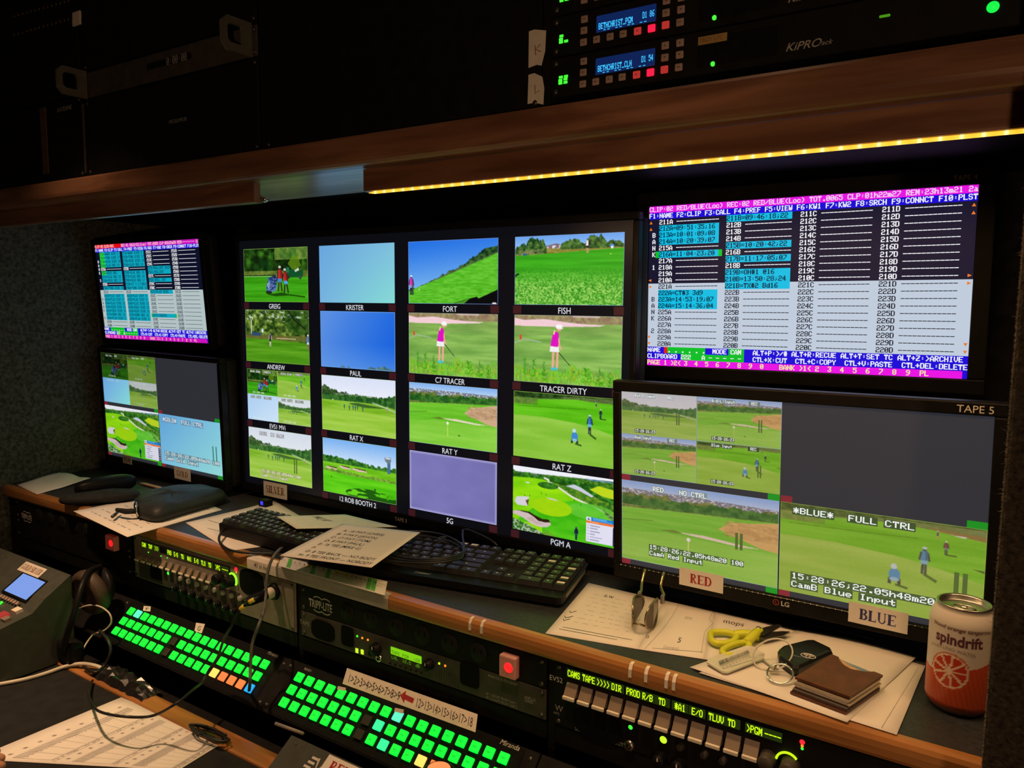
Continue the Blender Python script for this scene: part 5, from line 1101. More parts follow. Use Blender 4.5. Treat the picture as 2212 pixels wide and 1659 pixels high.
def router_panel(bay, yc, zc, label, special, blanks, extra_rows=True):
    xc = (BAYS[bay] + BAYS[bay + 1]) / 2; P = Slope('button_panel', xc, yc, zc, label); w = BAYS[bay + 1] - BAYS[bay] - .002
    MB().rbox((-w / 2, -.045, -.003), (w / 2, .045, 0), .001, 1).build('face_panel', 'rack_black', P.root)
    MB().rbox((-w / 2 + .022, -.0425, .0001), (w / 2 - .022, .0425, .0012), .0008, 1).build('raised_plate', 'black_plastic', P.root)
    MB().box((-w / 2 + .02, -.04, -.05), (w / 2 - .02, .04, -.0032)).build('chassis', 'rack_black', P.root)
    sc = meshof(MB().lathe([(0, .0022), (.0022, .002), (.0035, .0006), (.0035, 0)], 12, cap=False), 'screw', 'steel_dark')
    for x in (-w / 2 + .011, w / 2 - .011):
        for y in (-.034, .034): inst('screw', sc, P.root, (x, y, 0))
    for r in range(3):
        for c in range(18):
            x = (c - 8.5) * .0236; y = (1 - r) * .0215
            f = inst('button_socket', frm_m, P.root, (x, y, .0012))
            m = 'btn_off' if (c, r) in blanks else special.get((c, r), 'btn_green')
            o = inst('lit_button', key_mesh(m), f, (0, 0, .0008))
            if m == 'btn_green': inst('button_legend', lt_m, f, (0, 0, .0008))
    return P
p1 = router_panel(1, 0.808, CAM[2] - 0.6369, 'left sloping panel of green lit buttons with an orange cluster at its lower right', {(1, 0): 'btn_cyan', (13, 2): 'btn_amber', (14, 2): 'btn_orange', (15, 2): 'btn_orange', (16, 2): 'btn_orange', (17, 2): 'btn_blue'}, {(7, 1), (7, 2)})
p2 = router_panel(2, 0.8015, CAM[2] - 0.6307, 'sloping panel of green lit buttons below the handwritten number strip', {(9, 0): 'btn_cyan', (8, 1): 'btn_mint', (9, 2): 'btn_mint', (8, 2): 'btn_green', (12, 2): 'btn_amber', (13, 2): 'btn_orange', (8, 0): 'btn_green', (14, 2): 'btn_orange'}, {(7, 1), (7, 2)})
p3 = Slope('button_panel', (BAYS[3] + BAYS[4]) / 2, 0.8015, CAM[2] - 0.6307, 'black unlit sloping panel at the bottom right edge'); w = BAYS[4] - BAYS[3] - .002
MB().rbox((-w / 2, -.045, -.003), (w / 2, .045, 0), .001, 1).build('face_panel', 'rack_black', p3.root); MB().box((-w / 2 + .02, -.04, -.05), (w / 2 - .02, .04, -.0032)).build('chassis', 'rack_black', p3.root)
p0 = Slope('button_panel', (BAYS[0] + BAYS[1]) / 2, 0.808, CAM[2] - 0.6369, 'black unlit sloping panel behind the small grey controller'); MB().rbox((-w / 2, -.045, -.003), (w / 2, .045, 0), .001, 1).build('face_panel', 'rack_black', p0.root); MB().box((-w / 2 + .02, -.04, -.05), (w / 2 - .02, .04, -.0032)).build('chassis', 'rack_black', p0.root)
def slope_text(P, txt, u, v, size, m='print_white', shear=0.0, bold=0.0):
    x, y = P.px(u, v); mb = MB(); text_shape(mb, txt, lambda a, b: (a, b, .0014), size, x, y, 'l', bold, 1.0, shear); return mb.build('maker_name', m, P.root)
slope_text(p2, 'Miranda', 1079, 1607, .0098, shear=.25); slope_text(p1, 'Miranda', 577, 1413, .0085, 'print_grey', .25); slope_text(p2, 'READY', 657, 1447, .0055, 'print_grey')
# handwritten slips and small tags on the panels
def slope_slip(P, px4, label, name='tape_slip', m='tape', txt=None, cat='tape'):
    q = [P.px(*p) for p in px4]; c = np.mean(q, axis=0)
    e = empty(name, mtx=P.root.matrix_world @ Matrix.Translation((c[0], c[1], 0.0016)) if False else frame(P.o + P.ex * float(c[0]) + P.ey * float(c[1]) + P.ez * .0016, P.ex, P.ey, P.ez), label=label, cat=cat)
    pl = [(a - c[0], b - c[1]) for a, b in q]; MB().prism(pl, 0, .0003).build('slip', m, e); return e, pl
e, pl = slope_slip(p2, [(751, 1444), (1033, 1544), (1028, 1583), (741, 1478)], 'long paper strip numbered by hand with a red arrow', 'number_strip', 'tape')
def strip_text(e, pl, txt, s0, s1, h, m='ink_black', name='handwriting', up=.2):
    A, B, C_, D_ = [np.array(p) for p in (pl[3], pl[2], pl[1], pl[0])]
    v, f = font_geo(txt); W = v[:, 0].max(); mb = MB()
    def fn(a, b):
        s = s0 + (s1 - s0) * a / W; t = up + h * b; p = (A * (1 - s) + B * s) * (1 - t) + (D_ * (1 - s) + C_ * s) * t; return (p[0], p[1], .0006)
    mb.add([fn(p[0], p[1]) for p in v], f); return mb.build(name, m, e)
strip_text(e, pl, '1>2>3>4>5>6>7>8>9', .03, .45, .75); strip_text(e, pl, '12>13>14>15>16>17>18', .57, .975, .75)
A, B, C_, D_ = [np.array(p) for p in (pl[3], pl[2], pl[1], pl[0])]
def bil(s, t): p = (A * (1 - s) + B * s) * (1 - t) + (D_ * (1 - s) + C_ * s) * t; return (p[0], p[1], .0006)
MB().add([bil(*q) for q in ((.45, .52), (.485, .9), (.485, .68), (.555, .62), (.55, .32), (.485, .38), (.49, .15))], [(0, 6, 1), (2, 5, 4, 3)]).build('red_arrow', 'ink_red', e)
for nm, P, px4, lab in (('tag', p1, [(312, 1310), (327, 1311), (326, 1322), (310, 1320)], 'tiny tan tag with an F above the left green buttons'), ('tag', p1, [(425, 1346), (444, 1349), (437, 1369), (421, 1366)], 'small torn tan tag with a G above the green buttons'), ('tag', p2, [(735, 1486), (752, 1490), (750, 1497), (733, 1493)], 'small tape bit on the fifth green button below the numbers'), ('tag', p2, [(858, 1533), (877, 1537), (875, 1546), (856, 1541)], 'small tape bit on the pale mint green button')):
    e_, pl_ = slope_slip(P, px4, lab, 'tape_tag', 'tape')
    if P is p2: e_.location = e_.location + P.ez * .0052
    if 'F' in lab or 'G' in lab: strip_text(e_, pl_, 'F' if 'F' in lab else 'G', .3, .7, .7)

# ------------------------------------------------------------------ upper rack row (front plane y = UY)
UX = [-1.955, -1.461, -0.967, -0.472, 0.022]
uc = empty('upper_rack_cabinet', (-0.65, 1.1, SZ1), 'black rack cabinet standing on the overhead shelf', 'rack cabinet')
wbuild(MB().box((WALLX + .005, 0.80, SZ1 + .0008), (0.72, 1.41, SZ1 + .004)), 'floor_plate', 'rack_black', uc)
for x in UX: wbuild(MB().box((x - .005, UY + .003, SZ1 + .0045), (x + .005, 1.30, 2.24)), 'upright', 'rack_black', uc)
wbuild(MB().box((WALLX + .005, 1.31, SZ1 + .0045), (0.72, 1.40, 2.24)), 'back_panel', 'rack_black', uc)
M['vfd_blue_back'] = glow('vfd_blue_back', rgb(4, 32, 84), 1.0); M['vfd_blue'] = glow('vfd_blue', rgb(60, 190, 255), 1.3); M['btn_tan'] = mat('btn_tan', (0.42, 0.30, 0.26, 1), .4, noise=.1); M['btn_redlit'] = glow('btn_redlit', rgb(255, 20, 55), 1.8); M['btn_reddim'] = glow('btn_reddim', rgb(190, 50, 46), 0.8)
bt_m = {}
def rb_mesh(m):
    if m not in bt_m: bt_m[m] = meshof(MB().rbox((-.0042, -.0024, -.0039), (.0042, 0, .0039), .0012, 2), 'button', m)
    return bt_m[m]
gly = {}
def glyph_mesh(k):
    if k not in gly:
        q = {'u': [(-.0012, -.001), (.0012, -.001), (0, .0012)], 'd': [(-.0012, .001), (0, -.0012), (.0012, .001)], 's': [(-.001, -.001), (.001, -.001), (.001, .001), (-.001, .001)], 'p': [(-.001, -.0012), (.0012, 0), (-.001, .0012)], 'm': [(-.0018, -.0004), (.0018, -.0004), (.0018, .0005), (-.0018, .0005)]}[k]
        gly[k] = meshof(MB().add([(a, -.0024, b) for a, b in q], [tuple(range(len(q)))]), 'button_legend', 'ink_black')
    return gly[k]
RB = at(1437, 125, Y=UY).z - .0235
def recorder(k, label, name, code, meters):
    z0 = RB + (k) * (U1 + .0005); B = RB; r = Rack('video_recorder', UX[3] + .0055, UX[4] - .0055, z0, z0 + U1, UY, label, 'recorder', 'rack_black', 0.25, 'stacked video recorders')
    dv = -k * 86.5      # photo offset per unit, used through the real front plane
    def at_(u, v):      # reference positions are read on the lowest unit's plane
        p = at(u, v, Y=UY); return p.x - r.x0, p.z - B
    x0, z1 = at_(1289, 130); x1, z0_ = at_(1413, 145)
    d0 = at_(1289, 131); d1 = at_(1414, 108); d2 = at_(1287, 163)
    MB().rbox((d0[0] - .001, -.0012, d2[1]), (d1[0] + .001, -.0001, d0[1] + .002), .0006, 1).build('display_window', 'vfd_blue_back', r.root)
    hh = d0[1] + .002 - d2[1]; W = d1[0] - d0[0]
    q = []; pixel_text(q, name, .002, hh * .42, W * .60 / len(name), hh * .5, .25); pixel_text(q, code, W * .79, hh * .30, W * .20 / len(code), hh * .5, .25)
    for i in range(13): q.append((W * (.05 + .07 * i), hh * .90, W * (.05 + .07 * i) + .0028, hh * .94)) if i % 3 else None
    quads_obj('display_text', q, lambda a, b: (d0[0] + a, -.0014, d0[1] + .002 - b), 'vfd_blue', r.root)
    for (u, v, m, g) in ((1262, 133, 'btn_tan', 'm'), (1261, 157, 'btn_tan', 'm'), (1260, 182, 'btn_tan', 'm'), (1288, 177, 'btn_tan', 'm'), (1317, 172, 'btn_tan', 'p'), (1345, 167, 'btn_tan', 'm'), (1376, 162, 'btn_reddim', 's'), (1406, 157, 'btn_redlit', None), (1436, 151, 'btn_reddim', None), (1467, 146, 'btn_tan', 'm'), (1438, 99, 'btn_tan', 'u'), (1437, 125, 'btn_tan', 'd'), (1470, 93, 'btn_tan', 'u'), (1469, 119, 'btn_tan', 'd')):
        x, z = at_(u, v); o = inst('button', rb_mesh(m), r.root, (x, 0, z))
        if g: inst('button_legend', glyph_mesh(g), o, (0, 0, 0))
    for (u, v) in meters:
        x, z = at_(u, v); MB().box((x - .0023, -.0010, z - .0013), (x + .0023, -.0001, z + .0013)).build('meter_segment', 'led_green', r.root)
    x, z = at_(1545, 110); x2, z2 = at_(1690, 80)
    MB().rbox((x - .018, -.0008, .008), (x2 - .004, -.0001, .036), .0006, 1).build('drive_slot', 'black_plastic', r.root)
    x, z = at_(1540, 138); MB().lathe([(0, -.0018), (.0022, -.0012), (.0026, 0)], 10, (x, 0, z), 'y', cap=False).build('status_light', 'led_green', r.root)
    x, z = at_(1696, 112); mb = MB(); text_shape(mb, 'KiPRO', lambda a, b: (a, -.0004, b), .0105, x, z, 'l', .01, 1.1, .35); text_shape(mb, 'rack', lambda a, b: (a, -.0004, b), .0065, x + .030, z + .0005, 'l', 0, 1.1, .35); mb.build('logo', 'print_grey', r.root)
    x, z = at_(2145, 15); MB().lathe([(0, -.0035), (.0038, -.003), (.0048, 0)], 22, (x, 0, z), 'y', cap=False).build('power_button', glow('power_green', rgb(20, 230, 70), 1.2), r.root)
    if k == 0: x, z = at_(1910, 35); MB().rbox((x - .004, -.001, z - .0012), (x + .005, 0, z + .0012), .0005, 1).build('activity_light', glow('activity_green', rgb(80, 160, 20), 0.8), r.root)
    return r
LMET = [(1212, 167), (1211, 174), (1211, 180), (1223, 165), (1222, 171), (1222, 178)]
KMET = [(1212, 167), (1211, 174), (1211, 180), (1222, 178)]
rL = recorder(0, 'lowest video recorder, blue display reading BETHCHRIST_CLN, just above the shelf', 'BETHCHRIST_CLN', 'D1 54', LMET)
rK = recorder(1, 'video recorder with the blue display reading BETHCHRIST_PGM', 'BETHCHRIST_PGM', 'D1 86', KMET)
rJ = recorder(2, 'topmost video recorder, only its lower button row visible at the top edge', 'BETHCHRIST_ISO', 'D1 70', KMET)
# slip on the lower recorder's drive slot
x = at(1508, 92, Y=UY - .0012); e = empty('tape_slip', (x.x, UY - .0014, x.z), 'small yellowed label slip on the lowest recorder', 'label'); MB().box((0, 0, -.003), (.030, .0003, .005)).build('slip', mat('tape_yellow', (0.40, 0.25, 0.08, 1), .6, noise=.1), e); mb = MB(); text_shape(mb, 'TROY LTC', lambda a, b: (a, -.0002, b), .0058, .0015, -.0008, 'l', 0, .9); mb.build('lettering', 'ink_brown', e)
# hand-lettered tape bits K and L on the rack upright
def tape_letter(px, ch, label):
    P = [at(u, v, Y=UY - .0005) for u, v in px]; c = sum(P, Vector()) / len(P); e = empty('tape_letter', (c.x, UY - .0008, c.z), label, 'tape', 'hand-lettered tape bits')
    MB().prism([(p.x - c.x, p.z - c.z) for p in P], -.0002, .0002, 'y').build('tape', 'tape', e)
    mb = MB()
    st = {'K': [[(-.0028, .005), (-.002, -.006)], [(.004, .005), (-.002, .0002), (.005, -.003)]], 'L': [[(-.002, .006), (-.0015, -.004), (.004, -.001)]]}[ch]
    for s_ in st:
        for f in ribbon(s_, .0011): mb.add([(p[0], -.0004, p[1] - .001) for p in f], [(0, 1, 2, 3)])
    mb.build('handwriting', 'ink_brown', e); return e
tape_letter([(1143, 68), (1155, 64), (1180, 66), (1178, 110), (1170, 142), (1160, 140), (1142, 147)], 'K', 'torn tan tape bit with a handwritten K beside the recorders')
tape_letter([(1142, 162), (1155, 158), (1172, 166), (1176, 190), (1174, 226), (1155, 222), (1140, 225)], 'L', 'torn tan tape bit with a handwritten L beside the recorders')
# plain doors and the left equipment
def upper_panel(b, z0, z1, label, name='blank_panel'): return Rack(name, UX[b] + .0055, UX[b + 1] - .0055, z0, z1, UY, label, 'rack panel', 'rack_black', 0.05, 'plain upper rack panels')
upper_panel(2, SZ1 + .005, 2.2, 'large plain black panel in the middle of the upper rack')
upper_panel(3, RB + 3 * (U1 + .0005), 2.2, 'plain black panel above the video recorders')
zc = at(300, 265, Y=UY).z
dr = upper_panel(1, SZ1 + .005, at(210, 205, Y=UY).z - .004, 'plain black panel below the handled rack unit', 'rack_drawer')
dr.text('PROSUMPUB', 365, 268, .0085, 'print_grey', 'l', 0, shear=.2)
zl = at(205, 205, Y=UY).z - .003
hu = Rack('handled_rack_unit', UX[1] + .0055, UX[2] - .0055, zl, zl + U1 * 1.02, UY, 'dark rack unit with two silver side handles at the upper left', 'rack unit', 'rack_dark_grey', 0.25)
for x, sg in ((.012, 1), (hu.w - .012, -1)):
    pr_ = [(-.002, -.002), (-.045, -.002), (-.052, .004), (-.055, .012), (-.055, .034), (-.050, .042), (-.042, .047), (-.002, .047)]
    outer = [(p[0], p[1]) for p in pr_]; mb = MB(); t_ = .006
    inner = [(-.020, .010), (-.040, .010), (-.045, .014), (-.045, .032), (-.040, .037), (-.020, .037), (-.018, .032), (-.018, .014)]
    no, ni = len(outer), len(inner)
    oo = [(-.018 + (p[0] + .018) * 1.0, p[1]) for p in [(-.002, -.002), (-.045, -.002), (-.054, .008), (-.054, .038), (-.045, .047), (-.002, .047), (-.002, .033), (-.002, .012)]]
    for h in (0, t_): mb.add([(x - t_ / 2 + h, p[0], p[1]) for p in oo] + [(x - t_ / 2 + h, p[0], p[1]) for p in [(-.020, .010), (-.040, .010), (-.045, .014), (-.045, .032), (-.040, .037), (-.020, .037), (-.018, .032), (-.018, .014)]], [(i, (i + 1) % 8, 8 + (i + 1) % 8, 8 + i) for i in range(8)])
    mb.add([(x - t_ / 2, p[0], p[1]) for p in oo] + [(x + t_ / 2, p[0], p[1]) for p in oo], [(i, (i + 1) % 8, 8 + (i + 1) % 8, 8 + i) for i in range(8)])
    ii = [(-.020, .010), (-.040, .010), (-.045, .014), (-.045, .032), (-.040, .037), (-.020, .037), (-.018, .032), (-.018, .014)]
    mb.add([(x - t_ / 2, p[0], p[1]) for p in ii] + [(x + t_ / 2, p[0], p[1]) for p in ii], [(i, (i + 1) % 8, 8 + (i + 1) % 8, 8 + i) for i in range(8)])
    mb.build('handle', 'silver_paint', hu.root)
hu.box(318, 152, 413, 112, 'black_plastic', 'display_window', .0008, .0005)
q = []; pixel_text(q, '0:00:00', 0, 0, .008, .016)
xx, zz = hu.L(365, 133); quads_obj('display_text', q, lambda a, b: (xx + a - .006, -.0010, zz - b + .008), 'print_grey', hu.root)
upper_panel(1, zl + U1 * 1.02 + .003, 2.2, 'plain black panel above the handled rack unit')
ky = Rack('switcher_frame', UX[0] + .0055, UX[1] - .0055, SZ1 + .005, at(140, 215, Y=UY).z, UY, 'dark frame with a brown vertical bar and small white lettering, far upper left', 'rack unit', 'rack_black', 0.25)
ky.text('KAYENNE', 124, 243, .0115, 'print_grey', 'l', .01, shear=.2); ky.box(88, 235, 108, 375, mat('bar_brown', (0.09, 0.05, 0.03, 1), .6, noise=.2), 'vertical_bar', .003, .001); ky.box(180, 225, 190, 375, 'rack_dark_grey', 'side_rail', .004, .001)
pp = Rack('patch_panel', UX[0] + .0055, UX[1] - .0055, at(140, 215, Y=UY).z + .002, 2.0, UY, 'dark patch panel with two white tags in the top left corner', 'patch panel', 'rack_black', 0.2)
for v in (34, 48): pp.box(160, v - 5, 177, v + 5, 'tape', 'white_tag', .004, .001)
jm = meshof(MB().lathe([(.0018, -.001), (.0032, -.0012), (.0036, 0)], 8, axis='y', cap=False), 'jack', mat('jack_brass', (0.16, 0.10, 0.04, 1), .4, metal=.8, noise=.1))
for row in range(2):
    for k in range(14): x, z = pp.L(30 + k * 9, 75 - k * 2.6 - row * 40); inst('jack', jm, pp.root, (x, 0, z))
# ------------------------------------------------------------------ sheets of paper
class Sheet:
    def __init__(s, name, px4, label, cat='paper', zs=(0, 0, 0, 0), base=None, bend=None, m='paper', n=10, group=None, th=.0003):
        """px4: photo corners back-left, back-right, front-right, front-left read on the desk plane at heights zs"""
        base = DESK if base is None else base; s.base = base
        s.P = [at(u, v, Z=base + z) for (u, v), z in zip(px4, zs)]; s.bend = bend
        c = sum(s.P, Vector()) / 4; s.c = Vector((c.x, c.y, min(p.z for p in s.P)))
        s.root = empty(name, s.c, label, cat, group)
        vs = []; fs = []
        for k, dz in ((0, 0), (1, -th)):
            for j in range(n + 1):
                for i in range(n + 1): p = s.map(i / n, j / n) - s.c; vs.append((p.x, p.y, p.z + dz))
        N = (n + 1) ** 2; I = lambda i, j: j * (n + 1) + i
        for j in range(n):
            for i in range(n): q = (I(i, j), I(i + 1, j), I(i + 1, j + 1), I(i, j + 1)); fs.append(q); fs.append(tuple(N + a for a in q[::-1]))
        ed = [I(i, 0) for i in range(n)] + [I(n, j) for j in range(n)] + [I(i, n) for i in range(n, 0, -1)] + [I(0, j) for j in range(n, 0, -1)]
        for a, b in zip(ed, ed[1:] + ed[:1]): fs.append((a, N + a, N + b, b))
        mb = MB(); mb.v = vs; mb.f = fs; mb.sm = [True] * len(fs); s.sheet = mb.build('sheet', m, s.root)
        for p in s.sheet.data.polygons: p.use_smooth = len(p.vertices) == 4 and p.index < 2 * n * n
    def map(s, a, b, dz=0.0):
        """a: left to right, b: front (0) to back (1)"""
        p = (s.P[3] * (1 - a) + s.P[2] * a) * (1 - b) + (s.P[0] * (1 - a) + s.P[1] * a) * b
        p = p.copy(); p.z += (s.bend(a, b) if s.bend else 0.0) + dz; return p
    def fn(s, dz=.0002): return lambda a, b: tuple(s.map(a, b, dz) - s.c)
    def text(s, txt, a, b, size, m='ink_black', asp=1.0, bold=0.0, shear=0.0, align='l', name='lettering'):
        v, f = font_geo(txt, bold); off = {'l': 0, 'c': -v[:, 0].max() / 2}[align]; mb = MB()
        mb.add([tuple(s.map(a + ((q[0] + off) * size * asp + shear * q[1] * size), b + q[1] * size, .00025) - s.c) for q in v], f); return mb.build(name, m, s.root)
    def lines(s, segs, w, m='ink_black', name='pen_marks', asp=1.0):
        mb = MB()
        for sg in segs:
            for f in ribbon([(p[0] / asp, p[1]) for p in sg], w): mb.add([tuple(s.map(p[0] * asp, p[1], .00025) - s.c) for p in f], [(0, 1, 2, 3)])
        return mb.build(name, m, s.root)
    def rects(s, R, m, name='print_blocks'):
        mb = MB()
        for a0, b0, a1, b1 in R: mb.add([tuple(s.map(a, b, .0002) - s.c) for a, b in ((a0, b0), (a1, b0), (a1, b1), (a0, b1))], [(0, 1, 2, 3)])
        return mb.build(name, m, s.root)
def scribble(n, seed, y0, y1, x0, x1, rows):
    r = random.Random(seed); out = []
    for k in range(rows):
        y = y1 - (y1 - y0) * k / max(1, rows - 1); x = x0 + r.uniform(0, .1)
        while x < x1:
            w = r.uniform(.02, .09); out.append((x, y, min(x1, x + w), y + .012)); x += w + r.uniform(.02, .08)
    return out
crm = lambda a, b: .010 * abs(math.sin(3.1 * a + 1)) * b + .004 * math.sin(7 * a + 5 * b) * b + .001
Sheet('paper_sheet', [(128, 1021), (196, 1036), (80, 1068), (36, 1047)], 'creased tan paper at the far left end of the desk', zs=(.018, .004, .0006, .002), bend=lambda a, b: .004 * abs(math.sin(5 * a + 3 * b)) * b, n=12)
pA = Sheet('paper_sheet', [(380, 1060), (480, 1101), (275, 1160), (158, 1104)], 'white sheet under the black zip pouch, overhanging the desk edge', zs=(.0006,) * 4)
pA.rects(scribble(0, 1, .1, .9, .1, .9, 9), 'ink_grey', 'faint_print')
pB = Sheet('paper_sheet', [(592, 1083), (722, 1160), (496, 1190), (401, 1129)], 'white sheet lying under the small keyboard', zs=(.0010,) * 4, bend=lambda a, b: .006 * max(0, b - .7))
pB.lines([[(.08, .2), (.25, .25)], [(.3, .1), (.45, .16)]], .006)
pE = Sheet('paper_sheet', [(746, 1111), (858, 1138), (640, 1142), (597, 1115)], 'pale green slip lying on the small keyboard', zs=(.042,) * 4, m=mat('paper_green', (0.62, 0.66, 0.52, 1), .85, noise=.04))
pE.text('MKE  JAY', .12, .45, .16, 'ink_black', .6)
pL = Sheet('paper_sheet', [(739, 1131), (908, 1150), (802, 1226), (604, 1200)], 'white printed list beginning A-18 FWY, propped on the keyboards', zs=(.048, .050, .044, .034), n=14)
for k, w in enumerate(['A- 18 FWY (CHRIS)', 'B- 9 FWY (JAVON)', 'C- 17 FWY (TOM)', 'D- 8 FWY (PAUL)', 'E- 16 TEE (MIKE G)', 'F-', 'G- 8 TEE BACK --- NO BODY', 'H- 9 TEE FRONT --- NOBODY']): pL.text(w, .16, .78 - k * .104, .085, 'ink_black', .72, .006)
# score card strip and label tape at the desk edge
sc = Sheet('score_strip', [(608, 1201), (837, 1256), (831, 1286), (601, 1222)], 'white score strip with numbers 1 to 18 and green marks at the desk edge', 'score card', zs=(.0035,) * 4)
cells = [.08 + i * .0475 for i in range(9)] + [.535 + i * .0425 for i in range(9)]
M['mark_green'] = mat('mark_green', (0.10, 0.48, 0.08, 1), .7, noise=.15); M['mark_yellow'] = mat('mark_yellow', (0.80, 0.66, 0.08, 1), .7, noise=.1)
for i in (0, 5, 8, 16, 17): sc.rects([(cells[i], .08, cells[i] + .038, .95)], 'mark_green', 'green_mark')
for i in (4, 9, 11): sc.rects([(cells[i], .55, cells[i] + .038, .95)], 'mark_yellow', 'yellow_mark')
for i in range(18): sc.text(str(i + 1), cells[i] + .019, .62, .26, 'ink_black', .13, .01, align='c', name='number')
sc.rects([(c_ - .004, .05, c_ - .003, .95) for c_ in cells] + [(.03, .5, .97, .52)], 'ink_grey', 'table_lines'); sc.text('PLAYER', .005, .62, .13, 'ink_grey', .12); sc.text('TOTAL', .93, .62, .16, 'ink_grey', .14)
def edge_tape(u0, u1, v0a, v0b, label, m, z0=-.024, z1=-.002):
    a = at(u0, v0a, Y=.8493); b = at(u1, v0b, Y=.8493); e = empty('edge_tape', ((a.x + b.x) / 2, .8495, DESK - .013), label, 'tape'); w = b.x - a.x
    pr = [(.0093, .0134), (.0033, .0124), (-.0004, .0072), (-.0006, -.004), (-.0002, -.0098), (-.0008, -.0098), (-.0012, -.004), (-.0010, .0075), (.0030, .0130), (.0093, .0140)]
    MB().prism(pr, -w / 2, w / 2, 'x').build('tape', m, e); return e, w
e, w = edge_tape(598, 838, 1222, 1283, 'long grey tape along the oak desk edge below the score strip', 'tape_grey')
e, w = edge_tape(534, 597, 1204, 1222, 'white tape reading 41 in hot on the oak desk edge', 'tape')
mb = MB(); text_shape(mb, '41 in hot', lambda a, b: (a, -.0014, b), .012, 0, -.004, 'c', 0, .9, .15); mb.build('handwriting', 'ink_black', e)
for u, v, lab in ((1015, 1357, 'tape tick on the desk edge, leftmost of the six'), (1040, 1364, 'tape tick on the desk edge, second from the left'), (1361, 1452, 'tape tick on the desk edge below the folded glasses'), (1395, 1468, 'tape tick on the desk edge, fourth from the left'), (1439, 1480, 'tape tick on the desk edge, second from the right'), (1455, 1488, 'tape tick on the desk edge, rightmost of the six')):
    p = at(u, v, Y=.8492); e = empty('tape_tick', (p.x, .8495, DESK - .013), lab, 'tape', 'tape ticks on the desk edge')
    MB().prism([(.0093, .0134), (.0033, .0124), (-.0004, .0072), (-.0008, .0072), (.0030, .0130), (.0093, .0140)], -.0022, .0022, 'x').prism([(-.0004, .0072), (-.0006, -.003), (-.0010, -.003), (-.0008, .0072)], -.0022, .0022, 'x').build('tape', 'tape', e)

# right-hand papers
s1 = Sheet('paper_sheet', [(1271, 1259), (1434, 1297), (1378, 1402), (1178, 1368)], 'white sheet with pen ticks between the keyboard and the folded glasses', zs=(.0005,) * 4)
s1.rects(scribble(0, 3, .25, .8, .15, .85, 8), mat('ink_faint', (0.58, 0.55, 0.51, 1), .8, noise=.1), 'faint_print')
s1.text('a.w', .30, .80, .10, 'ink_black', .9); s1.lines([[(.06, .42), (.08, .39), (.13, .44)], [(.05, .32), (.07, .29), (.14, .34)], [(.06, .27), (.08, .24), (.13, .29)]], .010); s1.lines([[(.12, .14), (.9, .13)], [(.1, .10), (.75, .09)]], .006)
s2 = Sheet('paper_sheet', [(1434, 1297), (1546, 1321), (1522, 1424), (1378, 1402)], 'white sheet with a hand-drawn five to the right of the folded glasses', zs=(.0009,) * 4)
s2.lines([[(.30, 1), (.28, .7), (.22, .4), (.1, .02)], [(.95, 1), (.92, .8), (1.0, .72), (.9, .5), (.93, .1)], [(.2, .05), (.95, .12)]], .008, 'ink_grey'); s2.text('5', .52, .22, .14, 'ink_black', .9); s2.text('(seven)', .35, .08, .09, 'ink_grey', .9); s2.text('nm', .5, .70, .12, 'ink_grey', .9); s2.text('n', .02, .2, .12, 'ink_black', .9)
s3 = Sheet('paper_sheet', [(1546, 1321), (1728, 1357), (1648, 1446), (1522, 1424)], 'white sheet with the handwritten word mops behind the scissors', zs=(.0013,) * 4)
s3.text('mops', .12, .78, .13, 'ink_black', .95); s3.lines([[(.62, .68), (.72, .69)], [(.72, .69), (.69, .65)]], .01); s3.lines([[(.3, .6), (.33, .66)], [(.5, .55), (.53, .6)]], .01, 'ink_grey')
s4 = Sheet('paper_sheet', [(1742, 1364), (1999, 1438), (1937, 1587), (1510, 1453)], 'white lower sheet under the wallet, nearest the drink can', zs=(.0018,) * 4)
s4.lines([[(.93, .02), (.96, .95)]], .003, 'ink_grey')
s5 = Sheet('paper_sheet', [(1728, 1359), (1980, 1419), (1830, 1560), (1490, 1441)], 'white upper sheet carrying the wallet and car key', zs=(.0026, .0040, .0026, .0026), bend=lambda a, b: .004 * max(0, b - .8) / .2 * math.sin(PI * a))
PZ5 = DESK + .0034

# ------------------------------------------------------------------ keyboards
def oriented(name, origin, yaw, pitch, label, cat, group=None):
    m = Matrix.Translation(origin) @ Matrix.Rotation(yaw, 4, 'Z') @ Matrix.Rotation(pitch, 4, 'X'); e = empty(name, mtx=m, label=label, cat=cat, group=group); return e
fr_ = at(1213, 1308, Z=DESK + .006); yaw = math.radians(11.0)
org = Vector((fr_.x, fr_.y, DESK + .0055)) - Matrix.Rotation(yaw, 3, 'Z') @ Vector((.457, 0, 0))
KB = oriented('keyboard', org, yaw, math.radians(3.5), 'full-size black keyboard with a cable coiled on it below the monitors', 'keyboard')
pl = [(0.008, 0), (.449, 0), (.455, .003), (.457, .010), (.457, .138), (.452, .143), (.005, .143), (0, .138), (0, .010), (.002, .003)]
MB().prism(pl, 0, .011).build('body', 'black_plastic', KB)
MB().rbox((.004, .024, .0111), (.453, .139, .0125), .0006, 1).build('key_bed', 'black_matte', KB)
MB().rbox((.02, .11, -.006), (.05, .125, -.0002), .001, 1).rbox((.40, .11, -.006), (.43, .125, -.0002), .001, 1).build('feet', 'black_matte', KB, kind='stuff')
MB().box((.4572, .02, .003), (.4576, .12, .009)).build('side_trim', 'silver_paint', KB)
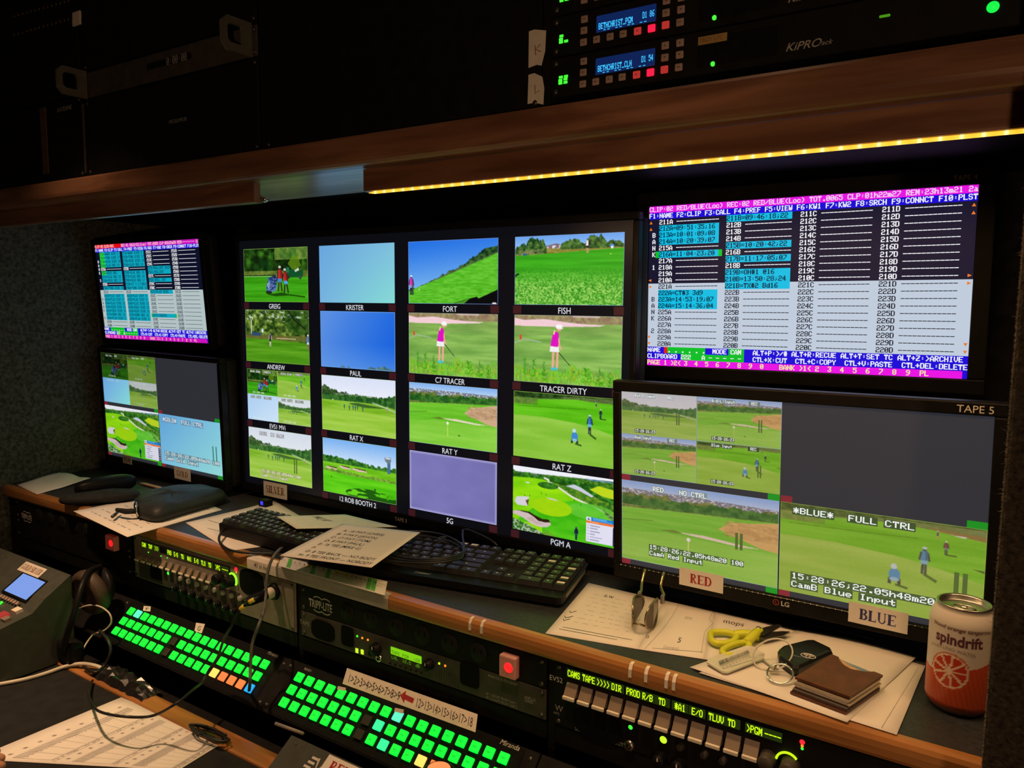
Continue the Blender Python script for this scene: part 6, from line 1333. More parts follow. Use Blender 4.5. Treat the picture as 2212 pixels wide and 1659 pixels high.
def keycap(w, d, h=.007):
    a, b = w / 2 - .0008, d / 2 - .0008; c = .0022; return MB().add([(-a, -b, 0), (a, -b, 0), (a, b, 0), (-a, b, 0), (-a + c, -b + c, h), (a - c, -b + c, h), (a - c, b - c * .6, h), (-a + c, b - c * .6, h)], [(0, 3, 2, 1), (4, 5, 6, 7), (0, 1, 5, 4), (1, 2, 6, 5), (2, 3, 7, 6), (3, 0, 4, 7)])
kc = {}
def kmesh(w, d, m='key_black'):
    k = (round(w, 4), round(d, 4), m)
    if k not in kc: kc[k] = meshof(keycap(w, d), 'key', m)
    return kc[k]
leg_m = meshof(MB().add([(-.0026, .0008, .0072), (.0006, .0008, .0072), (.0006, .0028, .0072), (-.0026, .0028, .0072)], [(0, 1, 2, 3)]), 'key_legend', 'print_white')
M['key_sticker'] = mat('key_sticker', (0.74, 0.66, 0.60, 1), .6, noise=.05)
stk_m = meshof(MB().box((-.006, -.0012, .0071), (.006, .0042, .0075)), 'key_sticker', 'key_sticker')
U = .0190
rowsK = [(.130, [(0, 1), (2, 1), (3, 1), (4, 1), (5, 1), (6.5, 1), (7.5, 1), (8.5, 1), (9.5, 1), (11, 1), (12, 1), (13, 1), (14, 1), (15.25, 1), (16.25, 1), (17.25, 1), (18.5, 1), (19.5, 1), (20.5, 1), (21.5, 1)]),
         (.108, [(i, 1) for i in range(13)] + [(13, 2), (15.25, 1), (16.25, 1), (17.25, 1), (18.5, 1), (19.5, 1), (20.5, 1), (21.5, 1)]),
         (.0895, [(0, 1.5)] + [(1.5 + i, 1) for i in range(12)] + [(13.5, 1.5), (15.25, 1), (16.25, 1), (17.25, 1), (18.5, 1), (19.5, 1), (20.5, 1), (21.5, 1)]),
         (.071, [(0, 1.75)] + [(1.75 + i, 1) for i in range(11)] + [(12.75, 2.25), (18.5, 1), (19.5, 1), (20.5, 1), (21.5, 1)]),
         (.0525, [(0, 2.25)] + [(2.25 + i, 1) for i in range(10)] + [(12.25, 2.75), (16.25, 1), (18.5, 1), (19.5, 1), (20.5, 1), (21.5, 1)]),
         (.034, [(0, 1.5), (1.5, 1.25), (2.75, 1.25), (4, 5.75), (9.75, 1.25), (11, 1.25), (12.25, 1.25), (13.5, 1.5), (15.25, 1), (16.25, 1), (17.25, 1), (18.5, 2), (20.5, 1), (21.5, 1)])]
ux = .0198
for yk, row in rowsK:
    for x, w in row:
        o = inst('key', kmesh(w * ux, .0182), KB, (.0085 + (x + w / 2) * ux, yk, .0125))
        if x >= 21.5 and yk in (.0895, .0525, .034): inst('key_sticker', stk_m, o, (0, 0, 0))
        elif (x, yk) in ((11, .130), (12, .130), (19.5, .108)): inst('key_sticker', stk_m, o, (0, 0, 0))
        elif w < 3: inst('key_legend', leg_m, o, (0, 0, 0))
mb = MB(); text_shape(mb, 'CHERRY', lambda a, b: (a, b, .0112), .0062, .205, .009, 'l', .02, 1.2, .3); mb.build('maker_name', 'print_white', KB)
# coiled cable on the keyboard
cc = empty('coiled_cable', at(900, 1180, Z=DESK + .022), 'loops of black cable resting on the full-size keyboard', 'cable')
pts = []
for lo, (cx_, cy_, rx, ry, dz) in enumerate(((895, 1180, 110, 32, .0375), (905, 1178, 96, 30, .0400), (885, 1186, 120, 30, .0365))):
    for k in range(22):
        a = 2 * PI * k / 22 + .4; f = lo + k / 22; pts.append(at(cx_ + rx * math.cos(a) + 3 * math.sin(3 * a), cy_ + ry * math.sin(a) + (cx_ and .16 * rx * math.cos(a) * .35), Z=DESK + dz + .003 * math.sin(2 * a)))
pts += [at(1000, 1145, Z=DESK + .040), at(1030, 1152, Z=DESK + .040), at(1062, 1168, Z=DESK + .038), at(1075, 1180, Z=DESK + .030)]
wbuild(MB().tube(spline(pts, 3), .0019, 7), 'cable_sheath', 'cable_black', cc)
tk = [at(955 + 10 * math.sin(4 * k), 1162 + 5 * math.cos(5 * k) + k, Z=DESK + .044) for k in range(10)]; wbuild(MB().tube(spline(tk, 4), .0013, 6), 'twist_tie', 'cable_black', cc)
# small backlit keyboard
o0 = Vector((-1.247, .893, DESK + .0016)); KS = oriented('keyboard', o0, math.radians(-1.0), math.radians(3), 'small compact black keyboard with a blue backlight on white papers', 'keyboard')
MB().rbox((0, 0, 0), (.245, .095, .024), .003, 2).build('body', 'black_plastic', KS)
M['key_blue'] = glow('key_blue', rgb(60, 60, 255), 1.3); M['key_greenish'] = mat('key_greenish', (0.03, 0.045, 0.03, 1), .4, noise=.2)
bl_m = meshof(MB().box((-.007, .0075, .0002), (.007, .0085, .003)), 'key_backlight', 'key_blue')
for r in range(5):
    for c in range(14):
        o = inst('key', kmesh(.0168, .0168, 'key_black' if (r + c) % 3 else 'key_greenish'), KS, (.0125 + c * .01695, .0125 + r * .0175, .0241)); inst('key_legend', leg_m, o, (0, 0, 0))
        if c in (4, 5) and r in (1, 3, 4): inst('key_backlight', bl_m, o, (0, 0, 0))
cs = empty('keyboard_cable', at(484, 1150, Z=DESK), 'black cable curling from the left end of the small keyboard', 'cable')
pts = [o0 + Vector((-.001, .02, .012)), at(478, 1150, Z=DESK + .014), at(473, 1165, Z=DESK + .010), at(480, 1178, Z=DESK + .005), at(500, 1189, Z=DESK + .0045), at(540, 1195, Z=DESK + .0045), at(590, 1196, Z=DESK + .0045)]
wbuild(MB().tube(spline(pts, 8), .0023, 8), 'cable_sheath', 'cable_black', cs)
# grey cable rising over the desk edge and hanging in front of the tan intercom
gc = empty('hanging_cable', at(606, 1187, Z=DESK), 'dark grey cable arching over the desk edge, hanging past the tan intercom', 'cable')
pts = [at(622, 1180, Z=DESK + .004), at(612, 1183, Z=DESK + .008), at(604, 1187, Z=DESK + .016), at(592, 1200, Y=.848), at(582, 1222, Y=.838), at(576, 1252, Y=.828), at(574, 1290, Y=.816), at(568, 1325, Y=.79), at(558, 1352, Y=.77), at(547, 1382, Y=.765), at(543, 1405, Y=.76), at(541, 1440, Y=.755), at(540, 1475, Y=.745), at(536, 1500, Z=LOW + .02), at(528, 1512, Z=LOW + .008)]
wbuild(MB().tube(spline(pts, 8), .0026, 8), 'cable_sheath', 'cable_grey', gc)
# tiny dongle with a blue light behind the small keyboard
p = at(572, 1083, Z=DESK + .012); e = empty('usb_dongle', (p.x, p.y, DESK), 'tiny black dongle with a blue light behind the small keyboard', 'dongle')
MB().rbox((-.012, -.008, 0), (.012, .012, .016), .002).build('case', 'black_plastic', e); MB().box((-.004, -.0086, .006), (.004, -.0081, .014)).build('blue_light', 'key_blue', e)

# ------------------------------------------------------------------ pouches, case, pencil
def pillow(name_root, loc, yaw, L, W, H, label, cat, m, p=3.0, name='body', dent=0.0):
    e = oriented(name_root, loc, yaw, 0, label, cat); mb = MB(); nu, nv = 40, 14; vs = []; fs = []
    for j in range(nv + 1):
        ph = -PI / 2 + PI * j / nv; cz, sz = abs(math.cos(ph)) ** .55, math.sin(ph)
        for i in range(nu):
            th = 2 * PI * i / nu; c, s_ = math.cos(th), math.sin(th); x = math.copysign(abs(c) ** (2 / p), c) * cz; y = math.copysign(abs(s_) ** (2 / p), s_) * cz
            hz = (math.copysign(abs(sz) ** .8, sz) + 1) / 2; wob = dent * (math.sin(5 * x + 2 * y) + math.cos(4 * y - 3 * x)) * hz
            vs.append((x * L / 2, y * W / 2, hz * (H + wob * (1 - .4 * x * x))))
    for j in range(nv):
        for i in range(nu): fs.append((j * nu + i, j * nu + (i + 1) % nu, (j + 1) * nu + (i + 1) % nu, (j + 1) * nu + i))
    mb.add(vs, fs, True); mb.build(name, m, e); return e
def seg_yaw(a, b): return math.atan2(b.y - a.y, b.x - a.x)
PO = [at(u, v, Z=DESK + .0012) for u, v in ((300, 1122), (340, 1130), (395, 1115), (484, 1088), (478, 1078), (425, 1066), (335, 1080), (296, 1095), (291, 1110))]
pcn = sum(PO, Vector()) / len(PO); zp = empty('zip_pouch', pcn, 'black zip pouch with a metal ring lying on a white sheet', 'pouch')
rim = spline([p - pcn for p in PO], 5, True); nr = len(rim); vs = []; fs = []
lv = [(.93, .0), (.985, .004), (1.0, .011), (.985, .018), (.94, .0245), (.82, .0295), (.55, .0325), (.25, .034), (.02, .034)]
for k_, (sc_, hz_) in enumerate(lv):
    for i_, p in enumerate(rim): vs.append((p.x * sc_, p.y * sc_, hz_ + (.0018 * math.sin(i_ * .5 + k_) + .0012 * math.sin(i_ * 1.3 + 2 * k_)) * (hz_ / .034)))
for k_ in range(len(lv) - 1):
    for i_ in range(nr): fs.append((k_ * nr + i_, k_ * nr + (i_ + 1) % nr, (k_ + 1) * nr + (i_ + 1) % nr, (k_ + 1) * nr + i_))
MB().add(vs, fs, True).add([vs[i_] for i_ in range(nr)], [tuple(range(nr))[::-1]]).build('body', 'pouch_black', zp)
MB().tube([(p.x * 1.003, p.y * 1.003, .0125) for p in rim], .0012, 6, True).build('zip_seam', 'fabric_black', zp)
rc = at(297, 1100, Z=DESK + .022) - pcn
MB().tube([rc + Vector((.010 * math.cos(t) - .004 * math.sin(t), -.008 * math.cos(t), .013 * math.sin(t))) for t in np.linspace(0, 2 * PI, 22)[:-1]], .0015, 8, True).build('metal_ring', 'chrome', zp)
ta_ = [at(u, v, Z=DESK + .018) - pcn for u, v in ((296, 1104), (272, 1105), (252, 1101))]; MB().tube(ta_, [.0055, .006, .004], 6).build('strap_tab', 'fabric_black', zp)
tz = [at(u, v, Z=DESK + .010) - pcn for u, v in ((258, 1104), (250, 1110), (243, 1116))]; MB().tube(tz, [.002, .003, .0035], 8).build('zip_pull', 'steel_dark', zp)
a, b = at(128, 1092, Z=DESK), at(303, 1078, Z=DESK); c = (a + b) / 2; pillow('cloth_case', Vector((c.x, c.y, DESK + .0005)), seg_yaw(a, b), (b - a).length * 1.0, .062, .024, 'flat black cloth case beside the creased tan paper', 'case', 'fabric_black', 3.0, dent=.0015)
a, b = at(132, 1066, Z=DESK + .02), at(276, 1043, Z=DESK + .02); c = (a + b) / 2; gcs = pillow('glasses_case', Vector((c.x - .006, c.y + .028, DESK + .0005)), seg_yaw(a, b), (b - a).length * .95, .045, .040, 'long slim glossy black case behind the cloth case', 'case', 'black_plastic', 2.6)
a, b = at(302, 1043, Z=DESK + .004), at(392, 1066, Z=DESK + .004); e = empty('pencil', (a + b) / 2, 'plain tan pencil lying behind the black zip pouch', 'pencil'); wbuild(MB().tube([a, a + (b - a) * .12, b], [.001, .0037, .0037], 6), 'wooden_shaft', mat('pencil_tan', (0.55, 0.40, 0.24, 1), .6, noise=.1), e)

# ------------------------------------------------------------------ folded sunglasses
g0 = at(1374, 1372, Z=DESK + .001); sg = oriented('sunglasses', Vector((g0.x, g0.y, DESK + .0012)), math.radians(9), 0, 'folded brown sunglasses standing on the white papers', 'sunglasses')
M['lens_brown'] = mat('lens_brown', (0.05, 0.032, 0.018, 1), .2, spec=.35, noise=.3, nscale=60); M['frame_gold'] = mat('frame_gold', (0.34, 0.27, 0.14, 1), .25, metal=.9, noise=.1)
def lens(x, tw):
    n = 20; pl = []
    for k in range(n): a = 2 * PI * k / n; pl.append((.036 + .033 * math.cos(a) , .021 + (.019 - .004 * math.cos(a)) * math.sin(a)))
    mb = MB(); off = [(x + tw * (.07 - p[0]) * .25 + .006 * math.sin(p[0] / .07 * PI) * (1 if x > 0 else -1), p[0], p[1]) for p in pl]
    mb.add([(q[0] - .0008, q[1], q[2]) for q in off] + [(q[0] + .0008, q[1], q[2]) for q in off], [tuple(range(n)), tuple(range(2 * n - 1, n - 1, -1))] + [(i, (i + 1) % n, n + (i + 1) % n, n + i) for i in range(n)]); mb.build('lens', 'lens_brown', sg)
    MB().tube(off, .0013, 6, True).build('lens_rim', 'frame_gold', sg)
lens(-.007, .1); lens(.012, -.1)
MB().tube([(-.006, .006, .012), (.002, .001, .016), (.010, .006, .012)], .0016, 8).build('bridge', 'frame_gold', sg)
for x, x2 in ((-.013, -.016), (.020, .012)):
    MB().tube(spline([(x, .066, .030), (x, .074, .033), (x2, .088, .040), (x2, .100, .052), (x2, .106, .054)], 5), [.0022] * 21, 8).build('temple', 'frame_gold', sg); MB().rbox((x - .0025, .062, .024), (x + .0025, .070, .036), .001).build('hinge', 'steel', sg)

# ------------------------------------------------------------------ scissors
sO = at(1633, 1375, Z=DESK + .006); si = empty('scissors', (sO.x, sO.y, DESK + .0024), 'open scissors with lime yellow plastic handles', 'scissors')
M['lime_plastic'] = mat('lime_plastic', (0.62, 0.66, 0.03, 1), .35, spec=.5, noise=.05); M['blade'] = mat('blade', (0.16, 0.15, 0.14, 1), .3, metal=.9, noise=.1)
def sp2(u, v, z=0): p = at(u, v, Z=DESK + .006); return Vector((p.x - sO.x, p.y - sO.y, z))
lp = [sp2(*q, .006) for q in ((1535, 1373), (1545, 1369), (1572, 1370), (1590, 1379), (1580, 1391), (1555, 1394), (1538, 1388))]
h1 = MB().tube(spline(lp, 6, True), .0044, 10, True).tube(spline([sp2(1586, 1376, .006), sp2(1608, 1375, .007), sp2(1640, 1380, .007)], 6), .0062, 10); h1.build('handle', 'lime_plastic', si)
lp = [sp2(*q, .006) for q in ((1562, 1408), (1585, 1396), (1610, 1392), (1618, 1401), (1598, 1412), (1575, 1420), (1563, 1417))]
MB().tube(spline(lp, 6, True), .0042, 10, True).tube(spline([sp2(1612, 1394, .007), sp2(1626, 1384, .010), sp2(1640, 1372, .010)], 6), [.006] * 13, 10).build('handle', 'lime_plastic', si)
for i_, (q, z) in enumerate((([(1628, 1374), (1655, 1366), (1680, 1360), (1687, 1362), (1684, 1366), (1650, 1384)], .010), ([(1632, 1378), (1660, 1372), (1690, 1370), (1706, 1371), (1692, 1379), (1650, 1388)], .0065))): MB().prism([sp2(*p)[:2] for p in q], z, z + .0016).build('blade', 'blade', si)
MB().lathe([(0, .0165), (.003, .016), (.0034, .014)], 14, tuple(sp2(1638, 1374)[:2]) + (0,), cap=False).build('pivot_screw', 'steel', si)

# ------------------------------------------------------------------ key ring with tag and car key
kr = empty('key_bundle', at(1660, 1440, Z=PZ5), 'car key with rings and a clear barcode tag beside the wallet', 'keys')
kl = Vector(kr.location)
def kp(u, v, z=0.0): p = at(u, v, Z=PZ5 + z); return p - kl
M['tag_clear'] = mat('tag_clear', (0.60, 0.60, 0.50, 1), .2, spec=.5, noise=.04)
tg = [kp(1526, 1433, .003), kp(1534, 1424, .003), kp(1612, 1398, .011), kp(1628, 1400, .011), kp(1652, 1416, .006), kp(1650, 1424, .003), kp(1572, 1455, .002), kp(1560, 1454, .002)]
mb = MB(); n = len(tg); mb.add([p for p in tg] + [p + Vector((0, 0, .0022)) for p in tg], [tuple(range(n))[::-1], tuple(range(n, 2 * n))] + [(i, (i + 1) % n, n + (i + 1) % n, n + i) for i in range(n)]); tgo = mb.build('barcode_tag', 'tag_clear', kr)
A, B, C_, D_ = kp(1552, 1428, .0078), kp(1616, 1404, .0126), kp(1620, 1410, .0116), kp(1556, 1436, .0070); mb = MB(); r_ = random.Random(5); s_ = 0.0
while s_ < .98:
    w_ = r_.choice((.008, .012, .02)); P1, P2 = D_.lerp(C_, s_), A.lerp(B, s_); P3, P4 = A.lerp(B, min(1, s_ + w_)), D_.lerp(C_, min(1, s_ + w_)); mb.add([P1, P4, P3, P2], [(0, 1, 2, 3)]); s_ += w_ + r_.choice((.008, .014))
mb.build('barcode', 'ink_black', tgo, kind='stuff')
A, B = kp(1560, 1441, .0064), kp(1625, 1417, .0104); mb = MB()
for k in range(9): P1 = A.lerp(B, k / 9); P2 = A.lerp(B, k / 9 + .07); d = Vector((.001, -.002, 0)); mb.add([P1, P2, P2 + d, P1 + d], [(0, 1, 2, 3)])
mb.build('tag_print', 'ink_grey', tgo, kind='stuff')
def ring_pts(u, v, z, rx, e2, n=28): c = kp(u, v, z); ex = Vector((.98, .1, 0)).normalized(); ey = Vector(e2).normalized(); return [c + ex * rx * math.cos(2 * PI * k / n) + ey * rx * math.sin(2 * PI * k / n) for k in range(n)]
MB().tube(ring_pts(1669, 1414, .016, .0215, (.25, .55, .72)), .0011, 8, True).build('wire_loop', mat('wire_clear', (0.55, 0.53, 0.45, 1), .3, spec=.5, noise=.05), kr)
MB().tube(ring_pts(1685, 1455, .007, .0145, (.0, .9, .42)), .0011, 8, True).tube(ring_pts(1685, 1455, .0088, .0145, (.0, .9, .42)), .0010, 8, True).build('split_ring', 'chrome', kr)
MB().tube(spline([kp(1648, 1428, .010), kp(1660, 1437, .009), kp(1672, 1446, .008)], 5), .0018, 8).build('crimp', 'steel', kr)
kf = [kp(*q) for q in ((1679, 1425), (1690, 1416), (1745, 1402), (1758, 1402), (1795, 1420), (1798, 1428), (1725, 1462), (1710, 1461), (1682, 1440))]; n = len(kf)
mb = MB(); up = lambda f, z: [Vector((sum(p.x for p in kf) / n + (p.x - sum(q.x for q in kf) / n) * f, sum(p.y for p in kf) / n + (p.y - sum(q.y for q in kf) / n) * f, z)) for p in kf]
lay = up(.94, .0005) + up(1.0, .003) + up(1.0, .010) + up(.93, .0135) + up(.8, .0145); mb.add(lay, [tuple(range(n))[::-1], tuple(range(4 * n, 5 * n))] + [(j * n + i, j * n + (i + 1) % n, (j + 1) * n + (i + 1) % n, (j + 1) * n + i) for j in range(4) for i in range(n)]); fob = mb.build('car_key', mat('fob_black', (0.008, 0.008, 0.009, 1), .32, spec=.4, noise=.1), kr)
ec = kp(1746, 1417, .0148); mb = MB(); ring = lambda cx_, cy_, rx, ry, n=20: [ec + Vector((cx_ + rx * math.cos(2 * PI * k / n), cy_ + ry * math.sin(2 * PI * k / n), 0)) for k in range(n)]
mb.tube(ring(0, 0, .0085, .0062), .0006, 6, True).tube(ring(0, .0022, .0056, .0022), .0005, 6, True).tube(ring(0, -.0005, .0025, .0054), .0005, 6, True); mb.build('oval_emblem', 'print_white', fob)
mb = MB(); text_shape(mb, 'SMART', lambda a, b: ec + Vector((a, b, .0002)), .003, -.016, -.010, 'l'); mb.build('key_print', 'print_grey', fob)
MB().tube(spline([kp(1678, 1434, .007), kp(1674, 1442, .008), kp(1680, 1446, .008)], 4), .0014, 8).build('key_loop', 'steel', kr)

# ------------------------------------------------------------------ wallet
wl = empty('wallet', at(1818, 1480, Z=PZ5), 'brown leather wallet stuffed with cards on the white sheets', 'wallet'); wo = Vector(wl.location)
def wp(u, v, z): p = at(u, v, Z=PZ5 + z); return Vector((p.x - wo.x, p.y - wo.y))
T = [wp(1717, 1463, .020), wp(1797, 1414, .020), wp(1907, 1459, .020), wp(1836, 1506, .020)]       # top leather: left, back, right, front
def quad_poly(q, sc=1.0, sh=(0, 0)): c = sum(q, Vector((0, 0))) / 4; return [tuple(c + (p - c) * sc + Vector(sh)) for p in q]
def layer(name, q, z0, z1, m, par=wl): return MB().prism(q, z0, z1).build(name, m, par)
back, right = T[1], T[2]; arcp = []
for k in range(13):
    t = k / 12; p = back.lerp(right, .14 + .70 * t); inw = ((T[0] + T[3]) / 2 - (back + right) / 2).normalized(); arcp.append(tuple(p + inw * .016 * math.sin(PI * t) ** .8))
layer('leather_bottom', quad_poly(T, 1.02, (-.003, -.002)), .0003, .003, 'leather_brown'); layer('leather_inner', quad_poly(T, 1.0, (-.002, -.002)), .0032, .0052, 'leather_edge')
M['card_cream'] = mat('card_cream', (0.62, 0.52, 0.36, 1), .5, noise=.05); M['card_grey'] = mat('card_grey', (0.26, 0.24, 0.22, 1), .5, noise=.1)
for k, (m_, sc_) in enumerate((('card_grey', .99), ('leather_edge', .97), ('card_cream', .985), ('card_grey', .97), ('card_cream', .975), ('card_cream', .96))): layer('card', quad_poly(T, sc_, (-.002 + .001 * (k % 3), -.001 * (k % 2))), .0054 + k * .0018, .0069 + k * .0018, m_)
M['card_print'] = mat('card_print', (0.50, 0.30, 0.16, 1), .35, noise=.5, nscale=90)
pc = layer('photo_card', [tuple(back.lerp(right, .10) + inw * .03), tuple(back.lerp(right, .13) - inw * .003), tuple(back.lerp(right, .90) - inw * .003), tuple(back.lerp(right, .86) + inw * .03)], .0166, .0172, 'card_print')
mb = MB(); mb.add([tuple(back.lerp(right, .18) - inw * .001) + (.0174,), tuple(back.lerp(right, .42) - inw * .002) + (.0174,), tuple(back.lerp(right, .70) - inw * .002) + (.0174,), tuple(back.lerp(right, .70) + inw * .005) + (.0174,), tuple(back.lerp(right, .4) + inw * .003) + (.0174,)], [(0, 1, 2, 3, 4)]); mb.build('card_picture', mat('card_blue', (0.16, 0.30, 0.42, 1), .4, noise=.3, nscale=200), pc)
tp = [tuple(T[0]), tuple(T[1])] + arcp + [tuple(T[2]), tuple(T[3])]; layer('leather_top', tp, .0178, .0206, 'leather_brown')
st_m = meshof(MB().box((-.0008, -.0002, 0), (.0008, .0002, .0003)), 'stitch', mat('thread', (0.22, 0.12, 0.06, 1), .8, noise=.1)); 
for P_, Q_ in ((T[0], T[3]), (T[0], T[1])):
    d = (Q_ - P_); off = Vector((-d.y, d.x)).normalized() * .0026; off = off if ((T[0] + T[2]) / 2 - P_).dot(off) > 0 else -off; nst = int(d.length / .0032)
    for k in range(1, nst): p = P_.lerp(Q_, k / nst) + off; inst('stitch', st_m, wl, (p.x, p.y, .0206), (0, 0, math.atan2(d.y, d.x)))

# ------------------------------------------------------------------ drink can
cn = empty('drink_can', (-.0265, .966, DESK), 'white and orange sparkling drink can half hidden by the carpeted post', 'can')
RC = .0331; prof = [(.0235, .0008), (.0255, 0), (.0285, .004), (.0318, .009), (RC, .013), (RC, .103), (.0318, .109), (.0285, .1155), (.0268, .1185), (.0272, .1205)]
hz = [p[1] for p in prof]; N = 120; a_cam = math.atan2(0 - .966, 0 + .0265)
zs_ = sorted(set([p[1] for p in prof] + list(np.linspace(.013, .103, 70)))); vs = []; cols = []
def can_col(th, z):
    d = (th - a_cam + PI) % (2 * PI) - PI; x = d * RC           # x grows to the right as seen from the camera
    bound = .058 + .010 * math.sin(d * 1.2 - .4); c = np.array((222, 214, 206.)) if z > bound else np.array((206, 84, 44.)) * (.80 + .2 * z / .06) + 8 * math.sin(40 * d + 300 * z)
    if z > .1155: return np.array((170, 165, 160.))
    if z < .006: return np.array((120, 115, 110.))
    rx, rz = x + .010, z - .052; r = math.hypot(rx, rz); R0 = .0205
    if r < R0:
        if r > R0 * .93: c = np.array((206, 90, 50.))
        elif r > R0 * .84: c = np.array((236, 214, 190.))
        else:
            a = math.atan2(rz, rx); k = (a / (2 * PI) * 9) % 1; edge = min(k, 1 - k) * r * 2 * PI / 9
            c = np.array((200, 62, 40.)) if edge > .0011 and r > .0025 else np.array((236, 214, 190.))
    return c
for z in zs_:
    r = np.interp(z, hz, [p[0] for p in prof]) if z > .0009 else .0245
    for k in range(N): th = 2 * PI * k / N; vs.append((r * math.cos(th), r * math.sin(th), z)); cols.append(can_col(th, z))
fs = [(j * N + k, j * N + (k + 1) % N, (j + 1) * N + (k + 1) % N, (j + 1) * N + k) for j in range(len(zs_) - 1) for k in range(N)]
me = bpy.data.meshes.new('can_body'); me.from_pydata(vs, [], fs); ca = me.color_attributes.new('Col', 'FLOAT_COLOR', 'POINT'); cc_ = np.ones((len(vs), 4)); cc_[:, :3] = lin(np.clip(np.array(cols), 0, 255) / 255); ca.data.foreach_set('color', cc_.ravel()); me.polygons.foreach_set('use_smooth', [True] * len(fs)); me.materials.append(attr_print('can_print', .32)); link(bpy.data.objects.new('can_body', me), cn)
M['aluminium'] = mat('aluminium', (0.62, 0.60, 0.56, 1), .3, metal=1.0, noise=.05)
MB().lathe([(.0272, .1203), (.0275, .1215), (.0262, .1222), (.0245, .1205), (.0240, .116), (.0225, .1150), (.0, .1152)], 48, cap=False).build('lid', 'aluminium', cn); MB().lathe([(0, .0015), (.02, .0020), (.0245, .0004)], 40, cap=False).build('base', 'aluminium', cn)
tb = [(.011 * math.cos(2 * PI * k / 20), .0075 * math.sin(2 * PI * k / 20) - .004, .1168) for k in range(20)]; MB().tube(tb, .0012, 6, True).lathe([(0, .1175), (.003, .1172), (.0035, .1155)], 12, (0, 0, 0), cap=False).build('pull_tab', 'aluminium', cn)
def can_text(txt, d0, z, size, m, bold=0, sx=1.0, shear=0, arcs=0.0):
    mb = MB()
    def fn(a, b): dd = a / RC; th = a_cam + d0 + dd; zz = z + b + arcs * dd * dd; r = (RC if zz < .103 else float(np.interp(zz, hz, [p[0] for p in prof]))) + .0002; return (r * math.cos(th), r * math.sin(th), zz)
    text_shape(mb, txt, fn, size, 0, 0, 'c', bold, sx, shear); return mb.build('print', m, cn)
M['can_ink'] = mat('can_ink', (0.13, 0.045, 0.07, 1), .4, noise=.05); M['can_ink2'] = mat('can_ink2', (0.16, 0.07, 0.05, 1), .4, noise=.05); M['can_ink3'] = mat('can_ink3', (0.42, 0.32, 0.26, 1), .4, noise=.05)
can_text('spindrift', -.10, .0825, .0165, 'can_ink', .030, .88); can_text('blood orange tangerine', -.05, .0985, .0062, 'can_ink2', .01, 1.05, .25); can_text('SPARKLING WATER', -.3, .0750, .0056, 'can_ink3', 0, 1.0, 0, -.006)

# ------------------------------------------------------------------ lower left: controller box, headset, cables, schedule sheet
XS = -1.496
def xs(u, v): p = at(u, v, X=XS); return (p.y, p.z)
prof = [xs(152.8, 1242), xs(95.8, 1294.7), xs(69.6, 1325.5), xs(0, 1359.8)]
yb, zb = prof[0]; 
def controller(name, xr, x1, prof, label, pr_full=None):
    y0 = prof[-1][0] - .10; z_end = prof[-1][1] - .045
    poly = [(prof[0][0], LOW + .003)] + prof + [(y0, z_end), (y0, LOW + .003)]
    e = empty(name, ((xr + x1) / 2, prof[0][0] - .1, LOW), label, 'controller', 'replay controllers')
    wbuild(MB().prism(poly, x1, xr, 'x'), 'body', mat('controller_grey', (0.055, 0.060, 0.050, 1), .55, spec=.3, noise=.15), e)
    return e
ctl = controller('replay_controller', XS, XS - .34, prof, 'grey replay controller with a lit blue screen at the far left edge')
def plane_on(e, p_top, p_bot, xr):
    """local frame on a sloping face: x along world X, y up the slope"""
    o = Vector((xr, p_bot[0], p_bot[1])); ey = Vector((0, p_top[0] - p_bot[0], p_top[1] - p_bot[1])).normalized(); ex = Vector((1, 0, 0)); ez = ex.cross(ey); return o, ex, ey, ez
o, ex, ey, ez = plane_on(ctl, prof[0], prof[1], XS)
def fp(u, v, O=o, EZ=ez): p = at_plane(u, v, O, EZ) - O; return p.dot(ex), p.dot(ey)
def face_part(par, o, ez, ey, poly, h, name, m, dz=0.0002, **kw):
    mtx = frame(o, Vector((1, 0, 0)), ey, ez); ob = MB().prism(poly, dz, dz + h).build(name, m, par, **kw); ob.matrix_parent_inverse = Matrix.Translation(-Vector(par.location)); ob.matrix_local = mtx if False else ob.matrix_local; ob.location = o; ob.rotation_euler = mtx.to_euler(); return ob
quad = [fp(u, v) for u, v in ((-22, 1276), (28, 1230), (98, 1259), (62, 1299), (0, 1272))]
q4 = [fp(28, 1230), fp(98, 1259), fp(62, 1299)]; w4 = (q4[1][0], q4[2][1]); xL = fp(-10, 1262)[0]
scr = [(q4[1][0] - .0, q4[0][1]), (q4[1][0] - .086, q4[0][1]), (q4[1][0] - .086, q4[2][1]), (q4[1][0], q4[2][1])]
face_part(ctl, o, ez, ey, [(q4[1][0] + .004, q4[0][1] + .004), (q4[1][0] - .092, q4[0][1] + .004), (q4[1][0] - .092, q4[2][1] - .004), (q4[1][0] + .004, q4[2][1] - .004)], .0006, 'screen_frame', 'black_plastic')
face_part(ctl, o, ez, ey, scr, .0003, 'screen', glow('lcd_periwinkle', rgb(122, 156, 232), 1.0), .0009)
for k in range(9): face_part(ctl, o, ez, ey, [(q4[1][0] - .010 - k * .0105 + a, q4[2][1] - .012 + b) for a, b in ((-.003, -.003), (.003, -.003), (.003, .003), (-.003, .003))], .0035, 'soft_key', 'btn_tan')
o2, _, ey2, ez2 = plane_on(ctl, prof[1], prof[2], XS)
o3, _, ey3, ez3 = plane_on(ctl, prof[2], prof[3], XS)
def fp3(u, v): p = at_plane(u, v, o3, ez3) - o3; return p.dot(ex), p.dot(ey3)
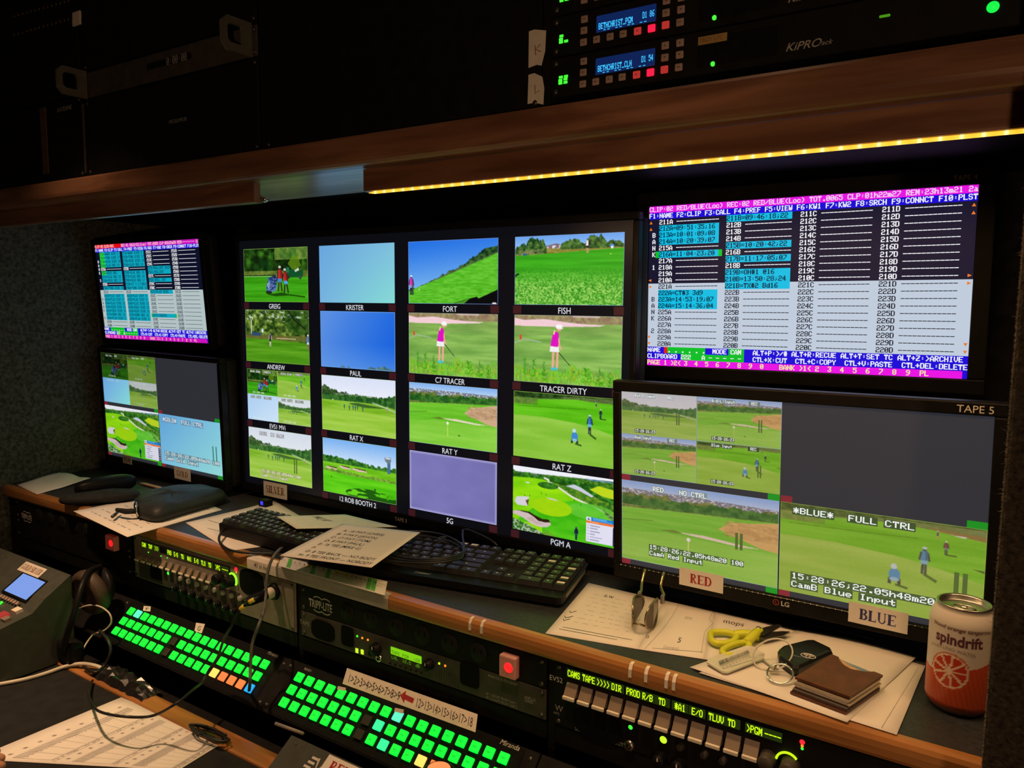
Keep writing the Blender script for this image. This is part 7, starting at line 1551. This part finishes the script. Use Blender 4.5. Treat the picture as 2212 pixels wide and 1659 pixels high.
for (u, v, m_, s_) in ((8, 1332, 'btn_reddim', .010), (38, 1322, 'lever_white', .009), (14, 1341, 'lever_grey', .008)):
    x, y = fp3(u, v); face_part(ctl, o3, ez3, ey3, [(x - s_, y - s_ * .7), (x + s_, y - s_ * .7), (x + s_, y + s_ * .7), (x - s_, y + s_ * .7)], .006, 'lit_key', m_)
x, y = fp(3, 1303); face_part(ctl, o, ez, ey, [(x - .003, y - .003), (x + .003, y - .003), (x + .003, y + .003), (x - .003, y + .003)], .002, 'green_light', 'led_green')
# name slip on the controller
q = [fp(47, 1211), fp(108, 1234), fp(93, 1251), fp(33, 1228)]; c = np.mean(q, axis=0); mtx = frame(o + Vector((1, 0, 0)) * float(c[0]) + ey * float(c[1]) + ez * .0006, Vector((1, 0, 0)), ey, ez)
e = empty('paper_label', mtx=mtx, label='tan slip reading GOLD / SILVER on the far left controller', cat='label', group='paper name slips'); hw = .042; hh = .011; MB().box((-hw, -hh, 0), (hw, hh, .0003)).build('slip', 'tape', e); mb = MB(); serif_text(mb, 'GOLD/SILVER', lambda a, b: (a, b, .0005), .0115, 0, -.0055, .82); mb.build('lettering', 'ink_brown', e)
# second controller at the bottom middle
pc0 = at(630, 1588, Z=CAM[2] - .560); dY = pc0.y - prof[0][0]; dZ = pc0.z - prof[0][1]
prof2 = [(p[0] + dY, p[1] + dZ) for p in prof]
ct2 = controller('replay_controller', pc0.x + .36, pc0.x, prof2, 'grey replay controller cut off by the bottom edge, with a red name slip')
o, ex, ey, ez = plane_on(ct2, prof2[0], prof2[1], pc0.x); p = [fp(u, v, o, ez) for u, v in ((652, 1658), (690, 1659), (705, 1636))]
def logo_EV():
    x0, y0 = fp(655, 1656, o, ez); mb = MB(); h = .016
    for k in range(3): mb.add([(x0 + a + .002 * k, y0 + b + k * h * .38, .0006) for a, b in ((0, 0), (.011, 0), (.011, h * .2), (0, h * .2))], [(0, 1, 2, 3)])
    for f in ribbon([(x0 + .015, y0 + h), (x0 + .020, y0), (x0 + .031, y0 + h)], .003): mb.add([(a, b, .0006) for a, b in f], [(0, 1, 2, 3)])
    ob = mb.build('logo_letters', 'print_white', ct2); ob.matrix_parent_inverse = Matrix.Translation(-Vector(ct2.location)); ob.location = o; ob.rotation_euler = frame(o, ex, ey, ez).to_euler()
logo_EV()
x, y = fp(652, 1668, o, ez); face_part(ct2, o, ez, ey, [(x, y - .05), (x + .08, y - .05), (x + .08, y + .002), (x, y + .002)], .0005, 'screen', glow('lcd_skyblue', rgb(110, 180, 245), 1.0))
x, y = fp(640, 1607, o, ez); face_part(ct2, o, ez, ey, [(x + .002 * math.cos(a), y + .002 * math.sin(a)) for a in np.linspace(0, 2 * PI, 12)[:-1]], .0006, 'screw', 'steel_dark')
x, y = fp(712, 1634, o, ez); mtx = frame(o + ex * float(x) + ey * float(y) + ez * .0008, ex, ey, ez); e = empty('paper_label', mtx=mtx, label='white slip with red letters on the controller at the bottom edge', cat='label', group='paper name slips'); MB().box((-.001, -.026, 0), (.075, .002, .0003)).build('slip', 'paper', e); mb = MB(); serif_text(mb, 'RED', lambda a, b: (a, b, .0005), .014, .026, -.017); mb.build('lettering', 'ink_red', e)
# jog dial of that controller, lit orange
jp = at(948, 1660, Z=CAM[2] - .575); e2 = MB().lathe([(0, .030), (.016, .030), (.020, .027), (.021, 0)], 28, cap=False).build('jog_dial', 'black_plastic', ct2); e2.matrix_parent_inverse = Matrix.Translation(-Vector(ct2.location)); e2.location = jp - Vector((0, 0, .03)); 
e3 = MB().lathe([(0, .0306), (.009, .0305), (.0145, .0302)], 24, cap=False).build('dial_light', glow('dial_orange', rgb(255, 140, 80), 1.2), ct2); e3.matrix_parent_inverse = Matrix.Translation(-Vector(ct2.location)); e3.location = jp - Vector((0, 0, .03))

# printed schedule on the lower desk
sd = Sheet('schedule_sheet', [(262, 1506), (487, 1601), (385, 1664), (-60, 1640)], 'printed timetable sheet lying on the low counter at bottom left', 'paper', base=LOW, zs=(.0010,) * 4)
R_ = []; r_ = random.Random(8); segs = []
for blk in range(3):
    b0 = .86 - blk * .30
    for k in range(44): a0 = .05 + k * .02; R_.append((a0, b0 - .02 - r_.uniform(0, .012) - .055, a0 + .010, b0 - .02)); 
    for k in range(9): a0 = .06 + k * .1; R_.append((a0 + .02, b0 + .012, a0 + .045, b0 + .03))
    for k in range(40): a0 = .05 + k * .022; R_.append((a0, b0 - .225 - r_.uniform(0, .02), a0 + .012, b0 - .215))
    segs.append([(.02, b0 - .245), (.97, b0 - .245)])
    for k in range(9): segs.append([(.05 + k * .1, b0 - .07), (.05 + k * .1, b0 - .215)])
R2 = [(1 - b1, a0, 1 - b0, a1) for (a0, b0, a1, b1) in R_]
sd.rects(R2, 'ink_grey', 'table_print').__setitem__('kind', 'stuff'); sd.lines([[(1 - p[1], p[0]) for p in s_] for s_ in segs], .0022, 'ink_grey', 'table_lines')
# headset with a brown ear cushion lying at the back of the low counter
hp = at(240, 1350, Y=.80); hs = empty('headset', (hp.x, .765, LOW), 'dark headset with a brown round ear cushion between controller and buttons', 'headset')
M['cushion_brown'] = mat('cushion_brown', (0.055, 0.036, 0.022, 1), .6, noise=.2, nscale=40, bump=.2)
th = [(0, .010), (.022, .012), (.030, .020), (.040, .022), (.046, .014), (.047, .004), (.044, -.004), (0, -.004)]
e1 = MB().lathe(th, 36, axis='y', cap=False).build('ear_cushion', 'cushion_brown', hs); e1.location = (-.02, .015, .125); e1.rotation_euler = (math.radians(-14), 0, math.radians(185))
e1 = MB().lathe([(0, 0), (.04, 0), (.042, .008), (.03, .022), (0, .026)], 30, axis='y', cap=False).build('ear_cup', 'black_plastic', hs); e1.location = (-.02, .020, .126); e1.rotation_euler = (math.radians(-14), 0, 0)
bp = [(-.02, .03, .168), (-.005, .0, .17), (.02, -.03, .15), (.03, -.05, .11), (.015, -.06, .06), (.0, -.055, .03), (-.012, -.045, .02)]
MB().tube(spline(bp, 6), .006, 10).build('headband', 'black_plastic', hs)
MB().rbox((-.030, -.060, .0035), (.025, -.028, .050), .012, 3).build('second_cup', 'black_plastic', hs)
# bundles of cable and a crinkled black bag by the wooden trim
bo = Vector((at(298, 1455, Z=LOW + .012).x, .733, LOW + .0035)); bg_ = empty('black_bag', bo, 'shiny crinkled black bag in front of the left button panel', 'bag')
rg = random.Random(11); nb, mbg = 18, 7; vs = []; fs = []
for j_ in range(mbg + 1):
    for i_ in range(nb + 1):
        x_, y_ = i_ / nb * 2 - 1, j_ / mbg * 2 - 1; ed = max(0, 1 - abs(x_) ** 4) * max(0, 1 - abs(y_) ** 4); vs.append((x_ * .082 + rg.uniform(-.003, .003), y_ * .020 + rg.uniform(-.002, .002), ed * (.010 + rg.uniform(0, .012))))
for j_ in range(mbg):
    for i_ in range(nb): q_ = j_ * (nb + 1) + i_; fs += [(q_, q_ + 1, q_ + nb + 2), (q_, q_ + nb + 2, q_ + nb + 1)]
MB().add(vs, fs).build('foil', mat('bag_foil', (0.012, 0.012, 0.013, 1), .3, spec=.45, noise=.2), bg_)
def cable(name, pts, r, m, label, n=8):
    p = spline(pts, n); e = empty(name, p[0], label, 'cable'); wbuild(MB().tube(p, r, 8), 'cable_sheath', m, e); return e
cable('white_cable', [at(-30, 1483, Z=LOW + .004), at(50, 1468, Z=LOW + .004), at(100, 1454, Z=LOW + .004), at(140, 1440, Z=LOW + .006), at(175, 1434, Z=LOW + .012), at(205, 1438, Z=LOW + .012), at(225, 1446, Z=LOW + .009), at(245, 1452, Z=LOW + .006)], .0036, 'cable_white', 'thick off-white cable on the low counter at the left edge')
cable('thin_cable', [at(146, 1336, Y=.76), at(165, 1318, Y=.765), at(190, 1308, Y=.765), at(215, 1310, Y=.765), at(236, 1325, Y=.765), at(240, 1345, Y=.765), at(225, 1362, Y=.76), at(200, 1372, Y=.755), at(178, 1405, Y=.735), at(168, 1430, Z=LOW + .01)], .0016, 'cable_white', 'thin pale cable looping behind the grey controller')
cable('black_cable', [at(215, 1362, Y=.755), at(234, 1385, Y=.75), at(238, 1410, Y=.745), at(225, 1438, Y=.735), at(205, 1452, Z=LOW + .014), at(180, 1440, Z=LOW + .012)], .003, 'cable_black', 'black cable loop beside the headset')
rb_ = random.Random(4); bnd = [at(452 + (36 + 8 * math.sin(k * 2.1)) * math.cos(t) + rb_.uniform(-3, 3), 1583 + (9 + 3 * math.cos(k * 1.7)) * math.sin(t) + 14 * math.cos(t) + rb_.uniform(-1.5, 1.5), Z=LOW + .006 + .0025 * k) for k in range(5) for t in np.linspace(0, 2 * PI, 12)[:-1]]
cable('cable_bundle', bnd, .0016, 'cable_black', 'coil of thin black cable on the corner of the timetable', 3)
# label strip below the second button panel
q = [at(595, 1563, Z=LOW + .055), at(655, 1585, Z=LOW + .055)]
e = empty('label_strip', q[0], 'small glossy label strip under the sloping green panel', 'label'); wbuild(MB().tube([q[0], q[1]], .003, 4), 'strip', 'card_grey', e)
# slim rail with screws between the left and middle monitors
rl = empty('mounting_rail', (-1.545, 1.30, DESK), 'narrow black mounting rail with small screws left of the middle monitor', 'rail')
MB().rbox((-.03, 0, 0.001), (.03, .02, .62), .002).build('rail', 'rack_black', rl)
scm = meshof(MB().lathe([(0, -.002), (.002, -.0016), (.003, 0)], 10, axis='y', cap=False), 'screw', 'steel')
for u, v in ((493, 551), (505, 683)): p = at(u, v, Y=1.30); inst('screw', scm, rl, (p.x + 1.545, 0, p.z - DESK))
# fingertip of the operator's hand resting on the timetable
hd = empty('person', at(-40, 1690, Z=LOW), 'hand of a person, only a fingertip showing on the timetable', 'person')
def hand():
    me = bpy.data.meshes.new('hand'); V = []; E = []; Rr = []
    tip = at(26, 1672, Z=LOW + .0105) - Vector(hd.location); dirn = Vector((-.62, -.78, 0)).normalized(); side = Vector((-.78, .62, 0)).normalized()
    wrist = tip + dirn * .175 + Vector((0, 0, .03)); V.append(wrist); Rr.append(.027); palm = tip + dirn * .095 + Vector((0, 0, .022)); V.append(palm + side * .022); Rr.append(.022); E.append((0, 1)); V.append(wrist + dirn * .14 + Vector((0, 0, .03))); Rr.append(.036); E.append((0, 2))
    for k, (off, L_, r0) in enumerate(((0, .088, .0088), (.021, .082, .0088), (.041, .070, .0085), (.060, .055, .0078))):
        b = palm + side * off; i0 = len(V); V.append(b + Vector((0, 0, .002))); Rr.append(.011); E.append((1, i0))
        for t, z in ((.4, .006), (.75, -.002), (1.0, -.0105)): V.append(b - dirn * L_ * t + Vector((0, 0, z)) ); Rr.append(r0 * (1.05 - .15 * t)); E.append((len(V) - 2, len(V) - 1))
    b = wrist - dirn * .02 - side * .022; i0 = len(V); V.append(b); Rr.append(.014); E.append((0, i0)); V.append(b - dirn * .03 - side * .012); Rr.append(.0105); E.append((i0, i0 + 1)); V.append(b - dirn * .055 - side * .012 + Vector((0, 0, -.012))); Rr.append(.009); E.append((i0 + 1, i0 + 2))
    me.from_pydata([tuple(v) for v in V], E, []); ob = link(bpy.data.objects.new('hand', me), hd); md = ob.modifiers.new('skin', 'SKIN'); 
    for i, sv in enumerate(me.skin_vertices[0].data): sv.radius = (Rr[i], Rr[i]); sv.use_root = (i == 0)
    s2_ = ob.modifiers.new('sub', 'SUBSURF'); s2_.levels = 2; s2_.render_levels = 2; md.use_smooth_shade = True
    me.materials.append(mat('skin', (0.42, 0.20, 0.11, 1), .5, spec=.4, noise=.08, nscale=40))
hand()
